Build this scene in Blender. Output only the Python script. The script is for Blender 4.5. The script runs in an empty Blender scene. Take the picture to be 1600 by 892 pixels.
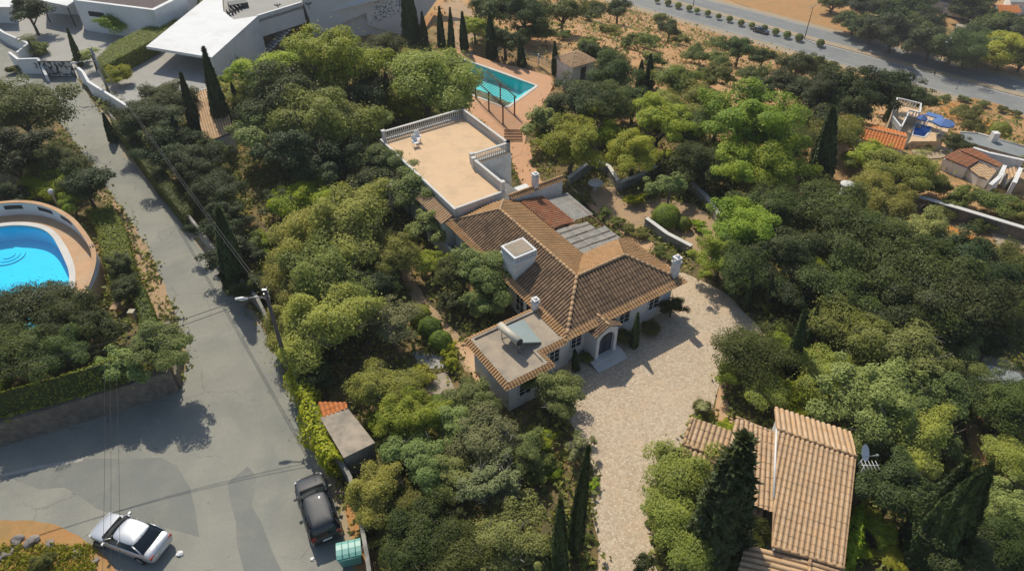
import bpy, bmesh, math, random
import numpy as np
from mathutils import Vector, Matrix
R_ = math.radians
scene = bpy.context.scene
COL = scene.collection

# ---------------------------------------------------------------- camera, sky, sun, exposure
CAM_H, F, PITCH = 36.0, 1067.0, R_(40.4)          # metres, pixels on the 1600 wide photo, down tilt
cam_d = bpy.data.cameras.new('camera'); cam = bpy.data.objects.new('camera', cam_d); COL.objects.link(cam)
cam_d.sensor_width = 36.0; cam_d.lens = 36.0 * F / 1600; cam_d.clip_start = 0.5; cam_d.clip_end = 6000
cam.location = (0, 0, CAM_H); cam.rotation_euler = (math.pi/2 - PITCH, 0, 0)
scene.camera = cam
SUN_EL = R_(50.0); SX, SY = -0.375, 0.927           # direction TO the sun
SUN_AZ = math.atan2(SX, SY)                          # from +Y towards +X
world = bpy.data.worlds.new('World'); scene.world = world; world.use_nodes = True
wn = world.node_tree
sky = wn.nodes.new('ShaderNodeTexSky'); sky.sky_type = 'NISHITA'; sky.sun_disc = False
sky.sun_elevation = SUN_EL; sky.sun_rotation = SUN_AZ; sky.air_density = 1.0; sky.dust_density = 1.2; sky.ozone_density = 1.0
bg = wn.nodes['Background']; bg.inputs['Strength'].default_value = 0.120
wn.links.new(sky.outputs[0], bg.inputs[0])
sl = bpy.data.lights.new('sun', 'SUN'); so = bpy.data.objects.new('sun', sl); COL.objects.link(so)
sl.energy = 4.1; sl.angle = R_(0.53); sl.color = (1.0, 0.92, 0.78)
tosun = Vector((SX*math.cos(SUN_EL), SY*math.cos(SUN_EL), math.sin(SUN_EL))).normalized()
so.rotation_euler = tosun.to_track_quat('Z', 'Y').to_euler()
so.location = (-40, 80, 120)
vs = scene.view_settings; vs.view_transform = 'Standard'; vs.look = 'None'; vs.gamma = 1.0; vs.exposure = 0.0; vs.use_curve_mapping = False
scene.cycles.use_denoising = True
scene.cycles.max_bounces = 6; scene.cycles.diffuse_bounces = 3; scene.cycles.glossy_bounces = 2; scene.cycles.transmission_bounces = 3
scene.cycles.transparent_max_bounces = 8

# ---------------------------------------------------------------- pixel <-> world
cP, sP = math.cos(PITCH), math.sin(PITCH)
HN = (0.686, 0.728)                                  # across the slope; the highway runs along the contour
POOL_C = (-1.5, 83.5)
BANK = []
def terr(x, y):
    if BANK and inside(x, y, BANK): return 1.9
    n = HN[0]*x + HN[1]*y
    if n < 66: z = 0.0
    elif n < 86: z = -0.333*(n-66)**2/40
    elif n < 168: z = -0.333*(n-76)
    elif n < 172: z = -0.333*(n-76) if n < 168 else -30.64 - 1.36*(n-168)/4
    elif n < 196: z = -32.0
    else: z = -32.0 - 0.03*min(n-196, 400)
    dx, dy = x-POOL_C[0], y-POOL_C[1]
    u = (dx*HN[1]-dy*HN[0]); v = dx*HN[0]+dy*HN[1]
    k = max(0, min(1, (7.5-abs(u))/1.5))*max(0, min(1, (4.5-abs(v))/1.5))
    z -= 2.2*k
    hx, hy = (x+25)*.78+(y-99)*.62, -(x+25)*.62+(y-99)*.78
    q = (hx/15.5)**2+(hy/10)**2
    if q < 1: k2 = min(1, (1-q)/.3); z -= 3.0*k2*k2*(3-2*k2)
    if n > 80: z += 0.5*math.sin(x*0.11+1)*math.sin(y*0.09)*(1 if n < 150 else max(0, (168-n)/18))
    return z
def ray(px, py):
    u = (px-800)/F; v = (py-446)/F
    return Vector((u, cP - v*sP, -sP - v*cP))
def at(px, py, z=0.0):
    d = ray(px, py); return Vector((0, 0, CAM_H)) + d*((z-CAM_H)/d.z)
def G(px, py, h=0.0):
    z = 0.0
    d = ray(px, py); t = 5.0
    while t < 900:                                   # march, then bisect
        p = Vector((0, 0, CAM_H)) + d*t
        if p.z < terr(p.x, p.y) + h: break
        t += 1.0
    a, b = t-1.0, t
    for _ in range(16):
        m = (a+b)/2; p = Vector((0, 0, CAM_H)) + d*m
        if p.z < terr(p.x, p.y) + h: b = m
        else: a = m
    return Vector((0, 0, CAM_H)) + d*b
def depth(p): return p.y*cP - (p.z-CAM_H)*sP
def proj(p):
    z = p.z-CAM_H; dz = depth(p)
    return 800+F*p.x/dz, 446+F*(-(p.y*sP+z*cP))/dz
def onplane(px, py, p0, n):
    d = ray(px, py); o = Vector((0, 0, CAM_H)); return o + d*((p0-o).dot(n)/d.dot(n))

# ---------------------------------------------------------------- materials
def lin(c):
    return tuple((x/12.92 if x <= 0.04045 else ((x+0.055)/1.055)**2.4) for x in c)
def new_mat(name):
    m = bpy.data.materials.new(name); m.use_nodes = True
    nt = m.node_tree; return m, nt, nt.nodes['Principled BSDF']
def nd(nt, t, **kw):
    n = nt.nodes.new(t)
    for k, v in kw.items(): setattr(n, k, v)
    return n
def mixc(nt, fac, a, b, blend='MIX'):
    n = nt.nodes.new('ShaderNodeMix'); n.data_type = 'RGBA'; n.blend_type = blend
    for i, s in ((0, fac), (6, a), (7, b)):
        if isinstance(s, (int, float)): n.inputs[i].default_value = s
        elif isinstance(s, tuple): n.inputs[i].default_value = (*s[:3], 1)
        else: nt.links.new(s, n.inputs[i])
    return n.outputs[2]
def noise(nt, vec, scale, detail=4, rough=0.6):
    n = nt.nodes.new('ShaderNodeTexNoise'); n.inputs['Scale'].default_value = scale
    n.inputs['Detail'].default_value = detail; n.inputs['Roughness'].default_value = rough
    if vec is not None: nt.links.new(vec, n.inputs['Vector'])
    return n.outputs['Fac']
def ramp(nt, fac, stops, interp='LINEAR'):
    n = nt.nodes.new('ShaderNodeValToRGB'); n.color_ramp.interpolation = interp
    el = n.color_ramp.elements
    while len(el) < len(stops): el.new(0.5)
    for e, (p, c) in zip(el, stops):
        e.position = p; e.color = (*c[:3], 1) if isinstance(c, tuple) else (c, c, c, 1)
    nt.links.new(fac, n.inputs[0]); return n.outputs[0]
def bump(nt, b, h, strength, dist):
    n = nt.nodes.new('ShaderNodeBump'); n.inputs['Strength'].default_value = strength; n.inputs['Distance'].default_value = dist
    nt.links.new(h, n.inputs['Height']); nt.links.new(n.outputs[0], b.inputs['Normal'])
def pm(name, c1, c2=None, scale=1.5, rough=0.8, big=None, bigscale=0.15, bmp=0.0, metal=0.0, spec=0.3, fine=0.0):
    """two-tone noisy surface, with an optional third tone in large soft stains"""
    m, nt, b = new_mat(name)
    tc = nd(nt, 'ShaderNodeNewGeometry').outputs['Position']
    c2 = c2 or tuple(x*0.8 for x in c1)
    f = ramp(nt, noise(nt, tc, scale, 6), [(0.35, 0.0), (0.65, 1.0)])
    col = mixc(nt, f, c1, c2)
    if big: col = mixc(nt, ramp(nt, noise(nt, tc, bigscale, 4, 0.7), [(0.48, 0.0), (0.66, 0.85)]), col, big)
    if fine:
        g = ramp(nt, noise(nt, tc, 22, 2), [(0.3, 1-fine), (0.7, 1+fine)])
        col = mixc(nt, 1.0, col, g, 'MULTIPLY')
    nt.links.new(col, b.inputs['Base Color'])
    b.inputs['Roughness'].default_value = rough; b.inputs['Metallic'].default_value = metal
    b.inputs['Specular IOR Level'].default_value = spec
    if bmp: bump(nt, b, noise(nt, tc, scale*6, 4), bmp, 0.05)
    return m
def tile_mat(name, tones, stain=(0.05, 0.045, 0.035), stain_amt=0.5, channel=0.5):
    m, nt, b = new_mat(name)
    uv = nd(nt, 'ShaderNodeUVMap').outputs[0]
    wn_ = nd(nt, 'ShaderNodeTexWhiteNoise', noise_dimensions='2D'); nt.links.new(uv, wn_.inputs['Vector'])
    k = len(tones); av = tuple(sum(t[i] for t in tones)/k for i in range(3)); tones = [tuple(av[i]*.35+t[i]*.65 for i in range(3)) for t in tones]
    col = ramp(nt, wn_.outputs['Value'], [(i/(k-1), t) for i, t in enumerate(tones)])
    sx = nd(nt, 'ShaderNodeSeparateXYZ'); nt.links.new(uv, sx.inputs[0])
    fr = nd(nt, 'ShaderNodeMath', operation='FRACT'); nt.links.new(sx.outputs[0], fr.inputs[0])
    gt = nd(nt, 'ShaderNodeMath', operation='GREATER_THAN'); gt.inputs[1].default_value = 0.5; nt.links.new(fr.outputs[0], gt.inputs[0])
    col = mixc(nt, gt.outputs[0], col, tuple(x*channel for x in av))      # the under-tiles are older and dirtier
    pos = nd(nt, 'ShaderNodeNewGeometry').outputs['Position']
    col = mixc(nt, ramp(nt, noise(nt, pos, 0.9, 6, 0.7), [(0.46, 0.0), (0.72, stain_amt)]), col, stain)
    col = mixc(nt, ramp(nt, noise(nt, pos, 9, 4, 0.7), [(0.5, 0.0), (0.75, stain_amt)]), col, tuple(x*1.6 for x in stain))
    nt.links.new(col, b.inputs['Base Color']); b.inputs['Roughness'].default_value = 0.9; b.inputs['Specular IOR Level'].default_value = 0.15
    return m
def leaf_mat(name, a, b_, c, trans=0.3, vary=0.12):
    m, nt, b = new_mat(name)
    geo = nd(nt, 'ShaderNodeNewGeometry'); tc = nd(nt, 'ShaderNodeTexCoord')
    oi = nd(nt, 'ShaderNodeObjectInfo')
    col = mixc(nt, geo.outputs['Random Per Island'], a, b_)
    col = mixc(nt, ramp(nt, noise(nt, tc.outputs['Object'], 2.6, 3), [(0.42, 0.0), (0.68, 0.9)]), col, c)
    h = nd(nt, 'ShaderNodeHueSaturation')
    mr = nd(nt, 'ShaderNodeMapRange'); mr.inputs['To Min'].default_value = 1-vary*2.6; mr.inputs['To Max'].default_value = 1+vary*2.6
    nt.links.new(oi.outputs['Random'], mr.inputs['Value']); nt.links.new(mr.outputs[0], h.inputs['Value'])
    mr2 = nd(nt, 'ShaderNodeMapRange'); mr2.inputs['To Min'].default_value = 0.5-vary*0.22; mr2.inputs['To Max'].default_value = 0.5+vary*0.22
    w2 = nd(nt, 'ShaderNodeTexWhiteNoise', noise_dimensions='1D'); nt.links.new(oi.outputs['Random'], w2.inputs['W'])
    nt.links.new(w2.outputs['Value'], mr2.inputs['Value']); nt.links.new(mr2.outputs[0], h.inputs['Hue'])
    nt.links.new(col, h.inputs['Color'])
    nt.links.new(h.outputs[0], b.inputs['Base Color']); b.inputs['Roughness'].default_value = 0.55; b.inputs['Specular IOR Level'].default_value = 0.25
    t = nd(nt, 'ShaderNodeBsdfTranslucent'); nt.links.new(h.outputs[0], t.inputs[0])
    ms = nd(nt, 'ShaderNodeMixShader'); ms.inputs[0].default_value = trans
    nt.links.new(b.outputs[0], ms.inputs[1]); nt.links.new(t.outputs[0], ms.inputs[2])
    nt.links.new(ms.outputs[0], nt.nodes['Material Output'].inputs[0])
    return m
def plain(name, c, rough=0.5, metal=0.0, spec=0.5, coat=0.0):
    m, nt, b = new_mat(name)
    b.inputs['Base Color'].default_value = (*c, 1); b.inputs['Roughness'].default_value = rough
    b.inputs['Metallic'].default_value = metal; b.inputs['Specular IOR Level'].default_value = spec
    if coat: b.inputs['Coat Weight'].default_value = coat; b.inputs['Coat Roughness'].default_value = 0.06
    return m
def water_mat(name, tint, wave):
    m, nt, b = new_mat(name); nt.nodes.remove(b)
    tr = nd(nt, 'ShaderNodeBsdfTransparent'); tr.inputs[0].default_value = (*tint, 1)
    gl = nd(nt, 'ShaderNodeBsdfGlossy'); gl.inputs['Roughness'].default_value = 0.05
    fr = nd(nt, 'ShaderNodeFresnel'); fr.inputs[0].default_value = 1.33
    pos = nd(nt, 'ShaderNodeNewGeometry').outputs['Position']
    bp = nd(nt, 'ShaderNodeBump'); bp.inputs['Strength'].default_value = 0.25; bp.inputs['Distance'].default_value = 0.03
    nt.links.new(noise(nt, pos, wave, 3), bp.inputs['Height'])
    nt.links.new(bp.outputs[0], gl.inputs['Normal']); nt.links.new(bp.outputs[0], fr.inputs['Normal'])
    ms = nd(nt, 'ShaderNodeMixShader'); nt.links.new(fr.outputs[0], ms.inputs[0])
    nt.links.new(tr.outputs[0], ms.inputs[1]); nt.links.new(gl.outputs[0], ms.inputs[2])
    nt.links.new(ms.outputs[0], nt.nodes['Material Output'].inputs[0])
    return m
def basin_mat(name, c1, c2):
    m, nt, b = new_mat(name)
    pos = nd(nt, 'ShaderNodeNewGeometry').outputs['Position']
    v = nd(nt, 'ShaderNodeTexVoronoi'); v.feature = 'DISTANCE_TO_EDGE'; v.inputs['Scale'].default_value = 1.1
    nt.links.new(pos, v.inputs['Vector'])
    col = mixc(nt, ramp(nt, noise(nt, pos, 0.8, 4), [(0.3, 0.0), (0.7, 1.0)]), c1, c2)
    nt.links.new(col, b.inputs['Base Color']); b.inputs['Roughness'].default_value = 0.5
    return m

M = {}
M['white'] = pm('white_plaster', (0.74, 0.73, 0.70), (0.66, 0.65, 0.61), 0.8, 0.85, big=(0.50, 0.49, 0.45), bigscale=0.5)
M['cream'] = pm('cream_render', (0.50, 0.44, 0.33), (0.42, 0.37, 0.28), 1.0, 0.9)
M['white2'] = pm('smooth_white_render', (0.70, 0.71, 0.70), (0.66, 0.67, 0.66), 0.5, 0.7, big=(0.60, 0.60, 0.58), bigscale=0.3)
M['plaster_grey'] = pm('weathered_grey_render', (0.36, 0.34, 0.30), (0.25, 0.24, 0.21), 1.2, 0.9, big=(0.14, 0.14, 0.12), bigscale=0.5)
M['stone'] = pm('rough_stone', (0.26, 0.21, 0.16), (0.15, 0.13, 0.11), 3.0, 0.95, big=(0.10, 0.09, 0.07), bmp=0.8)
M['rock'] = pm('grey_rock', (0.34, 0.30, 0.27), (0.18, 0.16, 0.15), 2.5, 0.95, bmp=0.8)
M['asphalt'] = pm('sunbleached_asphalt', (0.330, 0.315, 0.270), (0.280, 0.272, 0.240), 0.5, 0.9, big=(0.235, 0.235, 0.215), bigscale=0.12, fine=0.10)
M['asphalt_dark'] = pm('newer_asphalt', (0.185, 0.192, 0.172), (0.205, 0.210, 0.186), 0.6, 0.9, big=(0.235, 0.232, 0.2), bigscale=0.4, fine=0.10)
M['asphalt_far'] = pm('highway_asphalt', (0.19, 0.20, 0.195), (0.23, 0.235, 0.225), 0.2, 0.9, big=(0.25, 0.25, 0.23), bigscale=0.05)
M['paint'] = pm('road_paint', (0.62, 0.60, 0.54), (0.45, 0.44, 0.40), 2.0, 0.8)
M['paint_worn'] = pm('worn_road_paint', (0.40, 0.39, 0.35), (0.31, 0.30, 0.26), 3.0, 0.85)
M['dirt'] = pm('tan_dirt', (0.42, 0.28, 0.155), (0.36, 0.25, 0.15), 1.5, 0.95, big=(0.30, 0.22, 0.14), bigscale=0.4, bmp=0.4, fine=0.2)
M['dirt_orange'] = pm('orange_soil', (0.42, 0.21, 0.075), (0.40, 0.24, 0.10), 0.8, 0.95, big=(0.30, 0.20, 0.08), bigscale=0.5, bmp=0.4, fine=0.25)
M['red_soil'] = pm('bright_orange_soil', (0.50, 0.19, 0.025), (0.44, 0.21, 0.05), 0.3, 0.95, big=(0.33, 0.21, 0.09), bigscale=0.2)
M['verge'] = pm('dusty_verge', (0.40, 0.30, 0.18), (0.33, 0.27, 0.19), 0.9, 0.95, big=(0.36, 0.31, 0.24), bigscale=0.5, fine=0.15)
M['terrace_floor'] = pm('peach_terrace_floor', (0.66, 0.46, 0.27), (0.62, 0.44, 0.27), 0.7, 0.85, big=(0.54, 0.385, 0.235), bigscale=0.55, fine=0.09)
M['deck'] = pm('terracotta_deck', (0.56, 0.31, 0.17), (0.50, 0.29, 0.165), 1.2, 0.85, fine=0.08)
M['deck_tan'] = pm('tan_deck_paving', (0.55, 0.34, 0.185), (0.47, 0.29, 0.165), 1.4, 0.85, big=(0.50, 0.36, 0.23), bigscale=0.4, fine=0.1)
M['coping'] = pm('pale_coping', (0.62, 0.60, 0.55), (0.54, 0.53, 0.49), 1.0, 0.8)
M['concrete'] = pm('stained_concrete', (0.40, 0.33, 0.25), (0.30, 0.26, 0.20), 1.2, 0.9, big=(0.22, 0.20, 0.16), bigscale=0.6, fine=0.1)
M['concrete_pale'] = pm('pale_paving', (0.36, 0.35, 0.32), (0.32, 0.31, 0.28), 0.5, 0.9, fine=0.06)
M['roof_felt'] = pm('beige_roof_felt', (0.40, 0.33, 0.24), (0.34, 0.28, 0.21), 1.3, 0.9, big=(0.27, 0.23, 0.18), bigscale=0.6, fine=0.08)
M['dark_roof'] = pm('dark_gravel_roof', (0.13, 0.10, 0.095), (0.10, 0.08, 0.075), 1.0, 0.9)
M['grey_roof'] = pm('grey_roof_sheet', (0.24, 0.26, 0.25), (0.19, 0.21, 0.21), 0.5, 0.8, big=(0.28, 0.29, 0.27))
M['wood'] = pm('brown_timber', (0.20, 0.11, 0.055), (0.14, 0.08, 0.045), 3.0, 0.8)
M['wood_grey'] = pm('grey_timber_pole', (0.16, 0.13, 0.11), (0.11, 0.095, 0.085), 3.0, 0.9)
M['bark'] = pm('bark', (0.13, 0.10, 0.075), (0.08, 0.065, 0.05), 4.0, 0.95)
M['bark_grey'] = pm('grey_bark', (0.24, 0.22, 0.19), (0.15, 0.14, 0.12), 4.0, 0.95)
M['dark_metal'] = plain('dark_metal', (0.03, 0.032, 0.035), 0.5, 0.3)
M['grey_metal'] = plain('galvanised_metal', (0.35, 0.36, 0.36), 0.45, 0.7)
M['wire'] = plain('black_cable', (0.03, 0.03, 0.03), 0.7)
M['glass'] = plain('dark_glass', (0.012, 0.016, 0.02), 0.08, 0.0, 0.6)
M['shutter'] = plain('dark_blue_door_paint', (0.025, 0.03, 0.045), 0.5)
M['frame'] = plain('white_frame_paint', (0.62, 0.62, 0.60), 0.5)
M['rubber'] = plain('rubber', (0.012, 0.012, 0.012), 0.85, 0, 0.2)
M['plastic_w'] = plain('white_plastic', (0.75, 0.75, 0.73), 0.45)
M['umbrella'] = pm('blue_parasol_cloth', (0.11, 0.20, 0.42), (0.09, 0.17, 0.38), 2.0, 0.8)
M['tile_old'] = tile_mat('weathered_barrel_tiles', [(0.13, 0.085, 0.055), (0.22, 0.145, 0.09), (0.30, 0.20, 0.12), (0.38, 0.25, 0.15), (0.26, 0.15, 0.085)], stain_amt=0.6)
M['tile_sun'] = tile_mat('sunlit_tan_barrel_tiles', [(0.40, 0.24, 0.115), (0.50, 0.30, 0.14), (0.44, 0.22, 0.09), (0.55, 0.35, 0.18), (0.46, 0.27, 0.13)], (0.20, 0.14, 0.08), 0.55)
M['tile_red'] = tile_mat('red_barrel_tiles', [(0.34, 0.12, 0.06), (0.44, 0.17, 0.075), (0.27, 0.12, 0.07), (0.42, 0.24, 0.13)], (0.10, 0.07, 0.05), 0.5)
M['tile_tan'] = tile_mat('pale_tan_barrel_tiles', [(0.52, 0.34, 0.19), (0.60, 0.42, 0.25), (0.56, 0.33, 0.16), (0.62, 0.46, 0.30), (0.48, 0.31, 0.18)], (0.24, 0.18, 0.12), 0.42, 0.62)
M['tile_orange'] = tile_mat('new_orange_tiles', [(0.55, 0.19, 0.06), (0.60, 0.23, 0.08), (0.52, 0.17, 0.05)], (0.40, 0.15, 0.06), 0.3, 0.8)
M['mortar'] = pm('ridge_mortar_tiles', (0.50, 0.33, 0.18), (0.40, 0.25, 0.13), 2.5, 0.9, big=(0.25, 0.18, 0.11), bigscale=1.0)
M['sheet'] = pm('old_corrugated_sheet', (0.36, 0.335, 0.285), (0.29, 0.275, 0.24), 1.2, 0.8, big=(0.20, 0.19, 0.17), bigscale=0.8)
M['water_l'] = water_mat('pool_water_blue', (0.55, 0.93, 0.99), 5)
M['water_m'] = water_mat('pool_water_teal', (0.80, 0.98, 0.96), 3)
M['water_r'] = water_mat('pool_water_deep_blue', (0.65, 0.90, 0.99), 3)
M['basin_l'] = basin_mat('bright_blue_pool_lining', (0.02, 0.66, 0.93), (0.03, 0.72, 0.95))
M['basin_m'] = basin_mat('turquoise_pool_lining', (0.06, 0.66, 0.72), (0.05, 0.61, 0.68))
M['basin_r'] = basin_mat('deep_blue_pool_lining', (0.03, 0.50, 0.93), (0.025, 0.45, 0.90))

def asphalt():
    m, nt, b = new_mat('sunbleached_asphalt')
    pos = nd(nt, 'ShaderNodeNewGeometry').outputs['Position']
    col = mixc(nt, ramp(nt, noise(nt, pos, 0.45, 6), [(0.35, 0.0), (0.65, 1.0)]), (0.290, 0.284, 0.235), (0.248, 0.246, 0.208))
    col = mixc(nt, ramp(nt, noise(nt, pos, 0.11, 5, 0.7), [(0.47, 0.0), (0.62, 0.8)]), col, (0.205, 0.208, 0.185))
    col = mixc(nt, ramp(nt, noise(nt, pos, 0.8, 8, 0.75), [(0.60, 0.0), (0.74, 0.55)]), col, (0.36, 0.32, 0.24))     # dust
    col = mixc(nt, ramp(nt, noise(nt, pos, 1.7, 3, 0.5), [(0.70, 0.0), (0.76, 0.6)]), col, (0.12, 0.12, 0.11))         # oil spots
    wv = nd(nt, 'ShaderNodeVectorMath', operation='ADD'); nz = nd(nt, 'ShaderNodeTexNoise'); nz.inputs['Scale'].default_value = 0.9; nz.inputs['Detail'].default_value = 4
    nt.links.new(pos, nz.inputs['Vector']); nt.links.new(pos, wv.inputs[0]); nt.links.new(nz.outputs['Color'], wv.inputs[1])
    e = nd(nt, 'ShaderNodeTexVoronoi'); e.feature = 'DISTANCE_TO_EDGE'; e.inputs['Scale'].default_value = 0.22; nt.links.new(wv.outputs[0], e.inputs['Vector'])
    msk = nd(nt, 'ShaderNodeMath', operation='MULTIPLY'); nt.links.new(ramp(nt, e.outputs['Distance'], [(0.0, 0.5), (0.010, 0.0)]), msk.inputs[0])
    nt.links.new(ramp(nt, noise(nt, pos, 0.16, 2), [(0.45, 0.0), (0.55, 1.0)]), msk.inputs[1])
    col = mixc(nt, msk.outputs[0], col, (0.10, 0.10, 0.09))
    g = ramp(nt, noise(nt, pos, 22, 2), [(0.3, 0.88), (0.7, 1.12)]); col = mixc(nt, 1.0, col, g, 'MULTIPLY')
    nt.links.new(col, b.inputs['Base Color']); b.inputs['Roughness'].default_value = 0.9; b.inputs['Specular IOR Level'].default_value = 0.2
    return m
M['asphalt'] = asphalt()
# cobbles of the drive
def cobble():
    m, nt, b = new_mat('beige_cobbles')
    pos = nd(nt, 'ShaderNodeNewGeometry').outputs['Position']
    v = nd(nt, 'ShaderNodeTexVoronoi'); v.inputs['Scale'].default_value = 6.5; nt.links.new(pos, v.inputs['Vector'])
    e = nd(nt, 'ShaderNodeTexVoronoi'); e.feature = 'DISTANCE_TO_EDGE'; e.inputs['Scale'].default_value = 6.5; nt.links.new(pos, e.inputs['Vector'])
    sep = nd(nt, 'ShaderNodeSeparateColor'); nt.links.new(v.outputs['Color'], sep.inputs[0])
    col = ramp(nt, sep.outputs[0], [(0, (0.405, 0.322, 0.225)), (0.4, (0.515, 0.423, 0.304)), (0.75, (0.589, 0.497, 0.368)), (1, (0.497, 0.368, 0.258))])
    col = mixc(nt, ramp(nt, e.outputs['Distance'], [(0.02, 0.75), (0.12, 0.0)]), col, (0.36, 0.27, 0.18))
    col = mixc(nt, ramp(nt, noise(nt, pos, 0.35, 5, 0.65), [(0.5, 0.0), (0.7, 0.5)]), col, (0.60, 0.44, 0.28))
    col = mixc(nt, ramp(nt, noise(nt, pos, 0.12, 3, 0.6), [(0.5, 0.0), (0.7, 0.35)]), col, (0.48, 0.40, 0.30))
    nt.links.new(col, b.inputs['Base Color']); b.inputs['Roughness'].default_value = 0.9; b.inputs['Specular IOR Level'].default_value = 0.2
    bump(nt, b, e.outputs['Distance'], 0.6, 0.04)
    return m
M['cobble'] = cobble()
def terrain_mat():
    m, nt, b = new_mat('hillside_soil_and_dry_grass')
    pos = nd(nt, 'ShaderNodeNewGeometry').outputs['Position']
    dry = mixc(nt, ramp(nt, noise(nt, pos, 0.25, 6, 0.7), [(0.40, 0.0), (0.62, 1.0)]), (0.50, 0.27, 0.125), (0.45, 0.30, 0.15))
    dry = mixc(nt, ramp(nt, noise(nt, pos, 1.3, 6, 0.7), [(0.5, 0.0), (0.75, 0.8)]), dry, (0.34, 0.205, 0.105))
    green = mixc(nt, ramp(nt, noise(nt, pos, 1.8, 5, 0.7), [(0.40, 0.0), (0.62, 1.0)]), (0.10, 0.105, 0.035), (0.21, 0.17, 0.075))
    far = ramp(nt, noise(nt, pos, 0.07, 5, 0.7), [(0.54, 0.0), (0.68, 1.0)])
    col = mixc(nt, far, dry, green)
    # garden ground near the house is darker, leaf litter and low weeds
    sx = nd(nt, 'ShaderNodeSeparateXYZ'); nt.links.new(pos, sx.inputs[0])
    mx = nd(nt, 'ShaderNodeMath', operation='MULTIPLY'); mx.inputs[1].default_value = HN[0]; nt.links.new(sx.outputs[0], mx.inputs[0])
    my = nd(nt, 'ShaderNodeMath', operation='MULTIPLY_ADD'); my.inputs[1].default_value = HN[1]
    nt.links.new(sx.outputs[1], my.inputs[0]); nt.links.new(mx.outputs[0], my.inputs[2])
    mr = nd(nt, 'ShaderNodeMapRange'); mr.inputs['From Min'].default_value = 52; mr.inputs['From Max'].default_value = 72
    nt.links.new(my.outputs[0], mr.inputs['Value'])
    litter = mixc(nt, ramp(nt, noise(nt, pos, 1.2, 6, 0.7), [(0.38, 0.0), (0.65, 1.0)]), (0.085, 0.085, 0.035), (0.20, 0.145, 0.075))
    litter = mixc(nt, ramp(nt, noise(nt, pos, 0.22, 4, 0.7), [(0.50, 0.0), (0.68, 0.9)]), litter, (0.34, 0.21, 0.10))
    col = mixc(nt, mr.outputs[0], litter, col)
    nt.links.new(col, b.inputs['Base Color']); b.inputs['Roughness'].default_value = 0.95; b.inputs['Specular IOR Level'].default_value = 0.1
    bump(nt, b, noise(nt, pos, 3.0, 6), 0.7, 0.15)
    return m
M['terrain'] = terrain_mat()

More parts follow.
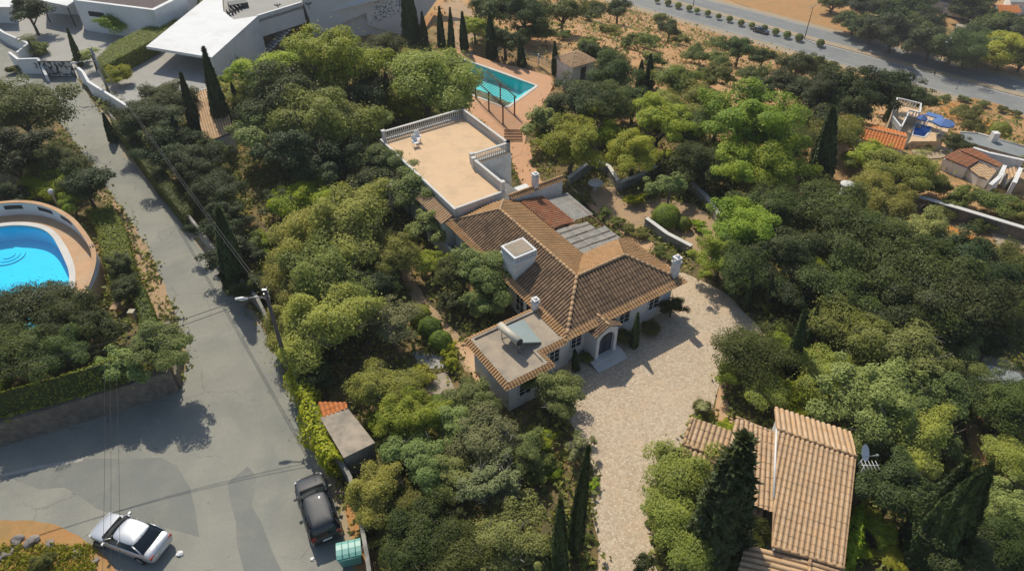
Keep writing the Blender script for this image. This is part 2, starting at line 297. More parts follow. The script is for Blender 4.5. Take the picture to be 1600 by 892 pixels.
# ---------------------------------------------------------------- building blocks
LOC = {}
def tag(o, label=None, cat=None, group=None, kind=None):
    if label: o['label'] = label
    if cat: o['category'] = cat
    if group: o['group'] = group
    if kind: o['kind'] = kind
    return o
def root(name, loc, label, cat, group=None):
    o = bpy.data.objects.new(name, None); COL.objects.link(o); o.empty_display_size = 0.3
    o.location = loc; LOC[o.name] = Vector(loc)
    return tag(o, label, cat, group)
class MB:
    def __init__(s): s.v = []; s.f = []; s.uv = []; s.sm = []
    def add(s, vs, fs, uv=None, smooth=False):
        k = len(s.v); s.v += [tuple(p) for p in vs]
        for f in fs: s.f.append([k+i for i in f]); s.uv.append(uv); s.sm.append(smooth)
        return s
    def poly(s, pts, uv=None): return s.add(pts, [list(range(len(pts)))], uv)
    def box(s, c, size, rz=0.0, taper=1.0):
        x, y, z = (k/2 for k in size); cz, sz = math.cos(rz), math.sin(rz)
        vs = []
        for dz in (-z, z):
            t = taper if dz > 0 else 1.0
            for dx, dy in ((-x, -y), (x, -y), (x, y), (-x, y)):
                dx *= t; dy *= t
                vs.append((c[0]+dx*cz-dy*sz, c[1]+dx*sz+dy*cz, c[2]+dz))
        return s.add(vs, [[3, 2, 1, 0], [4, 5, 6, 7], [0, 1, 5, 4], [1, 2, 6, 5], [2, 3, 7, 6], [3, 0, 4, 7]])
    def prism(s, poly, z0, z1):
        """vertical solid over a plan polygon; z0/z1 numbers or lists"""
        n = len(poly)
        a = sum(poly[i][0]*poly[(i+1) % n][1]-poly[(i+1) % n][0]*poly[i][1] for i in range(n))
        idx = list(range(n)) if a > 0 else list(range(n))[::-1]
        g = lambda z, i: z[i] if isinstance(z, (list, tuple)) else z
        lo = [(poly[i][0], poly[i][1], g(z0, i)) for i in idx]; hi = [(poly[i][0], poly[i][1], g(z1, i)) for i in idx]
        return s.add(lo+hi, [list(range(n))[::-1], list(range(n, 2*n))] + [[i, (i+1) % n, n+(i+1) % n, n+i] for i in range(n)])
    def slab(s, pts, vec):
        """solid from a planar 3D polygon pushed along vec"""
        n = len(pts); vec = Vector(vec); a = [Vector(p) for p in pts]; b = [p+vec for p in a]
        return s.add(a+b, [list(range(n)), list(range(n, 2*n))[::-1]] + [[i, n+i, n+(i+1) % n, (i+1) % n] for i in range(n)])
    def tube(s, pts, rad, sides=6, cap=True, smooth=True):
        pts = [Vector(p) for p in pts]; n = len(pts)
        if not isinstance(rad, (list, tuple)): rad = [rad]*n
        vs = []
        for i, p in enumerate(pts):
            d = (pts[min(i+1, n-1)]-pts[max(i-1, 0)]).normalized()
            u = d.cross(Vector((0, 0, 1)) if abs(d.z) < 0.9 else Vector((1, 0, 0))).normalized(); w = d.cross(u)
            for k in range(sides):
                a = 2*math.pi*k/sides; vs.append(p+(u*math.cos(a)+w*math.sin(a))*rad[i])
        fs = []
        for i in range(n-1):
            for k in range(sides):
                k2 = (k+1) % sides; fs.append([i*sides+k, i*sides+k2, (i+1)*sides+k2, (i+1)*sides+k])
        if cap: fs += [list(range(sides))[::-1], list(range((n-1)*sides, n*sides))]
        return s.add(vs, fs, None, smooth)
    def lathe(s, c, prof, sides=16):
        """prof: list of (radius, z)"""
        vs = []
        for r, z in prof:
            for k in range(sides):
                a = 2*math.pi*k/sides; vs.append((c[0]+r*math.cos(a), c[1]+r*math.sin(a), c[2]+z))
        fs = [[i*sides+k, i*sides+(k+1) % sides, (i+1)*sides+(k+1) % sides, (i+1)*sides+k] for i in range(len(prof)-1) for k in range(sides)]
        fs += [list(range(sides))[::-1], list(range((len(prof)-1)*sides, len(prof)*sides))]
        return s.add(vs, fs, None, True)
    def tiles(s, pts, down, pitch=0.25, amp=0.055, course=0.42, lift=0.018, sub=8, seed=0):
        """corrugated barrel-tile surface over a convex planar polygon, channels running along 'down'"""
        P = [Vector(p) for p in pts]; n = Vector((0, 0, 0))
        for i in range(len(P)): n += (P[i]-P[0]).cross(P[(i+1) % len(P)]-P[0])
        n.normalize()
        if n.z < 0: n = -n
        d = Vector(down); d = (d - n*d.dot(n)).normalized(); u = d.cross(n).normalized(); o = P[0]
        Q = [((p-o).dot(u), (p-o).dot(d)) for p in P]
        u0 = min(q[0] for q in Q); u1 = max(q[0] for q in Q); st = pitch/sub
        def span(uu):
            vv = []
            for i in range(len(Q)):
                a, b = Q[i], Q[(i+1) % len(Q)]
                if (a[0]-uu)*(b[0]-uu) <= 0 and abs(a[0]-b[0]) > 1e-9: vv.append(a[1]+(b[1]-a[1])*(uu-a[0])/(b[0]-a[0]))
            return (min(vv), max(vv)) if len(vv) > 1 else None
        def h(uu):
            t = (uu/pitch) % 1.0; return amp*(abs(math.sin(math.pi*t))**.75*1.35-0.35)
        rng = random.Random(seed)
        k = 0
        N = max(1, int(math.ceil((u1-u0)/st)))
        for i in range(N):
            ua, ub = u0+i*st, min(u1, u0+(i+1)*st); sp = span((ua+ub)/2)
            if not sp or sp[1]-sp[0] < 0.03: continue
            va, vb = sp; c0 = int(math.floor(va/course)); c1 = int(math.ceil(vb/course))
            for c in range(c0, c1):
                a, b = max(va, c*course), min(vb, (c+1)*course)
                if b-a < 0.01: continue
                la, lb = lift*(a/course-c), lift*(b/course-c)
                col = math.floor(ua/pitch+1e-4)
                jit = (math.sin(col*12.9898+c*78.233)*43758.5453 % 1.0-0.5)*0.014
                s.add([o+u*ua+d*a+n*(h(ua)+la+jit), o+u*ub+d*a+n*(h(ub)+la+jit), o+u*ub+d*b+n*(h(ub)+lb+jit), o+u*ua+d*b+n*(h(ua)+lb+jit)],
                      [[3, 2, 1, 0]], (col+(0.25 if 0.17 < (((ua+ub)/2/pitch) % 1.0) < 0.83 else 0.75)+seed*37, c+0.5))
        return s
    def ridge(s, a, b, r=0.12, seg=0.4):
        a, b = Vector(a), Vector(b); L = (b-a).length; k = max(1, int(L/seg)); d = (b-a)/k
        for i in range(k):
            s.tube([a+d*i, a+d*(i+1.06)], [r*0.92, r*1.08], 8)
        return s
    def build(s, name, mat, parent=None, smooth=None, at_=None):
        off = Vector((0, 0, 0))
        q = parent
        while q is not None:
            if q.name in LOC: off = LOC[q.name]; break
            q = q.parent
        if parent is None and at_ is not None: off = Vector(at_)
        me = bpy.data.meshes.new(name)
        me.from_pydata([(p[0]-off.x, p[1]-off.y, p[2]-off.z) for p in s.v], [], s.f)
        if any(x is not None for x in s.uv):
            l = me.uv_layers.new(name='UVMap'); arr = np.zeros((len(me.loops), 2), np.float32); i = 0
            for f, u in zip(s.f, s.uv):
                if u: arr[i:i+len(f)] = u
                i += len(f)
            l.data.foreach_set('uv', arr.ravel())
        me.polygons.foreach_set('use_smooth', [(x if smooth is None else smooth) for x in s.sm])
        if mat: me.materials.append(M[mat] if isinstance(mat, str) else mat)
        me.update()
        o = bpy.data.objects.new(name, me); COL.objects.link(o)
        if parent is not None: o.parent = parent
        elif at_ is not None: o.location = at_
        return o
def mesh_quads(name, V, mat):
    """V: (n,4,3) array of loose quads"""
    n = len(V); me = bpy.data.meshes.new(name)
    me.vertices.add(n*4); me.vertices.foreach_set('co', V.reshape(-1).astype(np.float32))
    me.loops.add(n*4); me.loops.foreach_set('vertex_index', np.arange(n*4, dtype=np.int32))
    me.polygons.add(n); me.polygons.foreach_set('loop_start', np.arange(0, n*4, 4, dtype=np.int32))
    me.update(calc_edges=True); me.materials.append(mat); me.validate()
    return me
def leaves(C, N, size, rs, aspect=1.5):
    """kite shaped leaf quads at C facing N"""
    n = len(C); N = N/np.maximum(np.linalg.norm(N, axis=1, keepdims=True), 1e-6)
    r = rs.normal(size=(n, 3)); U = np.cross(N, r); U /= np.maximum(np.linalg.norm(U, axis=1, keepdims=True), 1e-6)
    W = np.cross(N, U); sz = (size*rs.uniform(0.6, 1.35, n))[:, None]
    fold = N*sz*0.18
    return np.stack([C-U*sz*aspect/2, C-W*sz/2+fold, C+U*sz*aspect/2, C+W*sz/2+fold], axis=1)
def sheet(name, pts, mat, lift=0.004, grid=None, label=None):
    """flat sheet draped on the terrain (xy polygon)"""
    bm = bmesh.new(); vs = [bm.verts.new((p[0], p[1], 0)) for p in pts]; bm.faces.new(vs)
    bmesh.ops.triangulate(bm, faces=bm.faces[:])
    if grid:
        xs = [p[0] for p in pts]; ys = [p[1] for p in pts]
        for ax, (lo, hi) in ((0, (min(xs), max(xs))), (1, (min(ys), max(ys)))):
            t = lo+grid
            while t < hi:
                no = (1, 0, 0) if ax == 0 else (0, 1, 0); co = (t, 0, 0) if ax == 0 else (0, t, 0)
                bmesh.ops.bisect_plane(bm, geom=bm.verts[:]+bm.edges[:]+bm.faces[:], plane_co=co, plane_no=no); t += grid
    for v in bm.verts: v.co.z = terr(v.co.x, v.co.y)+lift
    bmesh.ops.recalc_face_normals(bm, faces=bm.faces[:])
    for f in bm.faces:
        if f.normal.z < 0: f.normal_flip()
    me = bpy.data.meshes.new(name); bm.to_mesh(me); bm.free(); me.materials.append(M[mat])
    o = bpy.data.objects.new(name, me); COL.objects.link(o); o['kind'] = 'structure'
    if label: o['label'] = label
    return o
def gp(pts): return [G(*p) for p in pts]
def smooth_poly(pts, it=2):
    for _ in range(it):
        q = []
        for i in range(len(pts)):
            a, b = pts[i], pts[(i+1) % len(pts)]
            q += [(a[0]*.75+b[0]*.25, a[1]*.75+b[1]*.25), (a[0]*.25+b[0]*.75, a[1]*.25+b[1]*.75)]
        pts = q
    return pts
def jitter_poly(pts, amp, seed, step=1.2):
    """ragged edge for dirt and worn asphalt"""
    rng = random.Random(seed); q = []
    for i in range(len(pts)):
        a, b = Vector(pts[i][:2]), Vector(pts[(i+1) % len(pts)][:2]); k = max(1, int((b-a).length/step))
        for j in range(k):
            p = a.lerp(b, j/k); q.append((p.x+rng.uniform(-amp, amp), p.y+rng.uniform(-amp, amp)))
    return q
def inside(x, y, poly):
    c = False; n = len(poly); j = n-1
    for i in range(n):
        if (poly[i][1] > y) != (poly[j][1] > y) and x < (poly[j][0]-poly[i][0])*(y-poly[i][1])/(poly[j][1]-poly[i][1])+poly[i][0]: c = not c
        j = i
    return c
KEEP_OUT = []
# ---------------------------------------------------------------- ground and roads
def ground():
    bm = bmesh.new()
    def axis(lo, hi, st, far):
        a = list(np.arange(lo, hi+0.01, st)); return [-far, lo-600, lo-150]+a+[hi+150, hi+600, far]
    X = axis(-120, 200, 2.0, 4000); Y = axis(-30, 290, 2.0, 4000)
    vs = [[bm.verts.new((x, y, terr(x, y))) for x in X] for y in Y]
    for j in range(len(Y)-1):
        for i in range(len(X)-1): bm.faces.new((vs[j][i], vs[j][i+1], vs[j+1][i+1], vs[j+1][i]))
    me = bpy.data.meshes.new('ground'); bm.to_mesh(me); bm.free(); me.materials.append(M['terrain'])
    for p in me.polygons: p.use_smooth = True
    o = bpy.data.objects.new('ground', me); COL.objects.link(o); o['kind'] = 'structure'
ground()
road_px = [(-60, 62), (0, 66), (30, 80), (70, 122), (120, 122), (145, 160), (190, 215), (262, 300), (335, 400), (400, 492), (455, 600), (512, 715), (552, 800), (580, 900), (620, 1060),
           (-120, 1060), (-120, 700), (0, 690), (280, 607), (292, 560), (270, 480), (240, 410), (180, 312), (140, 255), (90, 185), (0, 125), (-60, 105)]
ROAD = gp(road_px); KEEP_OUT.append([(p.x, p.y) for p in ROAD])
sheet('road', ROAD, 'asphalt', 0.012)
sheet('road_patch', jitter_poly(gp([(0, 742), (60, 735), (130, 716), (250, 716), (275, 728), (298, 762), (308, 800), (312, 838), (240, 822), (150, 795), (122, 772), (100, 762), (60, 765)]), 0.06, 2), 'asphalt_dark', 0.016)
sheet('road_patch', jitter_poly(gp([(300, 480), (345, 470), (400, 560), (430, 660), (400, 690), (350, 640), (320, 560)]), 0.08, 4), 'asphalt', 0.016)
sheet('road_patch', jitter_poly(gp([(355, 755), (385, 730), (400, 745), (395, 790), (440, 892), (480, 960), (400, 960), (372, 850)]), 0.08, 5), 'asphalt_dark', 0.016)
sheet('road_marking', gp([(2, 741), (60, 727), (130, 716), (130, 720), (62, 733), (3, 745)]), 'paint_worn', 0.020)
sheet('road_verge', jitter_poly(gp([(128, 262), (150, 275), (190, 325), (228, 380), (252, 430), (272, 490), (292, 560), (284, 607), (262, 600), (255, 520), (222, 440), (185, 350)]), 0.15, 7), 'dirt', 0.024)
sheet('road_verge', jitter_poly(gp([(470, 640), (505, 705), (540, 775), (556, 810), (575, 880), (600, 1000), (560, 1000), (548, 880), (530, 800), (500, 730), (475, 685)]), 0.12, 8), 'verge', 0.024)
sheet('road_verge', jitter_poly(gp([(533, 770), (556, 800), (570, 840), (590, 960), (566, 960), (552, 860)]), 0.1, 9), 'dirt_orange', 0.028)
sheet('road_verge', jitter_poly(gp([(150, 160), (210, 235), (285, 320), (360, 425), (412, 505), (404, 510), (345, 430), (270, 330), (195, 245)]), 0.12, 10), 'verge', 0.024)
ISLAND = smooth_poly(gp([(-60, 810), (0, 814), (60, 812), (118, 832), (165, 868), (200, 920), (230, 1000), (-80, 1000)]), 2)
KEEP_OUT.append(ISLAND)
sheet('dirt_island', jitter_poly(ISLAND, 0.05, 3), 'dirt_orange', 0.05)
DRIVE = gp([(1062, 424), (1130, 455), (1200, 522), (1160, 552), (1128, 585), (1115, 640), (1085, 662), (1062, 700), (1022, 760), (1012, 805), (1030, 900), (1045, 1010), (920, 1010), (938, 892), (926, 800), (926, 740), (915, 690), (880, 645), (845, 600), (870, 560), (1010, 470)])
KEEP_OUT.append([(p.x, p.y) for p in DRIVE])
sheet('driveway', jitter_poly(DRIVE, 0.12, 11), 'cobble', 0.012)
# garden paths and terraces
for i, (pts, mt) in enumerate([
    ([(618, 408), (640, 425), (665, 470), (700, 505), (725, 535), (745, 560), (748, 590), (725, 580), (712, 545), (680, 508), (650, 480), (630, 440)], 'dirt'),
    ([(700, 530), (750, 540), (792, 620), (770, 625), (728, 575)], 'deck_tan'),
    ([(660, 590), (700, 583), (712, 605), (690, 618), (665, 612)], 'concrete'),
    ([(640, 550), (690, 555), (695, 575), (660, 575)], 'concrete_pale'),
    ([(918, 300), (960, 292), (985, 320), (1030, 310), (1085, 320), (1130, 352), (1150, 400), (1110, 410), (1060, 372), (1020, 350), (985, 362), (940, 335)], 'dirt'),
    ([(890, 290), (925, 318), (1010, 372), (1052, 412), (1062, 424), (1040, 430), (985, 372), (930, 334)], 'deck_tan'),
    ([(1115, 640), (1128, 600), (1140, 640), (1145, 660), (1120, 665)], 'deck_tan'),
    ([(805, 215), (828, 225), (835, 260), (850, 290), (822, 300), (800, 262)], 'deck'),
    ([(688, 8), (720, 0), (738, 20), (745, 60), (722, 80), (706, 70), (712, 40)], 'dirt'),
    ([(1505, 505), (1530, 512), (1560, 555), (1620, 590), (1640, 610), (1560, 590), (1530, 560)], 'verge'),
    ([(1505, 655), (1530, 665), (1555, 710), (1560, 740), (1520, 730)], 'dirt_orange'),
    ([(1258, 500), (1275, 530), (1290, 560), (1275, 580), (1262, 540)], 'dirt_orange'),
    ([(1405, 330), (1470, 345), (1530, 375), (1545, 385), (1480, 372), (1400, 345)], 'red_soil'),
    ([(1545, 362), (1640, 382), (1640, 398), (1555, 382)], 'verge'),
    ([(560, 850), (600, 830), (640, 860), (610, 892)], 'dirt_orange'),
    ([(720, 810), (760, 800), (770, 830), (735, 840)], 'dirt_orange')]):
    w = gp(pts)
    sheet('garden_path', jitter_poly(w, 0.12, 20+i), mt, 0.03+0.001*i, grid=2.0)
    KEEP_OUT.append([(p.x, p.y) for p in w])
# paving around the modern houses
w = gp([(-60, 60), (-60, -30), (300, -30), (250, 40), (345, 118), (320, 150), (228, 165), (190, 160), (140, 130), (120, 122), (70, 122), (30, 80)])
sheet('forecourt_paving', w, 'concrete_pale', 0.008); KEEP_OUT.append([(p.x, p.y) for p in w])

# the highway follows the contour below the hill
Hd = Vector((HN[1], -HN[0], 0)); Hn = Vector((HN[0], HN[1], 0)); HZ = -32.0
def hw(l, n, z=HZ): return Hd*l + Hn*n + Vector((0, 0, z))
def strip(name, n0, n1, mat, z, l0=-700, l1=700):
    mb = MB(); mb.poly([hw(l0, n0, z), hw(l1, n0, z), hw(l1, n1, z), hw(l0, n1, z)][::-1])
    me = mb.build(name, mat); me['kind'] = 'structure'
    me.data.flip_normals() if me.data.polygons[0].normal.z < 0 else None
hN0 = HN[0]*at(1200, 68, HZ).x + HN[1]*at(1200, 68, HZ).y
hN1 = HN[0]*at(1200, 46, HZ).x + HN[1]*at(1200, 46, HZ).y
hN2 = HN[0]*at(1200, 25, HZ).x + HN[1]*at(1200, 25, HZ).y
strip('highway_shoulder', hN0-3.0, hN2+2.5, 'verge', HZ+0.03)
strip('highway', hN0, hN1, 'asphalt_far', HZ+0.05)
strip('highway', hN1+2.4, hN2, 'asphalt_far', HZ+0.05)
for nn in (hN0+0.5, hN2-0.6): strip('lane_marking', nn, nn+0.16, 'paint', HZ+0.06)
strip('lane_marking', hN1-0.5, hN1-0.22, 'paint', HZ+0.06)
mb = MB()
a, b = hN1, hN1+2.4
mb.add([hw(-700, a, HZ), hw(700, a, HZ), hw(700, b, HZ), hw(-700, b, HZ), hw(-700, a, HZ+0.18), hw(700, a, HZ+0.18), hw(700, b, HZ+0.18), hw(-700, b, HZ+0.18)],
       [[0, 1, 5, 4], [1, 2, 6, 5], [2, 3, 7, 6], [3, 0, 4, 7], [4, 5, 6, 7]])
mb.build('median_kerb', 'verge')['kind'] = 'structure'
for n0 in (hN0+3.7, hN1+2.4+3.7):                     # broken lane line
    mb = MB()
    for i in range(-30, 40):
        mb.poly([hw(i*8, n0, HZ+0.06), hw(i*8+3, n0, HZ+0.06), hw(i*8+3, n0+0.14, HZ+0.06), hw(i*8, n0+0.14, HZ+0.06)])
    mb.build('lane_marking', 'paint_worn')['kind'] = 'structure'
# bare fields
for i, (pts, mt) in enumerate([([(1490, 160), (1525, 152), (1600, 180), (1660, 205), (1660, 250), (1560, 215), (1500, 195)], 'dirt_orange'), ([(1468, 158), (1500, 160), (1515, 185), (1480, 192)], 'red_soil'), ([(1525, 185), (1550, 188), (1555, 205), (1530, 200)], 'red_soil'),
    ([(1160, -20), (1330, -20), (1325, 20), (1338, 55), (1300, 46), (1180, 15), (1120, -5)], 'dirt_orange')]):
    sheet('bare_field', jitter_poly(gp(pts), 0.8, 40+i, 4), mt, 0.06+0.004*i, grid=3.0)
# ---------------------------------------------------------------- main villa
VA = R_(33.5); E1 = Vector((math.cos(VA), math.sin(VA), 0)); E2 = Vector((-math.sin(VA), math.cos(VA), 0))
VO = at(886, 523.6, 3.1); VO.z = 0
def V(a, b, z=0.0): return VO + E1*a + E2*b + Vector((0, 0, z))
def vp(l): return [V(*p) for p in l]
def vbox(mb, a0, a1, b0, b1, z0, z1): return mb.prism([(V(a, b).x, V(a, b).y) for a, b in ((a0, b0), (a1, b0), (a1, b1), (a0, b1))], z0, z1)
villa = root('villa', V(5, 8), 'white villa with weathered barrel tile roofs and a big peach roof terrace in the middle', 'house')
EA, RZ = 3.1, 4.75
W = MB()
vbox(W, .35, 5.85, .35, 16.1, -.2, EA-.03)              # left wing
vbox(W, 5.86, 10.3, .35, 5.85, -.2, EA-.03)              # front wing
wall = W.build('wall', 'white', villa)
W = MB(); vbox(W, .5, 5.5, 16.2, 21.6, -.3, 3.99); vbox(W, .5, 9.7, 21.61, 30.4, -.5, 3.99)
W.build('terrace_wall', 'white', villa)
fl = MB(); vbox(fl, .55, 5.45, 16.25, 21.6, 4.0, 4.1); vbox(fl, .55, 9.65, 21.601, 30.35, 4.0, 4.1)
fl.build('terrace_floor', 'terrace_floor', villa)
# parapet kerbs: low on the left and the front end
k = MB(); vbox(k, .40, .62, 16.1, 30.45, 3.9, 4.2); vbox(k, .62, 5.5, 16.05, 16.25, 3.3, 4.25)
k.build('parapet', 'coping', villa)
def balustrade(pts, z, parent, h=0.92):
    """stone rail on turned balusters with end piers"""
    mb = MB()
    for (a0, b0), (a1, b1) in zip(pts[:-1], pts[1:]):
        p, q = V(a0, b0, z), V(a1, b1, z); L = (q-p).length; d = (q-p)/L; ang = math.atan2(d.y, d.x)
        mid = (p+q)/2
        mb.box(mid+Vector((0, 0, h-.05)), (L, .24, .10), ang); mb.box(mid+Vector((0, 0, .06)), (L, .22, .12), ang)
        n = int(L/.21)
        for i in range(n):
            c = p+d*(L*(i+.5)/n)
            mb.lathe(c, [(.05, .12), (.085, .3), (.045, .55), (.04, .7), (.07, h-.1)], 6)
        for c in (p, q):
            mb.box(c+Vector((0, 0, h/2+.02)), (.30, .30, h+.05), ang)
            mb.box(c+Vector((0, 0, h+.08)), (.38, .38, .07), ang)
    return mb.build('balustrade', 'coping', parent)
balustrade([(.75, 30.2), (9.5, 30.2)], 4.1, villa)
balustrade([(9.5, 30.2), (9.5, 21.85)], 4.1, villa)
balustrade([(9.5, 21.85), (5.55, 21.85)], 4.1, villa)
balustrade([(5.3, 21.1), (5.3, 16.3)], 4.1, villa)
# outdoor stair in the notch
st = MB()
for i in range(14):
    a = 5.55+i*.27; vbox(st, a, a+.27+.003, 19.9, 21.2, -.2, 4.0-i*.27)
st.build('stair', 'coping', villa)
sw = MB(); sw.slab([V(5.5, 19.85, 4.6), V(9.3, 19.85, .9), V(9.3, 19.85, -.2), V(5.5, 19.85, -.2)], -E2*.18)
sw.slab([V(5.5, 21.25, 4.0), V(9.3, 21.25, .3), V(9.3, 21.25, -.2), V(5.5, 21.25, -.2)], E2*.15)
vbox(sw, 9.4, 10.9, 17.0, 20.9, -.3, .6); vbox(sw, 7.2, 10.5, 16.4, 16.6, -.2, 2.2)
sw.build('stair_wall', 'white2', villa)
rl = MB()
for i in range(18):
    a = 5.7+i*.21; z = 4.0-(a-5.55); p = V(a, 21.33, z); rl.tube([p, p+Vector((0, 0, .8))], .02, 5)
rl.tube([V(5.6, 21.33, 4.8), V(9.35, 21.33, 1.05)], .035, 6)
rl.build('stair_railing', 'frame', villa)
fl = MB(); vbox(fl, 5.55, 9.6, 16.62, 19.6, -.2, .12); fl.build('patio_floor', 'deck_tan', villa)

# roofs -------------------------------------------------------------
ap, rl_, rr = V(3.1, 3.1, RZ), V(3.1, 13.3, RZ), V(7.6, 3.1, RZ)
cFL, cFR, cBL, cBR = V(0, 0, EA), V(10.65, 0, EA), V(0, 16.2, EA), V(10.65, 6.2, EA)
val = V(6.1, 6.1, 3.55)
def roof(name, faces, mat, pitch=.27, amp=.075, seed=0, under=True, **kw):
    mb = MB()
    for i, (pts, dn) in enumerate(faces): mb.tiles(pts, dn, pitch, amp, seed=seed+i, **kw)
    return mb.build(name, mat, villa)
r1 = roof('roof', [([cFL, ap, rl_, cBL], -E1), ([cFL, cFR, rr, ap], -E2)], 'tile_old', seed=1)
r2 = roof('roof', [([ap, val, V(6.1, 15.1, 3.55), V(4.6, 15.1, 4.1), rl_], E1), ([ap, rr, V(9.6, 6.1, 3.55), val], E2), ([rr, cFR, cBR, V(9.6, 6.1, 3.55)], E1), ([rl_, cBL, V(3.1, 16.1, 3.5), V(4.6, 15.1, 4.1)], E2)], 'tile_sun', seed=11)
r3 = roof('roof', [([V(6.1, 15.0, 3.62), V(8.55, 14.9, 3.2), V(8.55, 10.25, 3.2), V(6.1, 10.0, 3.62)], E1)], 'tile_red', pitch=.3, amp=.07, seed=21)
# solid roof body just under the tiles so no light leaks in
ub = MB(); dz = Vector((0, 0, -.10))
for f in ([cFL, ap, rl_, cBL], [cFL, cFR, rr, ap], [ap, val, V(6.1, 15.1, 3.55), V(4.6, 15.1, 4.1), rl_], [ap, rr, V(9.6, 6.1, 3.55), val], [rr, cFR, cBR, V(9.6, 6.1, 3.55)], [rl_, cBL, V(3.1, 16.1, 3.5), V(4.6, 15.1, 4.1)], [V(6.1, 15.0, 3.62), V(8.55, 14.9, 3.2), V(8.55, 10.25, 3.2), V(6.1, 10.0, 3.62)]):
    ub.poly([p+dz for p in f])
ub.build('roof_underlay', 'mortar', villa)
rg = MB()
for a, b in ((cFL, ap), (ap, rl_), (ap, rr), (rr, cFR), (rl_, cBL), (rl_, V(4.6, 15.1, 4.1))): rg.ridge(Vector(a)+Vector((0, 0, .05)), Vector(b)+Vector((0, 0, .05)), .12)
rg.build('ridge_cap', 'mortar', r1)
# flared double eave rows
ev = MB(); d = .5
ev.tiles([V(-.42, -.42, EA-.10), V(.15, .15, EA+.12), V(.15, 16.2, EA+.12), V(-.42, 16.2, EA-.10)], -E1, .25, .075, .3, seed=31)
ev.tiles([V(-.42, -.42, EA-.10), V(11.0, -.42, EA-.10), V(10.5, .15, EA+.12), V(.15, .15, EA+.12)], -E2, .25, .075, .3, seed=32)
ev.tiles([V(11.0, -.42, EA-.10), V(11.0, 6.2, EA-.10), V(10.5, 6.2, EA+.12), V(10.5, .15, EA+.12)], E1, .25, .075, .3, seed=33)
ev.build('eave_tiles', 'tile_sun', r1)
cn = MB(); vbox(cn, -.2, .36, -.2, 16.2, EA-.28, EA-.16); vbox(cn, .37, 10.8, -.2, .36, EA-.28, EA-.16)
cn.build('cornice', 'white', wall)
# lean-to tile strip along the terrace block
roof('side_roof', [([V(.45, 16.3, 3.5), V(.45, 29.5, 3.5), V(-.75, 29.5, 3.0), V(-.75, 16.3, 3.0)], -E1)], 'tile_tan', seed=41)
lw = MB(); vbox(lw, -.55, .45, 16.3, 29.4, -.3, 2.98); lw.build('side_wall', 'white', villa)
# courtyard covers and coping wall
cw = MB(); vbox(cw, 5.4, 10.9, 15.15, 15.45, -.3, 3.9); cw.build('courtyard_wall', 'white', villa)
tc = MB(); tc.tiles([V(5.3, 15.3, 4.2), V(11.0, 15.3, 4.2), V(11.0, 14.92, 4.0), V(5.3, 14.92, 4.0)], -E2, .22, .06, .3, seed=51)
tc.tiles([V(5.3, 15.3, 4.2), V(5.3, 15.68, 4.0), V(11.0, 15.68, 4.0), V(11.0, 15.3, 4.2)], E2, .22, .06, .3, seed=52)
tc.ridge(V(5.3, 15.3, 4.25), V(11.0, 15.3, 4.25), .11); tc.build('wall_coping', 'tile_sun', villa)
s1 = MB(); s1.tiles([V(8.65, 14.5, 3.15), V(10.95, 14.5, 2.95), V(10.75, 10.55, 2.95), V(8.65, 10.55, 3.15)], E1, .16, .02, 4, seed=61)
s1.build('patio_cover', 'sheet', villa)
s2 = MB()
for a0, a1, b0, b1, dz_ in ((6.25, 7.35, 6.2, 9.9, 0), (7.3, 8.45, 6.25, 9.8, .03), (8.4, 9.4, 6.3, 9.75, 0.0), (9.35, 10.3, 6.3, 8.6, .03)):
    za = 3.45-(a0-6.2)*.08; zb = 3.45-(a1-6.2)*.08
    s2.tiles([V(a0, b0, za+dz_), V(a1, b0, zb+dz_), V(a1, b1, zb+dz_), V(a0, b1, za+dz_)], E1, .18, .022, 4, seed=62)
s2.build('patio_cover', 'sheet', villa)
bt = MB()
for b in (6.9, 7.7, 8.5, 9.3): bt.tube([V(6.2, b, 3.52), V(10.2, b, 3.22)], .03, 5)
for b in (6.25, 10.15): bt.tube([V(6.2, b, 3.35), V(10.5, b, 3.0)], .06, 6)
bt.tube([V(10.45, 6.2, 3.0), V(10.45, 14.6, 2.95)], .06, 6)
for b in (6.4, 9.0, 11.5, 14.4): bt.tube([V(10.45, b, -.1), V(10.45, b, 3.0)], .06, 6)
bt.build('patio_frame', 'wood', villa)
cf = MB(); vbox(cf, 5.86, 11.2, 5.9, 15.1, -.2, .10); cf.build('courtyard_floor', 'deck_tan', villa)

# chimneys -----------------------------------------------------------
def chimney(a, b, z0, h, w, parent=r1, cap='white'):
    mb = MB(); c = V(a, b)
    mb.box((c.x, c.y, z0+h*.36), (w, w, h*.72), VA); mb.box((c.x, c.y, z0+h*.74), (w*1.25, w*1.25, h*.06), VA)
    for dx in (-1, 1):
        for dy in (-1, 1):
            p = V(a+dx*w*.38, b+dy*w*.38); mb.box((p.x, p.y, z0+h*.82), (w*.2, w*.2, h*.12), VA)
    mb.box((c.x, c.y, z0+h*.90), (w*1.15, w*1.15, h*.06), VA); mb.box((c.x, c.y, z0+h*.965), (w*.6, w*.6, h*.08), VA, .6)
    return mb.build('chimney', cap, parent)
chimney(10.35, .45, 2.8, 2.5, .47); chimney(-.25, 3.45, 2.6, 1.5, .42); chimney(8.0, 15.3, 4.1, 1.5, .45)
cb = MB(); vbox(cb, .15, 2.0, 6.7, 8.4, 3.0, 4.75); bigc = cb.build('chimney', 'white', r1)
c2 = MB(); vbox(c2, .08, 2.08, 6.62, 8.48, 5.25, 5.36)
for i in range(15):
    a = .12+i*.135; vbox(c2, a, a+.07, 6.66, 6.74, 4.84, 5.25); vbox(c2, a, a+.07, 8.36, 8.44, 4.84, 5.25)
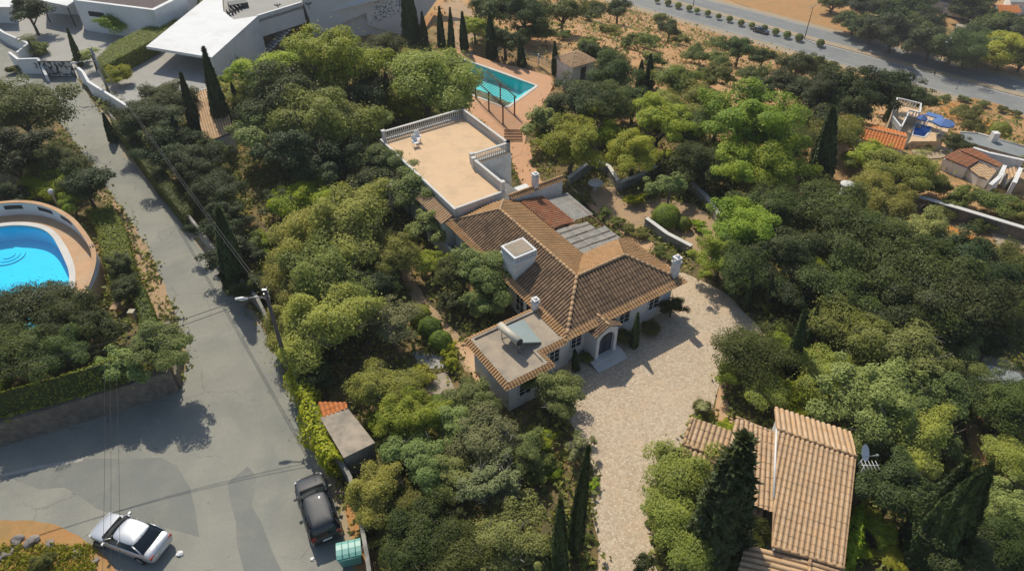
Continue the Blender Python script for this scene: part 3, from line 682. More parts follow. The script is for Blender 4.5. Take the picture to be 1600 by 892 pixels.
for i in range(13):
    b = 6.75+i*.135; vbox(c2, .11, .19, b, b+.07, 4.84, 5.25); vbox(c2, 1.97, 2.05, b, b+.07, 4.84, 5.25)
vbox(c2, .05, 2.1, 6.6, 8.5, 4.751, 4.84); c2.build('vent_band', 'white2', bigc)
c3 = MB(); vbox(c3, .3, 1.85, 6.85, 8.25, 4.76, 5.24); c3.build('flue_core', 'dark_metal', bigc)
c3 = MB(); c3.tiles([V(.26, 6.80, 5.385), V(1.9, 6.80, 5.385), V(1.9, 8.30, 5.385), V(.26, 8.30, 5.385)], E1, .2, .015, .4, seed=71); c3.build('cap_tiles', 'roof_felt', bigc)

# windows and doors ----------------------------------------------------
def window(a, b, z, w, h, parent=wall, along=E1, out=-E2):
    c = V(a, b, z); mb = MB()
    def bar(u0, u1, z0, z1, d0, d1, m):
        m.slab([c+along*u0+out*d0+Vector((0, 0, z0)), c+along*u1+out*d0+Vector((0, 0, z0)), c+along*u1+out*d0+Vector((0, 0, z1)), c+along*u0+out*d0+Vector((0, 0, z1))], out*(d1-d0))
    hw_, hh = w/2, h/2; t = .09
    for args in ((-hw_-t, -hw_, -hh-t, hh+t), (hw_, hw_+t, -hh-t, hh+t), (-hw_, hw_, hh, hh+t), (-hw_, hw_, -hh-t, -hh)): bar(*args, 0.0, .07, mb)
    fr = mb.build('window', 'frame', parent)
    g = MB(); bar(-hw_, hw_, -hh, hh, .005, .02, g); g.build('pane', 'glass', fr)
    q = MB(); bar(-.03, .03, -hh, hh, .021, .045, q)
    for zz in (-hh*.33, hh*.33):
        bar(-hw_, -.031, zz-.02, zz+.02, .021, .04, q); bar(.031, hw_, zz-.02, zz+.02, .021, .04, q)
    q.build('glazing_bars', 'frame', fr)
    s = MB(); bar(-hw_-.14, hw_+.14, -hh-t-.07, -hh-t-.001, 0.0, .16, s); s.build('sill', 'coping', fr)
for a in (8.5, 5.6): window(a, .35, 1.65, .95, 1.15)
window(1.15, .35, 1.65, .85, 1.15)
window(.34, 6.2, 1.3, 1.0, 1.9, along=E2, out=-E1); window(.34, 9.4, 1.7, .9, 1.1, along=E2, out=-E1); window(.34, 14.2, 1.7, .9, 1.3, along=E2, out=-E1)
sb = MB(); vbox(sb, .30, .345, 4.2, 5.3, .1, 2.5); sb.build('side_door', 'shutter', wall)
# porch with arch
def arch_front(mb, a0, a1, b, ztop_c, ztop_s, w, hs, z0, th):
    """front wall with an arched opening: outline gable, arch of half width w springing at hs"""
    ac = (a0+a1)/2; N = 12; inner = [(ac-w, z0), (ac-w, hs)] + [(ac-w*math.cos(math.pi*i/N), hs+w*.85*math.sin(math.pi*i/N)) for i in range(1, N)] + [(ac+w, hs), (ac+w, z0)]
    def outer(a, z):
        if z <= hs+1e-6: return (a0 if a < ac else a1, z)
        t = (a-(ac-w))/(2*w); aa = a0+(a1-a0)*t
        return (aa, ztop_s+(ztop_c-ztop_s)*(1-abs(2*t-1)))
    for i in range(len(inner)-1):
        p, q = inner[i], inner[i+1]; P, Q = outer(*p), outer(*q)
        mb.slab([V(p[0], b, p[1]), V(q[0], b, q[1]), V(Q[0], b, Q[1]), V(P[0], b, P[1])], E2*th)
pw = MB(); arch_front(pw, 1.95, 3.85, -.95, 3.15, 2.65, .68, 1.95, .35, .28)
vbox(pw, 1.95, 2.15, -.66, .34, .0, 2.62); vbox(pw, 3.65, 3.85, -.66, .34, 0, 2.62)
porch = pw.build('porch', 'white2', villa)
pd = MB(); N = 12
pd.slab([V(2.9-.68, -.70, .36), V(2.9+.68, -.70, .36), V(2.9+.68, -.70, 1.95)] + [V(2.9+.68*math.cos(math.pi*i/N), -.70, 1.95+.578*math.sin(math.pi*i/N)) for i in range(1, N)] + [V(2.9-.68, -.70, 1.95)], E2*.06)
dr = pd.build('door', 'shutter', porch)
hd = MB(); hd.slab([V(2.87, -.73, .4), V(2.93, -.73, .4), V(2.93, -.73, 2.45), V(2.87, -.73, 2.45)], E2*.028)
for u in (2.35, 3.05):
    for z in (.55, 1.35): hd.slab([V(u, -.72, z), V(u+.4, -.72, z), V(u+.4, -.72, z+.65), V(u, -.72, z+.65)], E2*.018)
hd.build('door_panels', plain('door_panel_paint', (0.045, 0.055, 0.08), .45), dr)
pr = MB(); pr.tiles([V(2.9, -1.1, 3.3), V(2.9, .6, 3.3), V(1.7, .6, 2.72), V(1.7, -1.1, 2.72)], -E1, .2, .05, .35, seed=81)
pr.tiles([V(2.9, -1.1, 3.3), V(4.1, -1.1, 2.72), V(4.1, .6, 2.72), V(2.9, .6, 3.3)], E1, .2, .05, .35, seed=82)
pr.build('porch_roof', 'tile_old', porch); rg = MB(); rg.ridge(V(2.9, -1.1, 3.33), V(2.9, .3, 3.33), .09); rg.build('ridge_cap', 'mortar', porch)
sp = MB()
for i in range(3): vbox(sp, 1.55-.0*i, 4.25, -1.9+.3*i, -.66, -.1, .12+.12*i)
sp.build('step', 'coping', villa)
# flat roofed annex
an = root('annex', V(-4, 1), 'low flat roofed annex with tiled eaves carrying the solar water heater', 'annex')
W = MB(); vbox(W, -5.55, -2.75, -1.2, 3.2, -.2, 2.9); vbox(W, -2.749, .33, .05, 3.2, -.2, 2.9); aw = W.build('wall', 'white', an)
fl = MB(); vbox(fl, -5.6, -2.7, -1.25, 3.25, 2.91, 3.0); vbox(fl, -2.699, -.35, 0, 3.25, 2.91, 3.0); fl.build('flat_roof', 'roof_felt', an)
kb = MB(); vbox(kb, -5.72, -5.5, -1.37, 3.37, 2.9, 3.12); vbox(kb, -5.499, -2.6, -1.37, -1.17, 2.9, 3.12); vbox(kb, -2.8, -2.6, -1.169, .1, 2.9, 3.12)
vbox(kb, -2.599, -.4, -.1, .09, 2.9, 3.12); vbox(kb, -5.499, -.3, 3.2, 3.38, 2.9, 3.12); kb.build('kerb', 'concrete', an)
et = MB()
for f, dn, s_ in (([V(-5.7, -1.4, 3.1), V(-5.7, 3.4, 3.1), V(-6.1, 3.6, 2.86), V(-6.1, -1.75, 2.86)], -E1, 91), ([V(-5.7, -1.35, 3.1), V(-6.1, -1.75, 2.86), V(-2.2, -1.75, 2.86), V(-2.6, -1.35, 3.1)], -E2, 92),
                ([V(-2.6, -1.35, 3.1), V(-2.2, -1.75, 2.86), V(-2.2, -.5, 2.86), V(-2.6, -.1, 3.1)], E1, 93), ([V(-2.6, -.08, 3.1), V(-2.2, -.5, 2.86), V(-.3, -.5, 2.86), V(-.3, -.08, 3.1)], -E2, 94), ([V(-5.8, 3.35, 3.1), V(-.4, 3.35, 3.1), V(-.4, 3.7, 2.9), V(-6.1, 3.7, 2.9)], E2, 95)):
    et.tiles(f, dn, .23, .06, .3, seed=s_)
et.build('eave_tiles', 'tile_sun', an)
window(-1.0, .05, 1.55, .8, 1.2, aw); window(-4.3, -1.2, 1.5, .9, 1.0, aw)
ap_ = MB(); arch_front(ap_, -2.7, -1.75, -.32, 2.62, 2.4, .34, 1.75, 0, .2); vbox(ap_, -1.9, -1.751, -.119, .04, 0, 2.4); ap_.build('side_porch', 'white2', aw)
dd = MB(); vbox(dd, -2.56, -1.9, -.02, .03, .05, 2.1); dd.build('door', 'shutter', aw)
# solar heater
sh = root('solar_water_heater', V(-4, 1.2, 3.0), 'solar water heater with cream tank and tilted panel on the flat annex roof', 'solar heater')
p0, p1 = at(781, 508, 4.15), at(811, 534, 4.15)
t = MB(); ax = (p1-p0).normalized()
t.tube([p0-ax*.05, p0, p1, p1+ax*.05], [.16, .27, .27, .16], 18); t.build('tank', pm('cream_tank', (0.55, .5, .4), (.5, .45, .36), 2, .4), sh)
q = MB(); q.tube([p1+ax*.06, p1+ax*.10], .26, 18); q.build('tank_end', 'dark_metal', sh)
lo0, lo1 = at(818, 499, 3.12), at(846, 534, 3.12)
pn = MB(); up0, up1 = p0+ax*.1+Vector((.22, .1, -.2)), p1-ax*.05+Vector((.22, .1, -.2))
pn.slab([up0, up1, lo1, lo0], (0, 0, -.08)); pn.build('panel', plain('collector_glass', (.30, .36, .34), .25, 0, .6), sh)
lg = MB()
for p in (p0+ax*.2, p1-ax*.1):
    lg.tube([p, Vector((p.x, p.y, 3.0))], .035, 5); lg.tube([Vector((p.x, p.y, 3.05)), Vector((p.x+.9, p.y+.5, 3.05))], .025, 5)
lg.tube([p1+ax*.05, p1+ax*.05+Vector((0, 0, -1.1))], .03, 5); lg.build('stand', 'grey_metal', sh)
# two stacked plastic chairs on the roof terrace
def plastic_chair(loc, rz, label):
    r = root('plastic_chair', loc, label, 'chair', 'plastic chairs on the roof terrace'); LOC[r.name] = Vector((0, 0, 0)); r.rotation_euler.z = rz
    mb = MB(); mb.box((0, 0, .43), (.52, .52, .06)); mb.build('seat', 'plastic_w', r)
    mb = MB(); mb.slab([(-.26, .24, .45), (.26, .24, .45), (.24, .40, 1.0), (-.24, .40, 1.0)], (0, .04, .01)); mb.build('backrest', 'plastic_w', r)
    for sx in (-1, 1):
        for sy in (-1, 1):
            mb = MB(); mb.tube([(sx*.24, sy*.24, .42), (sx*.27, sy*.27, 0)], [.03, .022], 6); mb.build('leg', 'plastic_w', r)
        mb = MB(); mb.box((sx*.28, 0, .66), (.06, .5, .04)); mb.box((sx*.28, -.22, .54), (.05, .05, .22)); mb.build('armrest', 'plastic_w', r)
    return r
plastic_chair(at(650, 229, 4.1), .5, 'white plastic chair standing nearer the left edge of the peach roof terrace')
plastic_chair(at(653, 222, 4.1), .3, 'white plastic chair standing just behind the other chair on the roof terrace')
KEEP_OUT.append([(V(*p).x, V(*p).y) for p in ((-1.0, -.8), (11.4, -.8), (11.4, 16), (10, 31), (-1, 31))])
KEEP_OUT.append([(V(*p).x, V(*p).y) for p in ((-6.3, -1.9), (-.5, -1.9), (-.5, 3.8), (-6.3, 3.8))])
# ---------------------------------------------------------------- pools
def ring_prism(mb, outer, inner, z0, z1):
    """solid plate over 'outer' with a hole 'inner' (same number of points, matched)"""
    n = len(outer)
    vs = [(p[0], p[1], z1) for p in outer]+[(p[0], p[1], z1) for p in inner]+[(p[0], p[1], z0) for p in outer]
    fs = []
    for i in range(n):
        j = (i+1) % n; fs.append([i, j, n+j, n+i]); fs.append([i, 2*n+i, 2*n+j, j])
    return mb.add(vs, fs)
def resample(poly, n, c):
    """n points on the outline hit by rays from c"""
    out = []
    for k in range(n):
        a = 2*math.pi*k/n; d = (math.cos(a), math.sin(a)); best = None
        for i in range(len(poly)):
            p, q = poly[i], poly[(i+1) % len(poly)]; ex, ey = q[0]-p[0], q[1]-p[1]
            den = d[0]*ey-d[1]*ex
            if abs(den) < 1e-9: continue
            t = ((p[0]-c[0])*ey-(p[1]-c[1])*ex)/den; s = ((p[0]-c[0])*d[1]-(p[1]-c[1])*d[0])/den
            if t > 0 and -1e-6 <= s <= 1+1e-6 and (best is None or t > best): best = t
        best = best or 1.0
        out.append((c[0]+d[0]*best, c[1]+d[1]*best))
    return out
def pool(label, water_poly, deck_poly, zdeck, zbase, wm, bm_, deck_m, cop_w, group_n=96, depth_=1.1, deck_name='pool_deck'):
    c = (sum(p[0] for p in water_poly)/len(water_poly), sum(p[1] for p in water_poly)/len(water_poly))
    r = root('swimming_pool', (c[0], c[1], zdeck), label, 'swimming pool')
    W_ = resample(water_poly, group_n, c)
    Cp = []
    for p in W_:
        d = Vector((p[0]-c[0], p[1]-c[1])); d.normalize(); Cp.append((p[0]+d.x*cop_w, p[1]+d.y*cop_w))
    D_ = resample(deck_poly, group_n, c)
    mb = MB(); ring_prism(mb, D_, Cp, zbase, zdeck); mb.build('deck', deck_m, r)
    mb = MB(); ring_prism(mb, Cp, W_, zdeck-.02, zdeck+.05)
    n = len(W_); mb.add([(p[0], p[1], zdeck+.05) for p in W_]+[(p[0], p[1], zdeck-.15) for p in W_], [[i, n+i, n+(i+1) % n, (i+1) % n] for i in range(n)])
    mb.build('coping', 'coping', r)
    mb = MB(); n = len(W_)
    mb.add([(p[0], p[1], zdeck-.1) for p in W_]+[(p[0], p[1], zdeck-depth_) for p in W_], [[i, n+i, n+(i+1) % n, (i+1) % n] for i in range(n)]+[list(range(n, 2*n))])
    mb.build('basin', bm_, r)
    mb = MB(); mb.poly([(p[0], p[1], zdeck-.1) for p in W_]); w = mb.build('water', wm, r)
    return r, W_
# left: raised round terrace
LZ = 1.6
lw_px = smooth_poly([at(*p, LZ) for p in [(-110, 450), (-90, 372), (0, 353), (45, 352), (78, 362), (96, 395), (112, 432), (100, 470), (60, 540), (-60, 560)]], 3)
ld_poly = smooth_poly([at(*p, LZ) for p in [(-140, 460), (-130, 345), (-20, 338), (60, 330), (118, 352), (150, 390), (158, 412), (140, 455), (105, 500), (60, 580), (-100, 590)]], 3)
lp, lW = pool('kidney shaped blue pool on the round raised terrace at the left edge', lw_px, ld_poly, LZ, -.3, 'water_l', 'basin_l', 'deck_tan', .55, depth_=1.5)
KEEP_OUT.append(ld_poly)
# curved seat-high wall round the terrace with planter slots
wl = root('curved_wall', (*ld_poly[0], LZ), 'curved white parapet with dark slots around the round pool terrace', 'wall')
WC = smooth_poly([at(*p, LZ) for p in [(-140, 460), (-130, 345), (-20, 338), (60, 330), (118, 352), (150, 390), (158, 412), (140, 455), (105, 500), (60, 580), (-100, 590)]], 3)
cc = at(40, 440, LZ)
arc = [p for p in WC if (p[1] > cc.y-1 and p[0] < 30) ]
arc.sort(key=lambda p: -math.atan2(p[1]-cc.y, p[0]-cc.x))
mb = MB(); cpm = MB(); slots = MB()
tot = 0
for i in range(len(arc)-1):
    p, q = Vector((*arc[i], 0)), Vector((*arc[i+1], 0)); d = (q-p); L = d.length
    if L > 3: continue
    n = Vector((d.y, -d.x, 0)).normalized(); t_ = i/(len(arc)-1); h = 1.25 if t_ < .62 else 1.25-(t_-.62)/.38*1.05
    h2 = 1.25 if (i+1)/(len(arc)-1) < .62 else 1.25-((i+1)/(len(arc)-1)-.62)/.38*1.05
    for m, z0, za, zb, o0, o1 in ((mb, LZ-.1, LZ+h, LZ+h2, 0, .25), (cpm, None, None, None, -.05, .32)):
        P = [p-n*o0, q-n*o0, q+n*o1, p+n*o1] if False else [p+n*o0, q+n*o0, q+n*o1, p+n*o1]
        if z0 is None: m.prism([(v.x, v.y) for v in P], [LZ+h+.001, LZ+h2+.001, LZ+h2+.001, LZ+h+.001], [LZ+h+.07, LZ+h2+.07, LZ+h2+.07, LZ+h+.07])
        else: m.prism([(v.x, v.y) for v in P], z0, [za, zb, zb, za])
    if int(tot/1.6) % 2 == 1 and h > .9:
        slots.prism([(v.x, v.y) for v in (p+n*.12, q+n*.12, q-n*.02, p-n*.02)] if False else [(v.x, v.y) for v in (p-n*.015, q-n*.015, q+n*.1, p+n*.1)], LZ+.62, LZ+1.0)
        slots.prism([(v.x, v.y) for v in (p+n*.2, q+n*.2, q+n*.27, p+n*.27)], LZ+.62, LZ+1.0)
    tot += L
mb.build('wall', 'white2', wl); cpm.build('coping', 'deck_tan', wl); slots.build('slot', 'dark_metal', wl)
stp = MB()
for k_, rr_ in enumerate((1.25, .9, .55)):
    c_ = at(5, 385, LZ-.4)
    stp.prism([(c_.x+rr_*math.cos(a), c_.y-rr_*math.sin(a)) for a in [R_(-100+i*12) for i in range(18)]], LZ-1.45, LZ-1.42+.07*k_)
stp.build('pool_step', 'basin_l', lp)
# middle: long turquoise pool by the villa
pA, pB, pC = at(715, 91, 0), at(837, 135, 0), at(790, 169, 0)
pD = pA+(pC-pB)
deck = [at(*p, 0) for p in [(697, 78), (712, 77), (770, 97), (810, 106), (860, 120), (866, 130), (858, 148), (846, 168), (832, 186), (822, 210), (818, 240), (795, 250), (770, 215), (752, 190)]]+[pD+(pD-pC)*.12+(pD-pA)*.25]
mp, mW = pool('long rectangular turquoise pool beyond the villa, on a terracotta deck', [pA, pB, pC, pD], deck, .06, -2.6, 'water_m', 'basin_m', 'deck', .4, depth_=1.6)
KEEP_OUT.append([(p.x, p.y) for p in deck]); KEEP_OUT.append([(p.x, p.y) for p in (pA, pB, pC, pD)])
stp = MB()
e_ = (pC-pB).normalized(); f_ = (pA-pB).normalized()
for i in range(3):
    o_ = pB+f_*.45*i; stp.prism([((o_+e_*s).x+0*f_.x, (o_+e_*s).y) for s in (0.05, 4.5)]+[((o_+e_*s+f_*.45).x, (o_+e_*s+f_*.45).y) for s in (4.5, .05)], -1.5, -.25-.3*i)
stp.build('pool_step', 'basin_m', mp)
ld = MB(); q = at(735, 92, .06)
for s in (-.25, .25):
    o_ = q-f_*s; ld.tube([o_+Vector((0, .3, 0)), o_+Vector((0, .3, .7)), o_+Vector((0, 0, .85)), o_+Vector((.1, -.35, .5)), o_+Vector((.1, -.35, -.5))], .03, 6)
tag(ld.build('pool_ladder', 'grey_metal', None, at_=q), 'chrome pool ladder at the far corner of the turquoise pool', 'ladder')
# pergola over the near corner
pg = root('pergola', at(786, 193.5), 'brown timber pergola at the near end of the turquoise pool', 'pergola')
g1, g2 = at(786, 194, .06), at(764, 173, .06); zt = 2.3
dirb = (g2-g1).normalized(); across = (at(803, 152, zt)-at(786, 165, zt)); across.z = 0; across = across.normalized(); Lb = (g2-g1).length
for o_ in (g1, g2, g1+dirb*(Lb*2), g1+across*2.6, g2+across*2.6):
    mb = MB(); mb.box(o_+Vector((0, 0, zt/2)), (.16, .16, zt)); mb.build('post', 'wood', pg)
mb = MB()
for o_ in (g1, g1+across*2.6):
    mb.tube([o_-dirb*.4+Vector((0, 0, zt)), o_+dirb*(Lb*2+.4)+Vector((0, 0, zt))], .08, 4)
mb.build('beam', 'wood', pg)
n_ = int((Lb*2+.6)/.42)
for i in range(n_):
    o_ = g1+dirb*(-.3+i*.42)+Vector((0, 0, zt+.12)); mb = MB(); mb.tube([o_-across*.5, o_+across*3.1], .045, 4); mb.build('slat', 'wood', pg)
mb = MB()
for i in range(4):
    o_ = at(789+i*0, 205+i*5, .1); mb.box(o_+Vector((.9, 0, .1)), (2.0, .12, .12))
tag(mb.build('garden_step', 'wood', None, at_=at(800, 212, .05)), 'timber edged garden steps leading down from the pool deck', 'steps')
# pool house
ph = root('pool_house', G(896, 124), 'little white pool house with a hipped tile roof', 'hut')
c = G(897, 122); s_ = 1.7; ca, sa = VA, 0
def rot(c, a, b, z, an=VA): return Vector((c.x+a*math.cos(an)-b*math.sin(an), c.y+a*math.sin(an)+b*math.cos(an), c.z+z))
mb = MB(); mb.prism([(rot(c, *p, 0).x, rot(c, *p, 0).y) for p in ((-s_, -s_), (s_, -s_), (s_, s_), (-s_, s_))], c.z-1, c.z+2.5); hw_ = mb.build('wall', 'white', ph)
mb = MB(); t_ = rot(c, 0, 0, 3.4); cs = [rot(c, a, b, 2.45) for a, b in ((-2.0, -2.0), (2.0, -2.0), (2.0, 2.0), (-2.0, 2.0))]
for i in range(4):
    m_ = (cs[i]+cs[(i+1) % 4])/2-t_; mb.tiles([t_, cs[i], cs[(i+1) % 4]], m_, .25, .06, .4, seed=100+i)
mb.build('roof', 'tile_tan', ph)
mb = MB(); p = rot(c, 0, -s_-.02, 1.0); mb.box((p.x, p.y, c.z+1.0), (.8, .05, 2.0), VA); mb.build('door', 'shutter', ph)
# see-through fence behind the pool
pf = root('pool_fence', G(800, 92), 'pale green mesh fence on white posts behind the pool deck', 'fence')
fp = [G(772, 84), G(792, 90), G(820, 97), G(841, 102), G(862, 112)]
mb = MB()
for p in fp: mb.box(p+Vector((0, 0, .75)), (.16, .16, 1.5))
mb.build('post', 'white2', pf)
mb = MB()
for p, q in zip(fp[:-1], fp[1:]):
    for z in (.4, .75, 1.1, 1.35): mb.tube([p+Vector((0, 0, z)), q+Vector((0, 0, z))], .03, 4)
    k_ = int((q-p).length/.25)
    for i in range(k_): o_ = p.lerp(q, i/k_); mb.tube([o_+Vector((0, 0, .3)), o_+Vector((0, 0, 1.35))], .02, 4)
mb.build('mesh_panel', pm('green_fence_paint', (.25, .34, .28), (.2, .3, .24)), pf)

# ---------------------------------------------------------------- terraced garden walls right of the villa
def wall_run(name, px, h, th, mat, label, cat='wall', capm=None, zoff=0.0, top=False, step=None):
    P = [G(*p, h) for p in px] if top else [G(*p) for p in px]
    r = root(name, (P[0].x, P[0].y, terr(P[0].x, P[0].y)), label, cat)
    mb = MB(); cp = MB()
    for p, q in zip(P[:-1], P[1:]):
        k_ = max(1, int((q-p).length/2.0))
        for i in range(k_):
            a, b = p.lerp(q, i/k_), p.lerp(q, (i+1)/k_); d = Vector((b.x-a.x, b.y-a.y, 0)); n = Vector((-d.y, d.x, 0)).normalized()*th/2
            za, zb = terr(a.x, a.y), terr(b.x, b.y)
            pl = [((a-n).x, (a-n).y), ((b-n).x, (b-n).y), ((b+n).x, (b+n).y), ((a+n).x, (a+n).y)]
            area = (pl[1][0]-pl[0][0])*(pl[2][1]-pl[0][1])-(pl[2][0]-pl[0][0])*(pl[1][1]-pl[0][1])
            zl = [za, zb, zb, za]
            mb.prism(pl, [z-.5 for z in zl], [z+h for z in zl])
            if capm:
                n2 = n*1.3; pl = [((a-n2).x, (a-n2).y), ((b-n2).x, (b-n2).y), ((b+n2).x, (b+n2).y), ((a+n2).x, (a+n2).y)]
                cp.prism(pl, [z+h+.002 for z in zl], [z+h+.08 for z in zl])
    mb.build('wall', mat, r)
    if capm: cp.build('coping', capm, r)
    return r
wall_run('garden_wall', [(1008, 354), (1040, 378), (1078, 398)], .9, .3, 'plaster_grey', 'low grey garden wall bordering the terrace beside the tiled villa', capm='coping')
wall_run('garden_wall', [(888, 290), (912, 272), (926, 262), (950, 272), (966, 298), (1000, 285), (1030, 268)], .9, .3, 'plaster_grey', 'angled grey wall round the parking bay above the courtyard', capm='coping')
wall_run('garden_wall', [(1078, 298), (1100, 318), (1112, 335), (1120, 348)], .9, .3, 'plaster_grey', 'short curved grey wall behind the olive tree terrace', capm='coping')
wall_run('retaining_wall', [(1400, 318), (1440, 328), (1490, 343), (1545, 360), (1600, 377), (1660, 395)], 1.2, .38, 'stone', 'long stone wall along the scrubby slope on the right', capm='coping')
wall_run('boundary_wall', [(168, 172), (215, 235), (270, 305), (335, 388), (400, 462), (440, 540), (492, 640), (522, 702), (546, 742), (561, 800), (572, 860), (582, 930), (590, 1010)], 1.6, .22, 'plaster_grey', 'long grey boundary wall between the access road and the villa garden', top=True)
wall_run('garden_wall', [(668, 360), (700, 385), (722, 405), (745, 432)], 1.0, .18, 'white', 'narrow white garden wall beside the villa west side', top=True)
wall_run('stone_wall', [(-80, 700), (0, 692), (110, 660), (200, 632), (279, 606)], 2.0, .7, 'stone', 'rough stone retaining wall under the clipped hedge at the junction')
wall_run('stone_wall', [(279, 606), (283, 560), (268, 520)], 1.2, .4, 'stone', 'short stone wall return at the road corner under the overhanging bush')
mb = MB()
for a, b, z in ((212, 478, .3), (198, 492, .3)): pass
# ---------------------------------------------------------------- garage with tile roofs
gr = root('garage', at(1260, 780), 'outbuilding covered by wide tan tile roofs at the lower right', 'outbuilding')
gzR, gzE = 3.6, 2.9
tl, tr_, br, bl = at(1213.5, 671, gzR), at(1338, 713.7, gzR), at(1319, 888, gzE), at(1206, 853, gzE)
br2 = bl+(br-bl)*1.02
dnv = (bl-tl); dnv = Vector((dnv.x, dnv.y, dnv.z))
mb = MB(); mb.tiles([tl, tr_, br, bl], (br-tr_), .27, .09, .45, seed=110)
bk0, bk1 = at(1243, 664, 3.75), at(1340, 688, 3.6)
back = Vector((tl-bl).xy.normalized().to_tuple()+(0,))
bkl, bkr = tl+back*2.3+Vector((0, 0, -.6)), tr_+back*2.3+Vector((0, 0, -.6))
mb.tiles([tl, bkl, bkr, tr_], back, .30, .085, .45, seed=111)
hipd = Vector((-(br-bl).y, (br-bl).x, 0)).normalized()
if hipd.dot(bl-tl) < 0: hipd = -hipd
h1, h2 = bl+(br-bl)*.52+hipd*1.2+Vector((0, 0, -.45)), None
grf = mb.build('roof', 'tile_tan', gr)
# the slightly lower strip of the same slope on its left
lf = (tl-tr_).normalized(); dn3 = Vector((0, 0, -.22)); q0, q1 = tl+dn3-lf*.1, tl+(bl-tl)*.72+dn3-lf*.1
mb = MB(); mb.tiles([q0, q0+lf*2.3+Vector((0, 0, .0)), q1+lf*1.9, q1], bl-tl, .27, .09, .45, seed=119); mb.build('roof', 'tile_tan', gr)
# low lean-to below the front eave, its channels running sideways
sd = (bl-br).normalized()
f0, f1, f2, f3 = bl+Vector((0, 0, -.12)), bl+(br-bl)*.54+Vector((0, 0, -.12)), bl+(br-bl)*.54+hipd*2.6+Vector((0, 0, -.3)), bl+hipd*2.6+Vector((0, 0, -.3))-(br-bl)*.1
mb = MB(); mb.tiles([f0+sd*1.2+Vector((0, 0, -.4)), f1, f2, f3+sd*1.2+Vector((0, 0, -.4))], sd, .32, .085, .45, seed=113)
g0, g1_, g2_ = br+Vector((0, 0, -.12)), br+hipd*2.6+Vector((0, 0, -.3)), f2
mb.tiles([f1, g0, g1_, f2], -sd, .32, .085, .45, seed=114); mb.build('roof', 'tile_tan', gr)
# left wing, lower
wz = 2.9
w0, w1 = at(1068, 695, wz), at(1208, 745, wz)
wt0, wt1 = at(1096, 660, wz+.0), at(1214, 694, wz+.0)
lw0 = (w0-w1).xy.normalized(); wb = Vector((-lw0.y, lw0.x, 0))
if wb.y < 0: wb = -wb
mb = MB()
mb.tiles([w0, w1, w1+wb*1.9+Vector((0, 0, .35)), w0+wb*1.9+Vector((0, 0, .35))], -wb, .30, .08, .45, seed=115)
mb.tiles([w0+Vector((0, 0, -.02)), w1+Vector((0, 0, -.02)), w1-wb*2.6+Vector((0, 0, -.75)), w0-wb*2.6+Vector((0, 0, -.75))], -wb, .30, .08, .45, seed=116)
u0, u1 = w0+wb*1.9+Vector((0, 0, .35)), w1+wb*1.9+Vector((0, 0, .35))
wr = mb.build('roof', 'tile_tan', gr)
mb = MB(); mb.ridge(w0+Vector((0, 0, .06)), w1+Vector((0, 0, .06)), .1); mb.ridge(u0+Vector((0, 0, .06)), w0+Vector((0, 0, .06)), .1); mb.build('ridge_cap', 'mortar', wr)
# small upper roof between
x0, x1 = at(1150, 652, 3.3), at(1213, 680, 3.3)
mb = MB(); mb.tiles([x0, x1, x1-wb*1.5+Vector((0, 0, -.3)), x0-wb*1.5+Vector((0, 0, -.3))], -wb, .30, .08, .45, seed=117); mb.build('roof', 'tile_tan', gr)
mb = MB(); mb.ridge(x0+Vector((0, 0, .05)), x1+Vector((0, 0, .05)), .09); mb.ridge(tl+Vector((0, 0, .05)), tr_+Vector((0, 0, .05)), .1)
mb.ridge(bl+Vector((0, 0, .03)), br+Vector((0, 0, .03)), .09); mb.ridge(f1+Vector((0, 0, .1)), f2+Vector((0, 0, .1)), .1); mb.build('ridge_cap', 'mortar', grf)
mb = MB(); gb = tl+(bl-tl)*.62
mb.tube([tl+Vector((-.02, 0, .05)), gb+Vector((-.02, 0, .05))], .06, 6); mb.build('gable_edge', 'white', grf)
mb = MB()
mb.prism([(p.x, p.y) for p in (tl+back*2.0+Vector((.3, 0, 0)), tr_+back*2.0-Vector((.25, 0, 0)), br-Vector((.3, -.3, 0)), bl+Vector((.45, .3, 0)))], -.2, [3.0, 3.0, 2.7, 2.7])
gw = mb.build('wall', 'white', gr)
mb = MB(); mb.prism([(p.x, p.y) for p in (w0+Vector((.4, .1, 0)), w1, u1, u0+Vector((.4, -.1, 0)))], -.2, 2.75); mb.build('wall', 'white', gr)
KEEP_OUT.append([(p.x, p.y) for p in (bkl, bkr, br, g1_, f3, w0-wb*2, w0, u0)])
gu = MB(); dz2 = Vector((0, 0, -.12)); gu.poly([p+dz2 for p in (tl, tr_, br, bl)]); gu.poly([p+dz2 for p in (tl, bkl, bkr, tr_)]); gu.poly([p+dz2 for p in (w0, w1, u1, u0)]); gu.build('roof_underlay', 'mortar', gr)
# satellite dish and aerial at the garage corner
dpos = at(1343, 722, 3.6)
ds = root('satellite_dish', dpos, 'white satellite dish on a short mast at the outbuilding corner', 'satellite dish')
mb = MB(); mb.tube([dpos+Vector((-.2, 0, -.9)), dpos+Vector((.1, 0, .3))], .035, 6); mb.build('mast', 'grey_metal', ds)
def dish(mb, c, aim, r):
    aim = Vector(aim).normalized(); u = aim.orthogonal().normalized(); w = aim.cross(u); vs = [c-aim*r*.25]; fs = []
    for j, (rr_, d_) in enumerate(((.5, .2), (.85, .08), (1, 0))):
        for k_ in range(16):
            a = k_*math.pi/8; vs.append(c+(u*math.cos(a)+w*math.sin(a))*r*rr_-aim*r*d_)
    for k_ in range(16): fs.append([0, 1+k_, 1+(k_+1) % 16])
    for j in range(2):
        for k_ in range(16): fs.append([1+j*16+k_, 1+(j+1)*16+k_, 1+(j+1)*16+(k_+1) % 16, 1+j*16+(k_+1) % 16])
    mb.add(vs, fs, None, True)
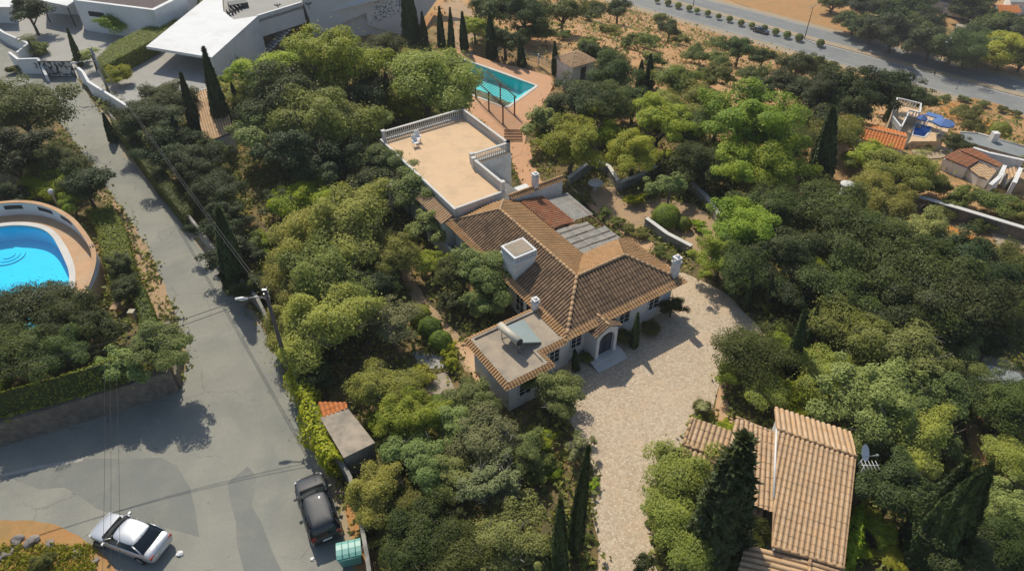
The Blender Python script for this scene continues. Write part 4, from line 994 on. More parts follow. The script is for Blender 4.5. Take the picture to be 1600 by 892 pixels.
mb = MB(); dish(mb, dpos+Vector((.25, .25, .55)), (.6, -.5, .55), .48); mb.build('dish', 'plastic_w', ds)
mb = MB(); c_ = dpos+Vector((.25, .25, .55)); tip = c_+Vector((.6, -.5, .35)).normalized()*.6; mb.tube([c_+Vector((0, 0, -.4)), tip], .02, 5); mb.box(tip, (.12, .12, .12)); mb.build('feed_arm', 'grey_metal', ds)
mb = MB(); q = dpos+Vector((-.05, -.5, 0)); mb.tube([q+Vector((0, 0, -.8)), q+Vector((0, 0, .5))], .025, 5)
for i in range(5): mb.tube([q+Vector((-.1+i*.2, -.3, .45)), q+Vector((-.1+i*.2, .3, .45))], .015, 4)
mb.tube([q+Vector((-.2, 0, .45)), q+Vector((.8, 0, .45))], .02, 4)
tag(mb.build('television_aerial', 'plastic_w', None, at_=q), 'white television aerial just below the satellite dish', 'aerial')
# ---------------------------------------------------------------- pump shed by the road wall
sd_ = root('shed', at(540, 690), 'small concrete roofed shed beside the road wall', 'shed')
sp_ = [at(*p, 2.2) for p in ((500, 652), (543, 637), (586, 691), (537, 715))]
mb = MB(); mb.prism([(p.x, p.y) for p in sp_], 2.05, 2.2); mb.build('flat_roof', 'concrete', sd_)
cx_ = sum((p for p in sp_), Vector())/4; mb = MB(); mb.prism([((p-cx_).x*.94+cx_.x, (p-cx_).y*.94+cx_.y) for p in sp_], -.2, 2.04); mb.build('wall', 'plaster_grey', sd_)
tq = [at(*p, 2.3) for p in ((497, 628), (541, 628), (543, 636), (504, 651))]
mb = MB(); mb.tiles([tq[0], tq[1], tq[2]+Vector((0, 0, -.12)), tq[3]+Vector((0, 0, -.12))], tq[3]-tq[0], .28, .08, .4, seed=120); mb.build('roof_tiles', 'tile_orange', sd_)
mb = MB(); mb.prism([(p.x, p.y) for p in tq], -.2, 2.1); mb.build('wall', 'plaster_grey', sd_)
KEEP_OUT.append([(p.x, p.y) for p in sp_])
# ---------------------------------------------------------------- vehicles
def ell_loft(mb, stations, secf):
    n = None; k0 = len(mb.v); rows = []
    for st_ in stations:
        half = secf(*st_); ring = half+[(x, -y, z) for x, y, z in half[-2:0:-1]]; rows.append(ring)
    n = len(rows[0]); vs = [p for r_ in rows for p in r_]
    fs = [[i*n+k, (i+1)*n+k, (i+1)*n+(k+1) % n, i*n+(k+1) % n] for i in range(len(rows)-1) for k in range(n)]
    fs += [list(range(n)), list(range((len(rows)-1)*n, len(rows)*n))[::-1]]
    mb.add(vs, fs, None, True)
def car(name, loc, heading, label, paint, L, Wd, belt, roofz, suv):
    r = root(name, loc, label, 'car'); LOC[r.name] = Vector((0, 0, 0)); r.rotation_euler.z = heading
    hw_ = Wd/2; zb = .22
    if suv: S = [(-.5, .80, .86, .38), (-.485, .92, belt+.02, .32), (-.44, .97, belt+.06, .25), (-.3, 1, belt+.04, zb), (0, 1, belt, zb), (.18, 1, belt-.02, zb), (.30, .985, belt-.05, zb), (.41, .95, belt-.13, .24), (.47, .86, belt-.25, .28), (.495, .72, belt-.42, .34), (.5, .60, .5, .38)]
    else: S = [(-.5, .72, .66, .40), (-.49, .86, .84, .34), (-.46, .93, belt+.03, .28), (-.38, .97, belt+.05, zb), (-.2, 1, belt+.03, zb), (.05, 1, belt, zb), (.20, .99, belt-.02, zb), (.33, .965, belt-.08, zb), (.42, .91, belt-.15, .25), (.475, .80, belt-.26, .28), (.495, .66, .56, .32), (.5, .58, .5, .36)]
    def sec(x, w, zt, z0):
        X = x*L; w = w*hw_
        return [(X, 0, z0), (X, w*.86, z0), (X, w*.97, z0+.08), (X, w, (z0+zt)/2-.02), (X, w*.985, zt-.14), (X, w*.95, zt-.05), (X, w*.86, zt), (X, w*.5, zt+.025), (X, 0, zt+.035)]
    mb = MB(); ell_loft(mb, S, sec); body = mb.build('body', paint, r)
    md = body.modifiers.new('subd', 'SUBSURF'); md.levels = 1; md.render_levels = 2
    if suv: b0, b1, t0, t1 = -.475, .20, -.40, .03
    else: b0, b1, t0, t1 = -.40, .21, -.25, .055
    zbel = belt-.03
    def ring(x0, x1, w, z, n=7, bow=.03):
        pts = []
        for i in range(n): t = -1+2*i/(n-1); pts.append((x1*L+bow*L*(1-t*t), w*hw_*t, z))
        for i in range(n): t = 1-2*i/(n-1); pts.append((x0*L-bow*.5*L*(1-t*t), w*hw_*t, z))
        return pts
    A = ring(b0, b1, .90, zbel); Bm = ring(b0*.55+t0*.45, b1*.5+t1*.5, .84, (zbel+roofz)/2+.04); C_ = ring(t0, t1, .76, roofz-.035)
    n = len(A); mb = MB()
    mb.add(A+Bm+C_, [[i, (i+1) % n, n+(i+1) % n, n+i] for i in range(n)]+[[n+i, n+(i+1) % n, 2*n+(i+1) % n, 2*n+i] for i in range(n)], None, True)
    mb.build('window_glass', 'glass', r)
    mb = MB(); RR = ring(t0-.006, t1-.004, .78, roofz-.05); R1 = ring(t0+.012, t1-.010, .72, roofz); R2 = ring(t0+.05, t1-.045, .54, roofz+.035); R3 = ring(t0+.11, t1-.10, .26, roofz+.055)
    mb.add(RR+R1+R2+R3, [[i, (i+1) % n, n+(i+1) % n, n+i] for i in range(n)]+[[n+i, n+(i+1) % n, 2*n+(i+1) % n, 2*n+i] for i in range(n)]+[[2*n+i, 2*n+(i+1) % n, 3*n+(i+1) % n, 3*n+i] for i in range(n)]+[list(range(3*n, 4*n))], None, True)
    ro = mb.build('roof', paint, r); md = ro.modifiers.new('subd', 'SUBSURF'); md.levels = 1; md.render_levels = 2
    for s in (-1, 1):
        mb = MB(); off = Vector((0, s*.012, .012))
        for xa, xm, xc in ((b1, b1*.5+t1*.5, t1), (b0, b0*.55+t0*.45, t0), (-.02 if not suv else -.05, -.03 if not suv else -.055, -.06)):
            mb.tube([Vector((xa*L, s*.90*hw_, zbel))+off, Vector((xm*L, s*.84*hw_, (zbel+roofz)/2+.04))+off, Vector((xc*L, s*.765*hw_, roofz-.035))+off], .038, 5)
        if suv: mb.tube([Vector((-.30*L, s*.90*hw_, zbel))+off, Vector((-.30*L, s*.84*hw_, (zbel+roofz)/2+.04))+off, Vector((-.29*L, s*.765*hw_, roofz-.035))+off], .05, 5)
        mb.build('pillar', paint, r)
        mb = MB(); mb.box((.155*L, s*(hw_+.09), belt+.06), (.14, .2, .13), 0, .8); mb.build('wing_mirror', paint, r)
        mb = MB(); mb.slab([(.435*L, s*.55*hw_, belt-.22), (.482*L, s*.52*hw_, belt-.33), (.462*L, s*.82*hw_, belt-.33), (.40*L, s*.93*hw_, belt-.17)], (.012, 0, .035)); mb.build('headlight', plain('headlight_lens', (.55, .57, .58), .15), r)
        mb = MB(); mb.box((-.478*L, s*.74*hw_, belt-.14 if not suv else belt-.05), (.10, .28*hw_, .18 if not suv else .30)); mb.build('tail_light', plain('tail_light_lens', (.35, .02, .015), .25), r)
        if suv:
            mb = MB(); mb.tube([(t0*L+.15, s*.64*hw_, roofz+.03), (t1*L-.2, s*.64*hw_, roofz+.03)], .022, 5); mb.build('roof_rail', 'dark_metal', r)
    for sx in (-.30, .31):
        for s in (-1, 1):
            c_ = Vector((sx*L, s*(hw_-.10), .33))
            mb = MB(); mb.tube([c_+Vector((0, -.11, 0)), c_+Vector((0, .11, 0))], .33, 20, smooth=False); w_ = mb.build('wheel', 'rubber', r)
            mb = MB(); mb.tube([c_+Vector((0, s*.112, 0)), c_+Vector((0, s*.125, 0))], .21, 16, smooth=False); mb.build('rim', 'grey_metal', w_)
    mb = MB(); mb.box((-.502*L, 0, .62 if not suv else .75), (.02, .52, .12)); mb.build('number_plate', 'plastic_w', r)
    mb = MB(); mb.slab([(.215*L, -.78*hw_, zbel+.06), (.215*L, .78*hw_, zbel+.06), (.25*L, .74*hw_, belt-.0), (.25*L, -.74*hw_, belt-.0)], (0, 0, .02)); mb.build('wiper_cowl', 'rubber', r)
    return r
silver = plain('silver_paint', (.56, .58, .59), .3, .5, .5, .6)
black = plain('black_paint', (.018, .022, .026), .5, 0.0, .25, .9); black.node_tree.nodes['Principled BSDF'].inputs['Coat Roughness'].default_value = .03
a, b = at(141, 812, .8), at(262, 858, .8); m_ = (a+b)/2
car('parked_car', (m_.x, m_.y, .02), math.atan2(a.y-b.y, a.x-b.x), 'silver sedan parked against the dirt island in the lower left corner', silver, 4.65, 1.82, .93, 1.42, False)
a, b = at(480, 742, .9), at(510, 836, .9); m_ = (a+b)/2
car('parked_car', (m_.x, m_.y, .02), math.atan2(a.y-b.y, a.x-b.x), 'black estate car parked beside the boundary wall with sun glinting on its roof', black, 4.65, 1.86, 1.0, 1.62, True)
hp = at(1189, 48, HZ+.6)
car('driving_car', (hp.x, hp.y, HZ+.06), math.atan2(-Hd.y, -Hd.x)+math.pi, 'dark car driving along the highway at the top', plain('dark_blue_paint', (.03, .035, .045), .3, 0, .5, .6), 4.5, 1.8, .95, 1.45, False)
# green wheeled bin
bp_ = at(545, 858, 1.15); bin_ = root('wheeled_bin', (bp_.x, bp_.y, .02), 'teal green wheeled refuse container behind the black car', 'refuse bin'); LOC[bin_.name] = Vector((0, 0, 0)); bin_.rotation_euler.z = R_(14)
teal = plain('teal_plastic', (.10, .30, .26), .4)
mb = MB(); mb.box((0, 0, .62), (1.05, .82, .95), 0, 1.18); mb.build('body', teal, bin_)
mb = MB()
prof = [(-.53, 1.10), (-.5, 1.20), (-.3, 1.27), (0, 1.30), (.3, 1.27), (.5, 1.20), (.53, 1.10)]
vs = [(-.66, y, z) for y, z in prof]+[(.66, y, z) for y, z in prof]; n = len(prof)
mb.add(vs, [[i, i+1, n+i+1, n+i] for i in range(n-1)]+[list(range(n))[::-1], list(range(n, 2*n))]+[[0, n, 2*n-1, n-1]], None, False)
lid = mb.build('lid', plain('pale_teal_lid', (.15, .36, .31), .45), bin_)
mb = MB()
for x in (-.35, 0, .35): mb.tube([(x, -.45, 1.235), (x, 0, 1.315), (x, .45, 1.235)], .03, 5)
mb.tube([(-.6, -.56, 1.12), (.6, -.56, 1.12)], .025, 6); mb.build('lid_rib', teal, lid)
for x in (-.42, .42):
    for y in (-.3, .3): mb = MB(); mb.tube([(x-.04, y, .1), (x+.04, y, .1)], .1, 10, smooth=False); mb.build('wheel', 'rubber', bin_)
    mb = MB(); mb.tube([(x*1.65, -.12, .95), (x*1.65, .12, .95)], .03, 6); mb.build('trunnion', 'grey_metal', bin_)

# ---------------------------------------------------------------- poles and cables
def lamp_pole(name, base, h, arm, label, mat='wood_grey', lean=(0, 0), armh=None):
    r = root(name, base, label, 'utility pole'); top = base+Vector((lean[0], lean[1], h))
    mb = MB(); mb.tube([base+Vector((0, 0, -.3)), base.lerp(top, .5), top], [.17, .14, .11], 8); mb.build('pole', mat, r)
    if arm is not None:
        p = base.lerp(top, armh or .93); e = p+Vector(arm)
        mb = MB(); mb.tube([p, p.lerp(e, .5)+Vector((0, 0, .15)), e], .045, 6); a_ = mb.build('lamp_arm', 'grey_metal', r)
        d = Vector(arm).normalized(); mb = MB(); mb.tube([e-d*.1, e+d*.25, e+d*.65], [.07, .14, .08], 8); mb.build('lamp_head', 'plastic_w', a_)
    mb = MB()
    for k_ in (0, .35, .7):
        q = base.lerp(top, 1-k_/h); mb.box(q, (.34, .12, .1)); mb.tube([q+Vector((.15, 0, .05)), q+Vector((.15, 0, .2))], .05, 6)
    mb.build('insulator', 'grey_metal', r)
    return r, top
pb = G(457, 600); tgt = onplane(414, 453, pb, Vector((0, 1, 0)))
h1 = tgt.z; P1, top1 = lamp_pole('utility_pole', pb, h1, (-1.25, -.15, .1), 'tall dark utility pole with a street lamp beside the boundary wall', lean=(tgt.x-pb.x, 0), armh=.92)
pb2 = G(171, 146); t2 = onplane(150, 97, pb2, Vector((0, 1, 0)))
P2, top2 = lamp_pole('utility_pole', pb2, max(5.5, t2.z), (-2.0, -.6, .1), 'utility pole with a lamp arm behind the white gate wall', mat='grey_metal', lean=(t2.x-pb2.x, 0), armh=.72)
def cable(p, q, sag, label, r_=.022, group='overhead cables', mat='wire'):
    mb = MB(); pts = []
    for i in range(25):
        t = i/24; v = p.lerp(q, t); v.z -= sag*4*t*(1-t); pts.append(v)
    mb.tube(pts, r_, 4); tag(mb.build('cable', mat), label, 'cable', group)
cable(top2, top1, .9, 'upper overhead cable running above the road wall from the gate pole to the lamp pole')
cable(top2+Vector((0, 0, -.7)), top1+Vector((0, 0, -.7)), .9, 'lower overhead cable above the road wall between the two poles')
far1 = at(-60, 590, 7.5); far2 = at(-60, 603, 7.2)
cable(top1, far1, .5, 'upper cable crossing the road from the lamp pole to the left edge')
cable(top1+Vector((0, 0, -.35)), far2, .5, 'lower cable crossing the road from the lamp pole to the left edge')
for i, (xa, xb, w_) in enumerate(((163, 158, 'leftmost'), (171, 171, 'middle'), (181, 187, 'rightmost'))):
    cable(at(xa, 560, 7.3), at(xb, 960, 7.3), .2, w_+' of the three thin cables hanging over the junction towards the silver car', .008)
# ---------------------------------------------------------------- white gate walls and patterned gate
def wall_px(name, tops, z0, ztops, th, mat, label, ends=None):
    P = [at(*p, z) for p, z in zip(tops, ztops)]; r = root(name, (P[0].x, P[0].y, 0), label, 'wall'); mb = MB()
    for p, q in zip(P[:-1], P[1:]):
        n = Vector((-(q-p).y, (q-p).x, 0)).normalized()*th
        mb.prism([(p.x, p.y), (q.x, q.y), (q+n).to_tuple()[:2], (p+n).to_tuple()[:2]], z0, [p.z, q.z, q.z, p.z])
    mb.build('wall', mat, r); return r
wall_px('gate_wall', [(12, 82), (26, 93), (57, 92), (70, 118)], -.3, [1.9, 1.9, 2.0, .9], .3, 'white2', 'white angled wall with a house number left of the patterned gate')
wall_px('gate_wall', [(-10, 42), (5, 52), (42, 68), (24, 82)], -.3, [1.6]*4, .3, 'white2', 'low white planter wall at the far left edge above the gate wall')
wall_px('gate_wall', [(119, 106), (127, 112), (136, 128), (195, 165), (200, 172)], -.4, [2.0, 1.9, 1.6, 1.4, 1.4], .3, 'white2', 'long white wall running down from the gate to the boundary hedge')
try:
    cu = bpy.data.curves.new('house_number', 'FONT'); cu.body = '3'; cu.size = 1.0; cu.extrude = .02
    no = bpy.data.objects.new('house_number', cu); COL.objects.link(no)
    pw_ = at(50, 107, 1.3); a_, b_ = at(26, 93, 1.9), at(57, 92, 2.0); hd_ = math.atan2(b_.y-a_.y, b_.x-a_.x)
    pw_ = a_.lerp(b_, .72)
    no.location = (pw_.x, pw_.y-.04, .75); no.rotation_euler = (math.pi/2, 0, hd_); cu.materials.append(M['dark_metal'])
    dg = bpy.context.evaluated_depsgraph_get(); me = bpy.data.meshes.new_from_object(no.evaluated_get(dg)); mw = no.location.copy(); rt = no.rotation_euler.copy()
    bpy.data.objects.remove(no); no = bpy.data.objects.new('house_number', me); COL.objects.link(no); no.location = mw; no.rotation_euler = rt
    tag(no, 'dark house number fixed on the white gate wall', 'house number')
except Exception as e: print('number', e)
ga, gb_ = at(70, 121, 0), at(120, 121, 0)
gt = root('gate', ga, 'black and white crackle patterned gate across the driveway', 'gate')
rng = random.Random(5); mb = MB(); Lg = (gb_-ga).length; dg_ = (gb_-ga).normalized()
pts = [(rng.uniform(0, Lg), rng.uniform(.1, 2.0)) for _ in range(95)]
for i, p in enumerate(pts):
    nb = sorted(pts, key=lambda q: (q[0]-p[0])**2+(q[1]-p[1])**2)[1:4]
    for q in nb:
        mb.tube([ga+dg_*p[0]+Vector((0, 0, p[1])), ga+dg_*q[0]+Vector((0, 0, q[1]))], .035, 4)
mb.build('lattice', 'dark_metal', gt)
mb = MB(); mb.slab([ga+Vector((0, .06, .08)), gb_+Vector((0, .06, .08)), gb_+Vector((0, .06, 2.05)), ga+Vector((0, .06, 2.05))], (0, .03, 0)); mb.build('backing_panel', plain('pale_gate_panel', (.50, .50, .47), .6), gt)
mb = MB()
for z in (.06, 2.06): mb.tube([ga+Vector((0, 0, z)), gb_+Vector((0, 0, z))], .05, 4)
for t in (0, .5, 1): mb.tube([ga.lerp(gb_, t), ga.lerp(gb_, t)+Vector((0, 0, 2.1))], .05, 4)
mb.build('gate_frame', 'dark_metal', gt)
# ---------------------------------------------------------------- white modern houses, top left
lh = root('modern_house', at(190, 30), 'long low white flat roofed house with a slit window at the top left', 'house')
P = [at(113, -2, 4.2), at(118, 2, 4.2), at(241, 17.5, 4.2), at(288, -6, 4.2), at(300, -60, 4.2), at(130, -70, 4.2)]
mb = MB(); mb.prism([(p.x, p.y) for p in P], -.5, 3.9); mb.build('wall', 'white2', lh)
c_ = sum(P, Vector())/6
mb = MB(); ring_prism(mb, [p.to_tuple()[:2] for p in P], [((p.x-c_.x)*.94+c_.x, (p.y-c_.y)*.94+c_.y) for p in P], 3.9, 4.3)
mb.add([((p.x-c_.x)*.94+c_.x, (p.y-c_.y)*.94+c_.y, 4.3) for p in P]+[((p.x-c_.x)*.94+c_.x, (p.y-c_.y)*.94+c_.y, 3.95) for p in P], [[i, 6+i, 6+(i+1) % 6, (i+1) % 6] for i in range(6)])
mb.build('parapet', 'white2', lh)
mb = MB(); mb.poly([((p.x-c_.x)*.95+c_.x, (p.y-c_.y)*.95+c_.y, 3.97) for p in P]); mb.build('flat_roof', 'dark_roof', lh)
fa, fb = P[1], P[2]; dn_ = (fb-fa).normalized(); nn_ = Vector((dn_.y, -dn_.x, 0))
mb = MB(); q = onplane(140, 25, fa, nn_); q2 = onplane(164, 27, fa, nn_)
q.z = q2.z = 2.3; mb.slab([q+nn_*.01, q2+nn_*.01, q2+nn_*.01+Vector((0, 0, .7)), q+nn_*.01+Vector((0, 0, .7))], nn_*.03); mb.build('window', 'glass', lh)
cpo = root('carport', at(85, 30), 'flat white carport canopy shading cars beside the white house', 'carport')
mb = MB(); cq = [at(*p, 3.2) for p in ((60, 1), (105, 10), (117, 2), (120, -30), (62, -40))]; mb.prism([(p.x, p.y) for p in cq], 3.0, 3.25); mb.build('canopy', 'white2', cpo)
for p in ((64, 2), (104, 8)):
    o_ = at(*p, 3.1); mb = MB(); mb.tube([Vector((o_.x, o_.y, 0)), o_], .08, 8); mb.build('post', 'dark_metal', cpo)
mb = MB(); cw_ = [at(*p, 3.0) for p in ((64, -10), (118, -8))]; mb.slab([Vector((cw_[0].x, cw_[0].y, 0)), Vector((cw_[1].x, cw_[1].y, 0)), cw_[1], cw_[0]], (0, .3, 0)); mb.build('back_wall', 'white2', cpo)
ow = root('modern_house', at(5, 5), 'corner of another white house at the top left edge', 'house')
mb = MB(); mb.prism([(p.x, p.y) for p in (at(-60, 12, 2), at(20, 16, 2), at(16, -20, 2), at(-60, -30, 2))], -.3, 2.6); mb.build('wall', 'white2', ow)
mb = MB(); mb.prism([(p.x, p.y) for p in (at(-62, 13, 2.6), at(21, 13, 2.6), at(16, -22, 2.6), at(-62, -32, 2.6))], 2.61, 2.75); mb.build('flat_roof', 'white2', ow)
# big angular house
bh = root('modern_house', at(430, 60), 'big angular white modern house with a sharp cantilevered roof', 'house')
bz_ = 2.8
bA, bB, bC, bC2 = at(228, 73, bz_), at(331, 90, bz_), at(403, 25, bz_), at(472, 4, bz_)
bE, bF, bG, bH = at(365, 31, bz_), at(349, 18, bz_), at(346, -12, bz_), at(326, -6, bz_)
mb = MB(); mb.prism([(p.x, p.y) for p in (bA, bB, bC, bE, bF, bG, bH)], bz_-.34, bz_); mb.build('roof', 'white2', bh)
def vwall(p, q, z0, z1, th): 
    n = Vector((-(q-p).y, (q-p).x, 0)).normalized()*th; m = MB(); m.prism([(p.x, p.y), (q.x, q.y), (q+n).to_tuple()[:2], (p+n).to_tuple()[:2]], z0, z1); return m
vwall(bB, bC, -2.6, bz_-.345, .35).build('wall', 'white2', bh)
vwall(bC, bC2, -.15, bz_+.02, .35).build('wall', 'white2', bh)
mid_ = bA.lerp(bB, .12)
in0, in1 = bA.lerp(bB, .55)+(bC-bB)*.55, bC-(bC-bB)*.05
vwall(in0, in0+(bC-bB)*.5, -.2, bz_-.35, .3).build('wall', 'white2', bh)
mb = MB(); mb.prism([(p.x, p.y) for p in (bE, bC, bC2, at(468, -40, bz_), at(346, -40, bz_), bF)], bz_-.9, bz_-.5); mb.build('roof_terrace', 'concrete_pale', bh)
mb = MB(); n2 = Vector((-(bC2-bC).y, (bC2-bC).x, 0)).normalized(); d2 = (bC2-bC).normalized()
mb.prism([(p.x, p.y) for p in (bC-d2*2, bC2+d2*.4, bC2+d2*.4+n2*.3, bC-d2*2+n2*.3)], -2.9, -.16) if False else None
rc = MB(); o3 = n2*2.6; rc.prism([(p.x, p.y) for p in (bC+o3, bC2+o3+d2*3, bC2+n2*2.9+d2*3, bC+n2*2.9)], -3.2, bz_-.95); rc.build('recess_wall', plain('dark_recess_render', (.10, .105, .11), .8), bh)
sb_ = MB()
for i in range(9):
    p = bC.lerp(bC2, .05+.07*i)+n2*.9; sb_.box((p.x, p.y, -2.6+.26*i), (.5, 1.5, .16), math.atan2(d2.y, d2.x))
sb_.build('stair', 'white2', bh)
mb = MB()
for i in range(7):
    p = at(357+i*4.4, 22-i*2.6, bz_-.3)+Vector((0, 0, 0)); mb.box((p.x, p.y, bz_-.25), (.14, 1.6, .75), .6)
mb.box(at(372, 8, bz_-.2), (2.6, 1.8, .8), .5); mb.build('terrace_furniture', 'dark_metal', bh)
mb = MB()
for px, py in ((434, 10), (482, 8)):
    p = at(px, py, bz_); mb.tube([Vector((p.x, p.y, bz_-.6)), p], .05, 5)
    for k_ in range(7): mb.tube([p, p+Vector((math.cos(k_)*.5, math.sin(k_)*.5, .25))], .06, 4)
mb.build('potted_plant', LM_TMP if 'LM_TMP' in globals() else 'dark_metal', bh)
P2 = at(489, 57, -2.2); g2 = at(652, 44, -2.2); Ld = (g2-P2).normalized(); Ln = Vector((Ld.y, -Ld.x, 0))
if Ln.y > 0: Ln = -Ln
def fpt(px, py, off=0.0): return onplane(px, py, P2+Ln*off, Ln)
def fslab(mb, px, th, off=0.0): mb.slab([fpt(*p, off) for p in px], -Ln*th)
mb = MB(); fslab(mb, [(462, -40), (473, 3), (483, 30), (489, 57), (572, 21), (575, 40), (640, 60), (652, 42), (683, 0), (712, -40)], .6); bw = mb.build('facade', 'white2', bh)
mb = MB(); fslab(mb, [(497, 90), (497, 55), (573, 23), (574, 70)], .3, -1.6); mb.build('terrace_front', 'white2', bh)
mb = MB(); l0, l1 = fpt(515, 18), fpt(600, -8); mb.slab([l0, l1, l1+Ln*1.1, l0.lerp(l1, .25)+Ln*.25], (0, 0, -.25)); mb.build('ledge', 'white2', bh)
mb = MB(); t0, t1 = fpt(520, -40), fpt(700, -40); mb.slab([Vector((P2.x, P2.y, -3))-Ln*.7, Vector((g2.x, g2.y, -3))-Ln*.7, Vector((g2.x, g2.y, 3.5))-Ln*.7, Vector((P2.x, P2.y, 3.5))-Ln*.7], -Ln*7); mb.build('rear_block', 'white2', bh)
rng = random.Random(8); mb = MB()
pa, pb_, pc = fpt(578, 38, .012), fpt(628, 22, .012), fpt(586, 4, .012)
for i in range(170):
    u, v = rng.random(), rng.random(); o_ = pa+(pb_-pa)*u+(pc-pa)*v; s = rng.uniform(.05, .11)
    mb.slab([o_-Ld*s+Vector((0, 0, -s)), o_+Ld*s+Vector((0, 0, -s)), o_+Ld*s+Vector((0, 0, s)), o_-Ld*s+Vector((0, 0, s))], -Ln*.01)
mb.build('perforated_panel', plain('panel_recess', (.16, .22, .30), .8), bw)
# tiled roof of the neighbour behind the cypresses
tz = 2.6; q = [at(*p, tz) for p in ((299, 147), (332, 136), (362, 200), (318, 216))]
th_ = root('garden_house', (q[0].x, q[0].y, 0), 'brown tiled garden building between the two tall cypresses', 'outbuilding')
mb = MB(); mb.tiles([q[0], q[1]+(q[1]-q[0])*.5, q[2]+Vector((0, 0, -.5)), q[3]+Vector((0, 0, -.5))], q[3]-q[0], .26, .06, .4, seed=130); mb.build('roof', 'tile_tan', th_)
mb = MB(); mb.prism([(p.x, p.y) for p in q], -.2, 1.9); mb.build('wall', 'white', th_)
mb = MB(); mb.tube([q[0], q[1]+(q[1]-q[0])*.5], .1, 6); mb.build('ridge_cap', 'white', th_)

# ---------------------------------------------------------------- right hand villa below the hill
def hz(px, py): return G(px, py).z
zV = hz(1440, 222)+2.2
rv = root('villa', at(1440, 205, zV), 'small villa with bright orange roof and square pool on the right', 'house')
rq = lambda l, z: [at(*p, z) for p in l]
roof_hi = zV+2.0
o1, o2, o3, o4 = at(1346, 190, roof_hi-.3), at(1417, 209, roof_hi-.3), at(1412, 236, roof_hi-.55), at(1342, 217, roof_hi-.55)
ra, rb = at(1349, 200, roof_hi), at(1417, 216, roof_hi)
mb = MB(); mb.tiles([ra, rb, o3, o4], o4-ra, .32, .06, .45, seed=140); mb.tiles([ra, o1, o2, rb], o1-ra, .32, .06, .45, seed=141); orf = mb.build('roof', 'tile_orange', rv)
mb = MB(); mb.ridge(ra+Vector((0, 0, .05)), rb+Vector((0, 0, .05)), .12); mb.build('ridge_cap', 'mortar', orf)
mb = MB(); mb.prism([((p.x-ra.x)*.96+ra.x+.15, (p.y-ra.y)*.96+ra.y) for p in (o1, o2, o3, o4)], zV-8, roof_hi-.7); vw = mb.build('wall', 'white', rv)
dk = rq([(1412, 180), (1450, 182), (1486, 193), (1478, 212), (1462, 221), (1424, 221), (1411, 232), (1404, 210)], zV)
pw4 = rq([(1431.5, 193), (1456, 199), (1444, 214.5), (1426, 211)], zV)
r4, _ = pool('small square deep blue pool on the orange roofed villa terrace', [p.to_tuple()[:2] for p in pw4], [p.to_tuple()[:2] for p in dk], zV, zV-9, 'water_r', 'basin_r', 'terrace_floor', .25)
KEEP_OUT.append([(p.x, p.y) for p in dk]); KEEP_OUT.append([(p.x, p.y) for p in (o1, o2, o3, o4)])
bz = zV+1.0; bq = rq([(1399, 161), (1436, 170), (1434, 184), (1418, 181), (1405, 207), (1392, 190)], bz)
mb = MB(); mb.prism([(p.x, p.y) for p in bq], zV-3, bz); mb.build('annex_wall', 'cream', rv)
mb = MB(); mb.poly([p+Vector((0, 0, .01)) for p in bq]); mb.build('roof_terrace', 'terrace_floor', rv)
mb = MB()
for p, qq in zip(bq, bq[1:]+bq[:1]):
    L_ = (qq-p).length; d = (qq-p)/L_; mb.box((p+qq)/2+Vector((0, 0, .62)), (L_, .15, .12), math.atan2(d.y, d.x))
    for i in range(int(L_/.3)): mb.box(p+d*(i*.3)+Vector((0, 0, .3)), (.1, .1, .6))
mb.build('balustrade', 'white2', rv)
KEEP_OUT.append([(p.x, p.y) for p in bq])
def parasol(loc, rad, h, label):
    r = root('parasol', loc, label, 'parasol', 'blue parasols on the pool terrace'); LOC[r.name] = Vector((0, 0, 0))
    mb = MB(); mb.tube([(0, 0, 0), (0, 0, h+.1)], .04, 6); mb.build('pole', 'plastic_w', r)
    mb = MB(); vs = [(0, 0, h)]; n = 8
    for k_ in range(n): a = 2*math.pi*k_/n; vs.append((rad*math.cos(a), rad*math.sin(a), h-.45))
    for k_ in range(n): a = 2*math.pi*k_/n; vs.append((rad*math.cos(a), rad*math.sin(a), h-.6))
    mb.add(vs, [[0, 1+k_, 1+(k_+1) % n] for k_ in range(n)]+[[1+k_, 1+n+k_, 1+n+(k_+1) % n, 1+(k_+1) % n] for k_ in range(n)]); mb.build('canopy', 'umbrella', r)
    mb = MB(); mb.lathe((0, 0, 0), [(.3, 0), (.3, .1), (.06, .14)], 12); mb.build('base', 'concrete', r)
parasol(at(1477, 187, zV+1.9)-Vector((0, 0, 1.9)), 1.15, 2.0, 'round blue parasol at the far right of the small pool terrace')
parasol(at(1443, 180, zV+1.5)-Vector((0, 0, 1.5)), .6, 1.6, 'small blue parasol left of the canopy on the pool terrace')
cb_ = at(1460, 181, zV+1.4); cr = root('shade_canopy', cb_-Vector((0, 0, 1.4)), 'blue and white shade canopy on posts behind the small pool', 'canopy')
mb = MB(); mb.box(cb_, (1.7, 1.0, .08), -.75); mb.build('canopy', 'umbrella', cr)
for dx in (-.9, .9):
    for dy in (-.6, .6): mb = MB(); mb.tube([cb_+Vector((dx*.7, dy*.5, -1.4)), cb_+Vector((dx*.7, dy*.5, 0))], .04, 5); mb.build('post', 'plastic_w', cr)
mb = MB(); mb.box(cb_+Vector((0, 0, -.75)), (1.2, .7, .06), -.75); mb.build('table_top', 'plastic_w', cr)
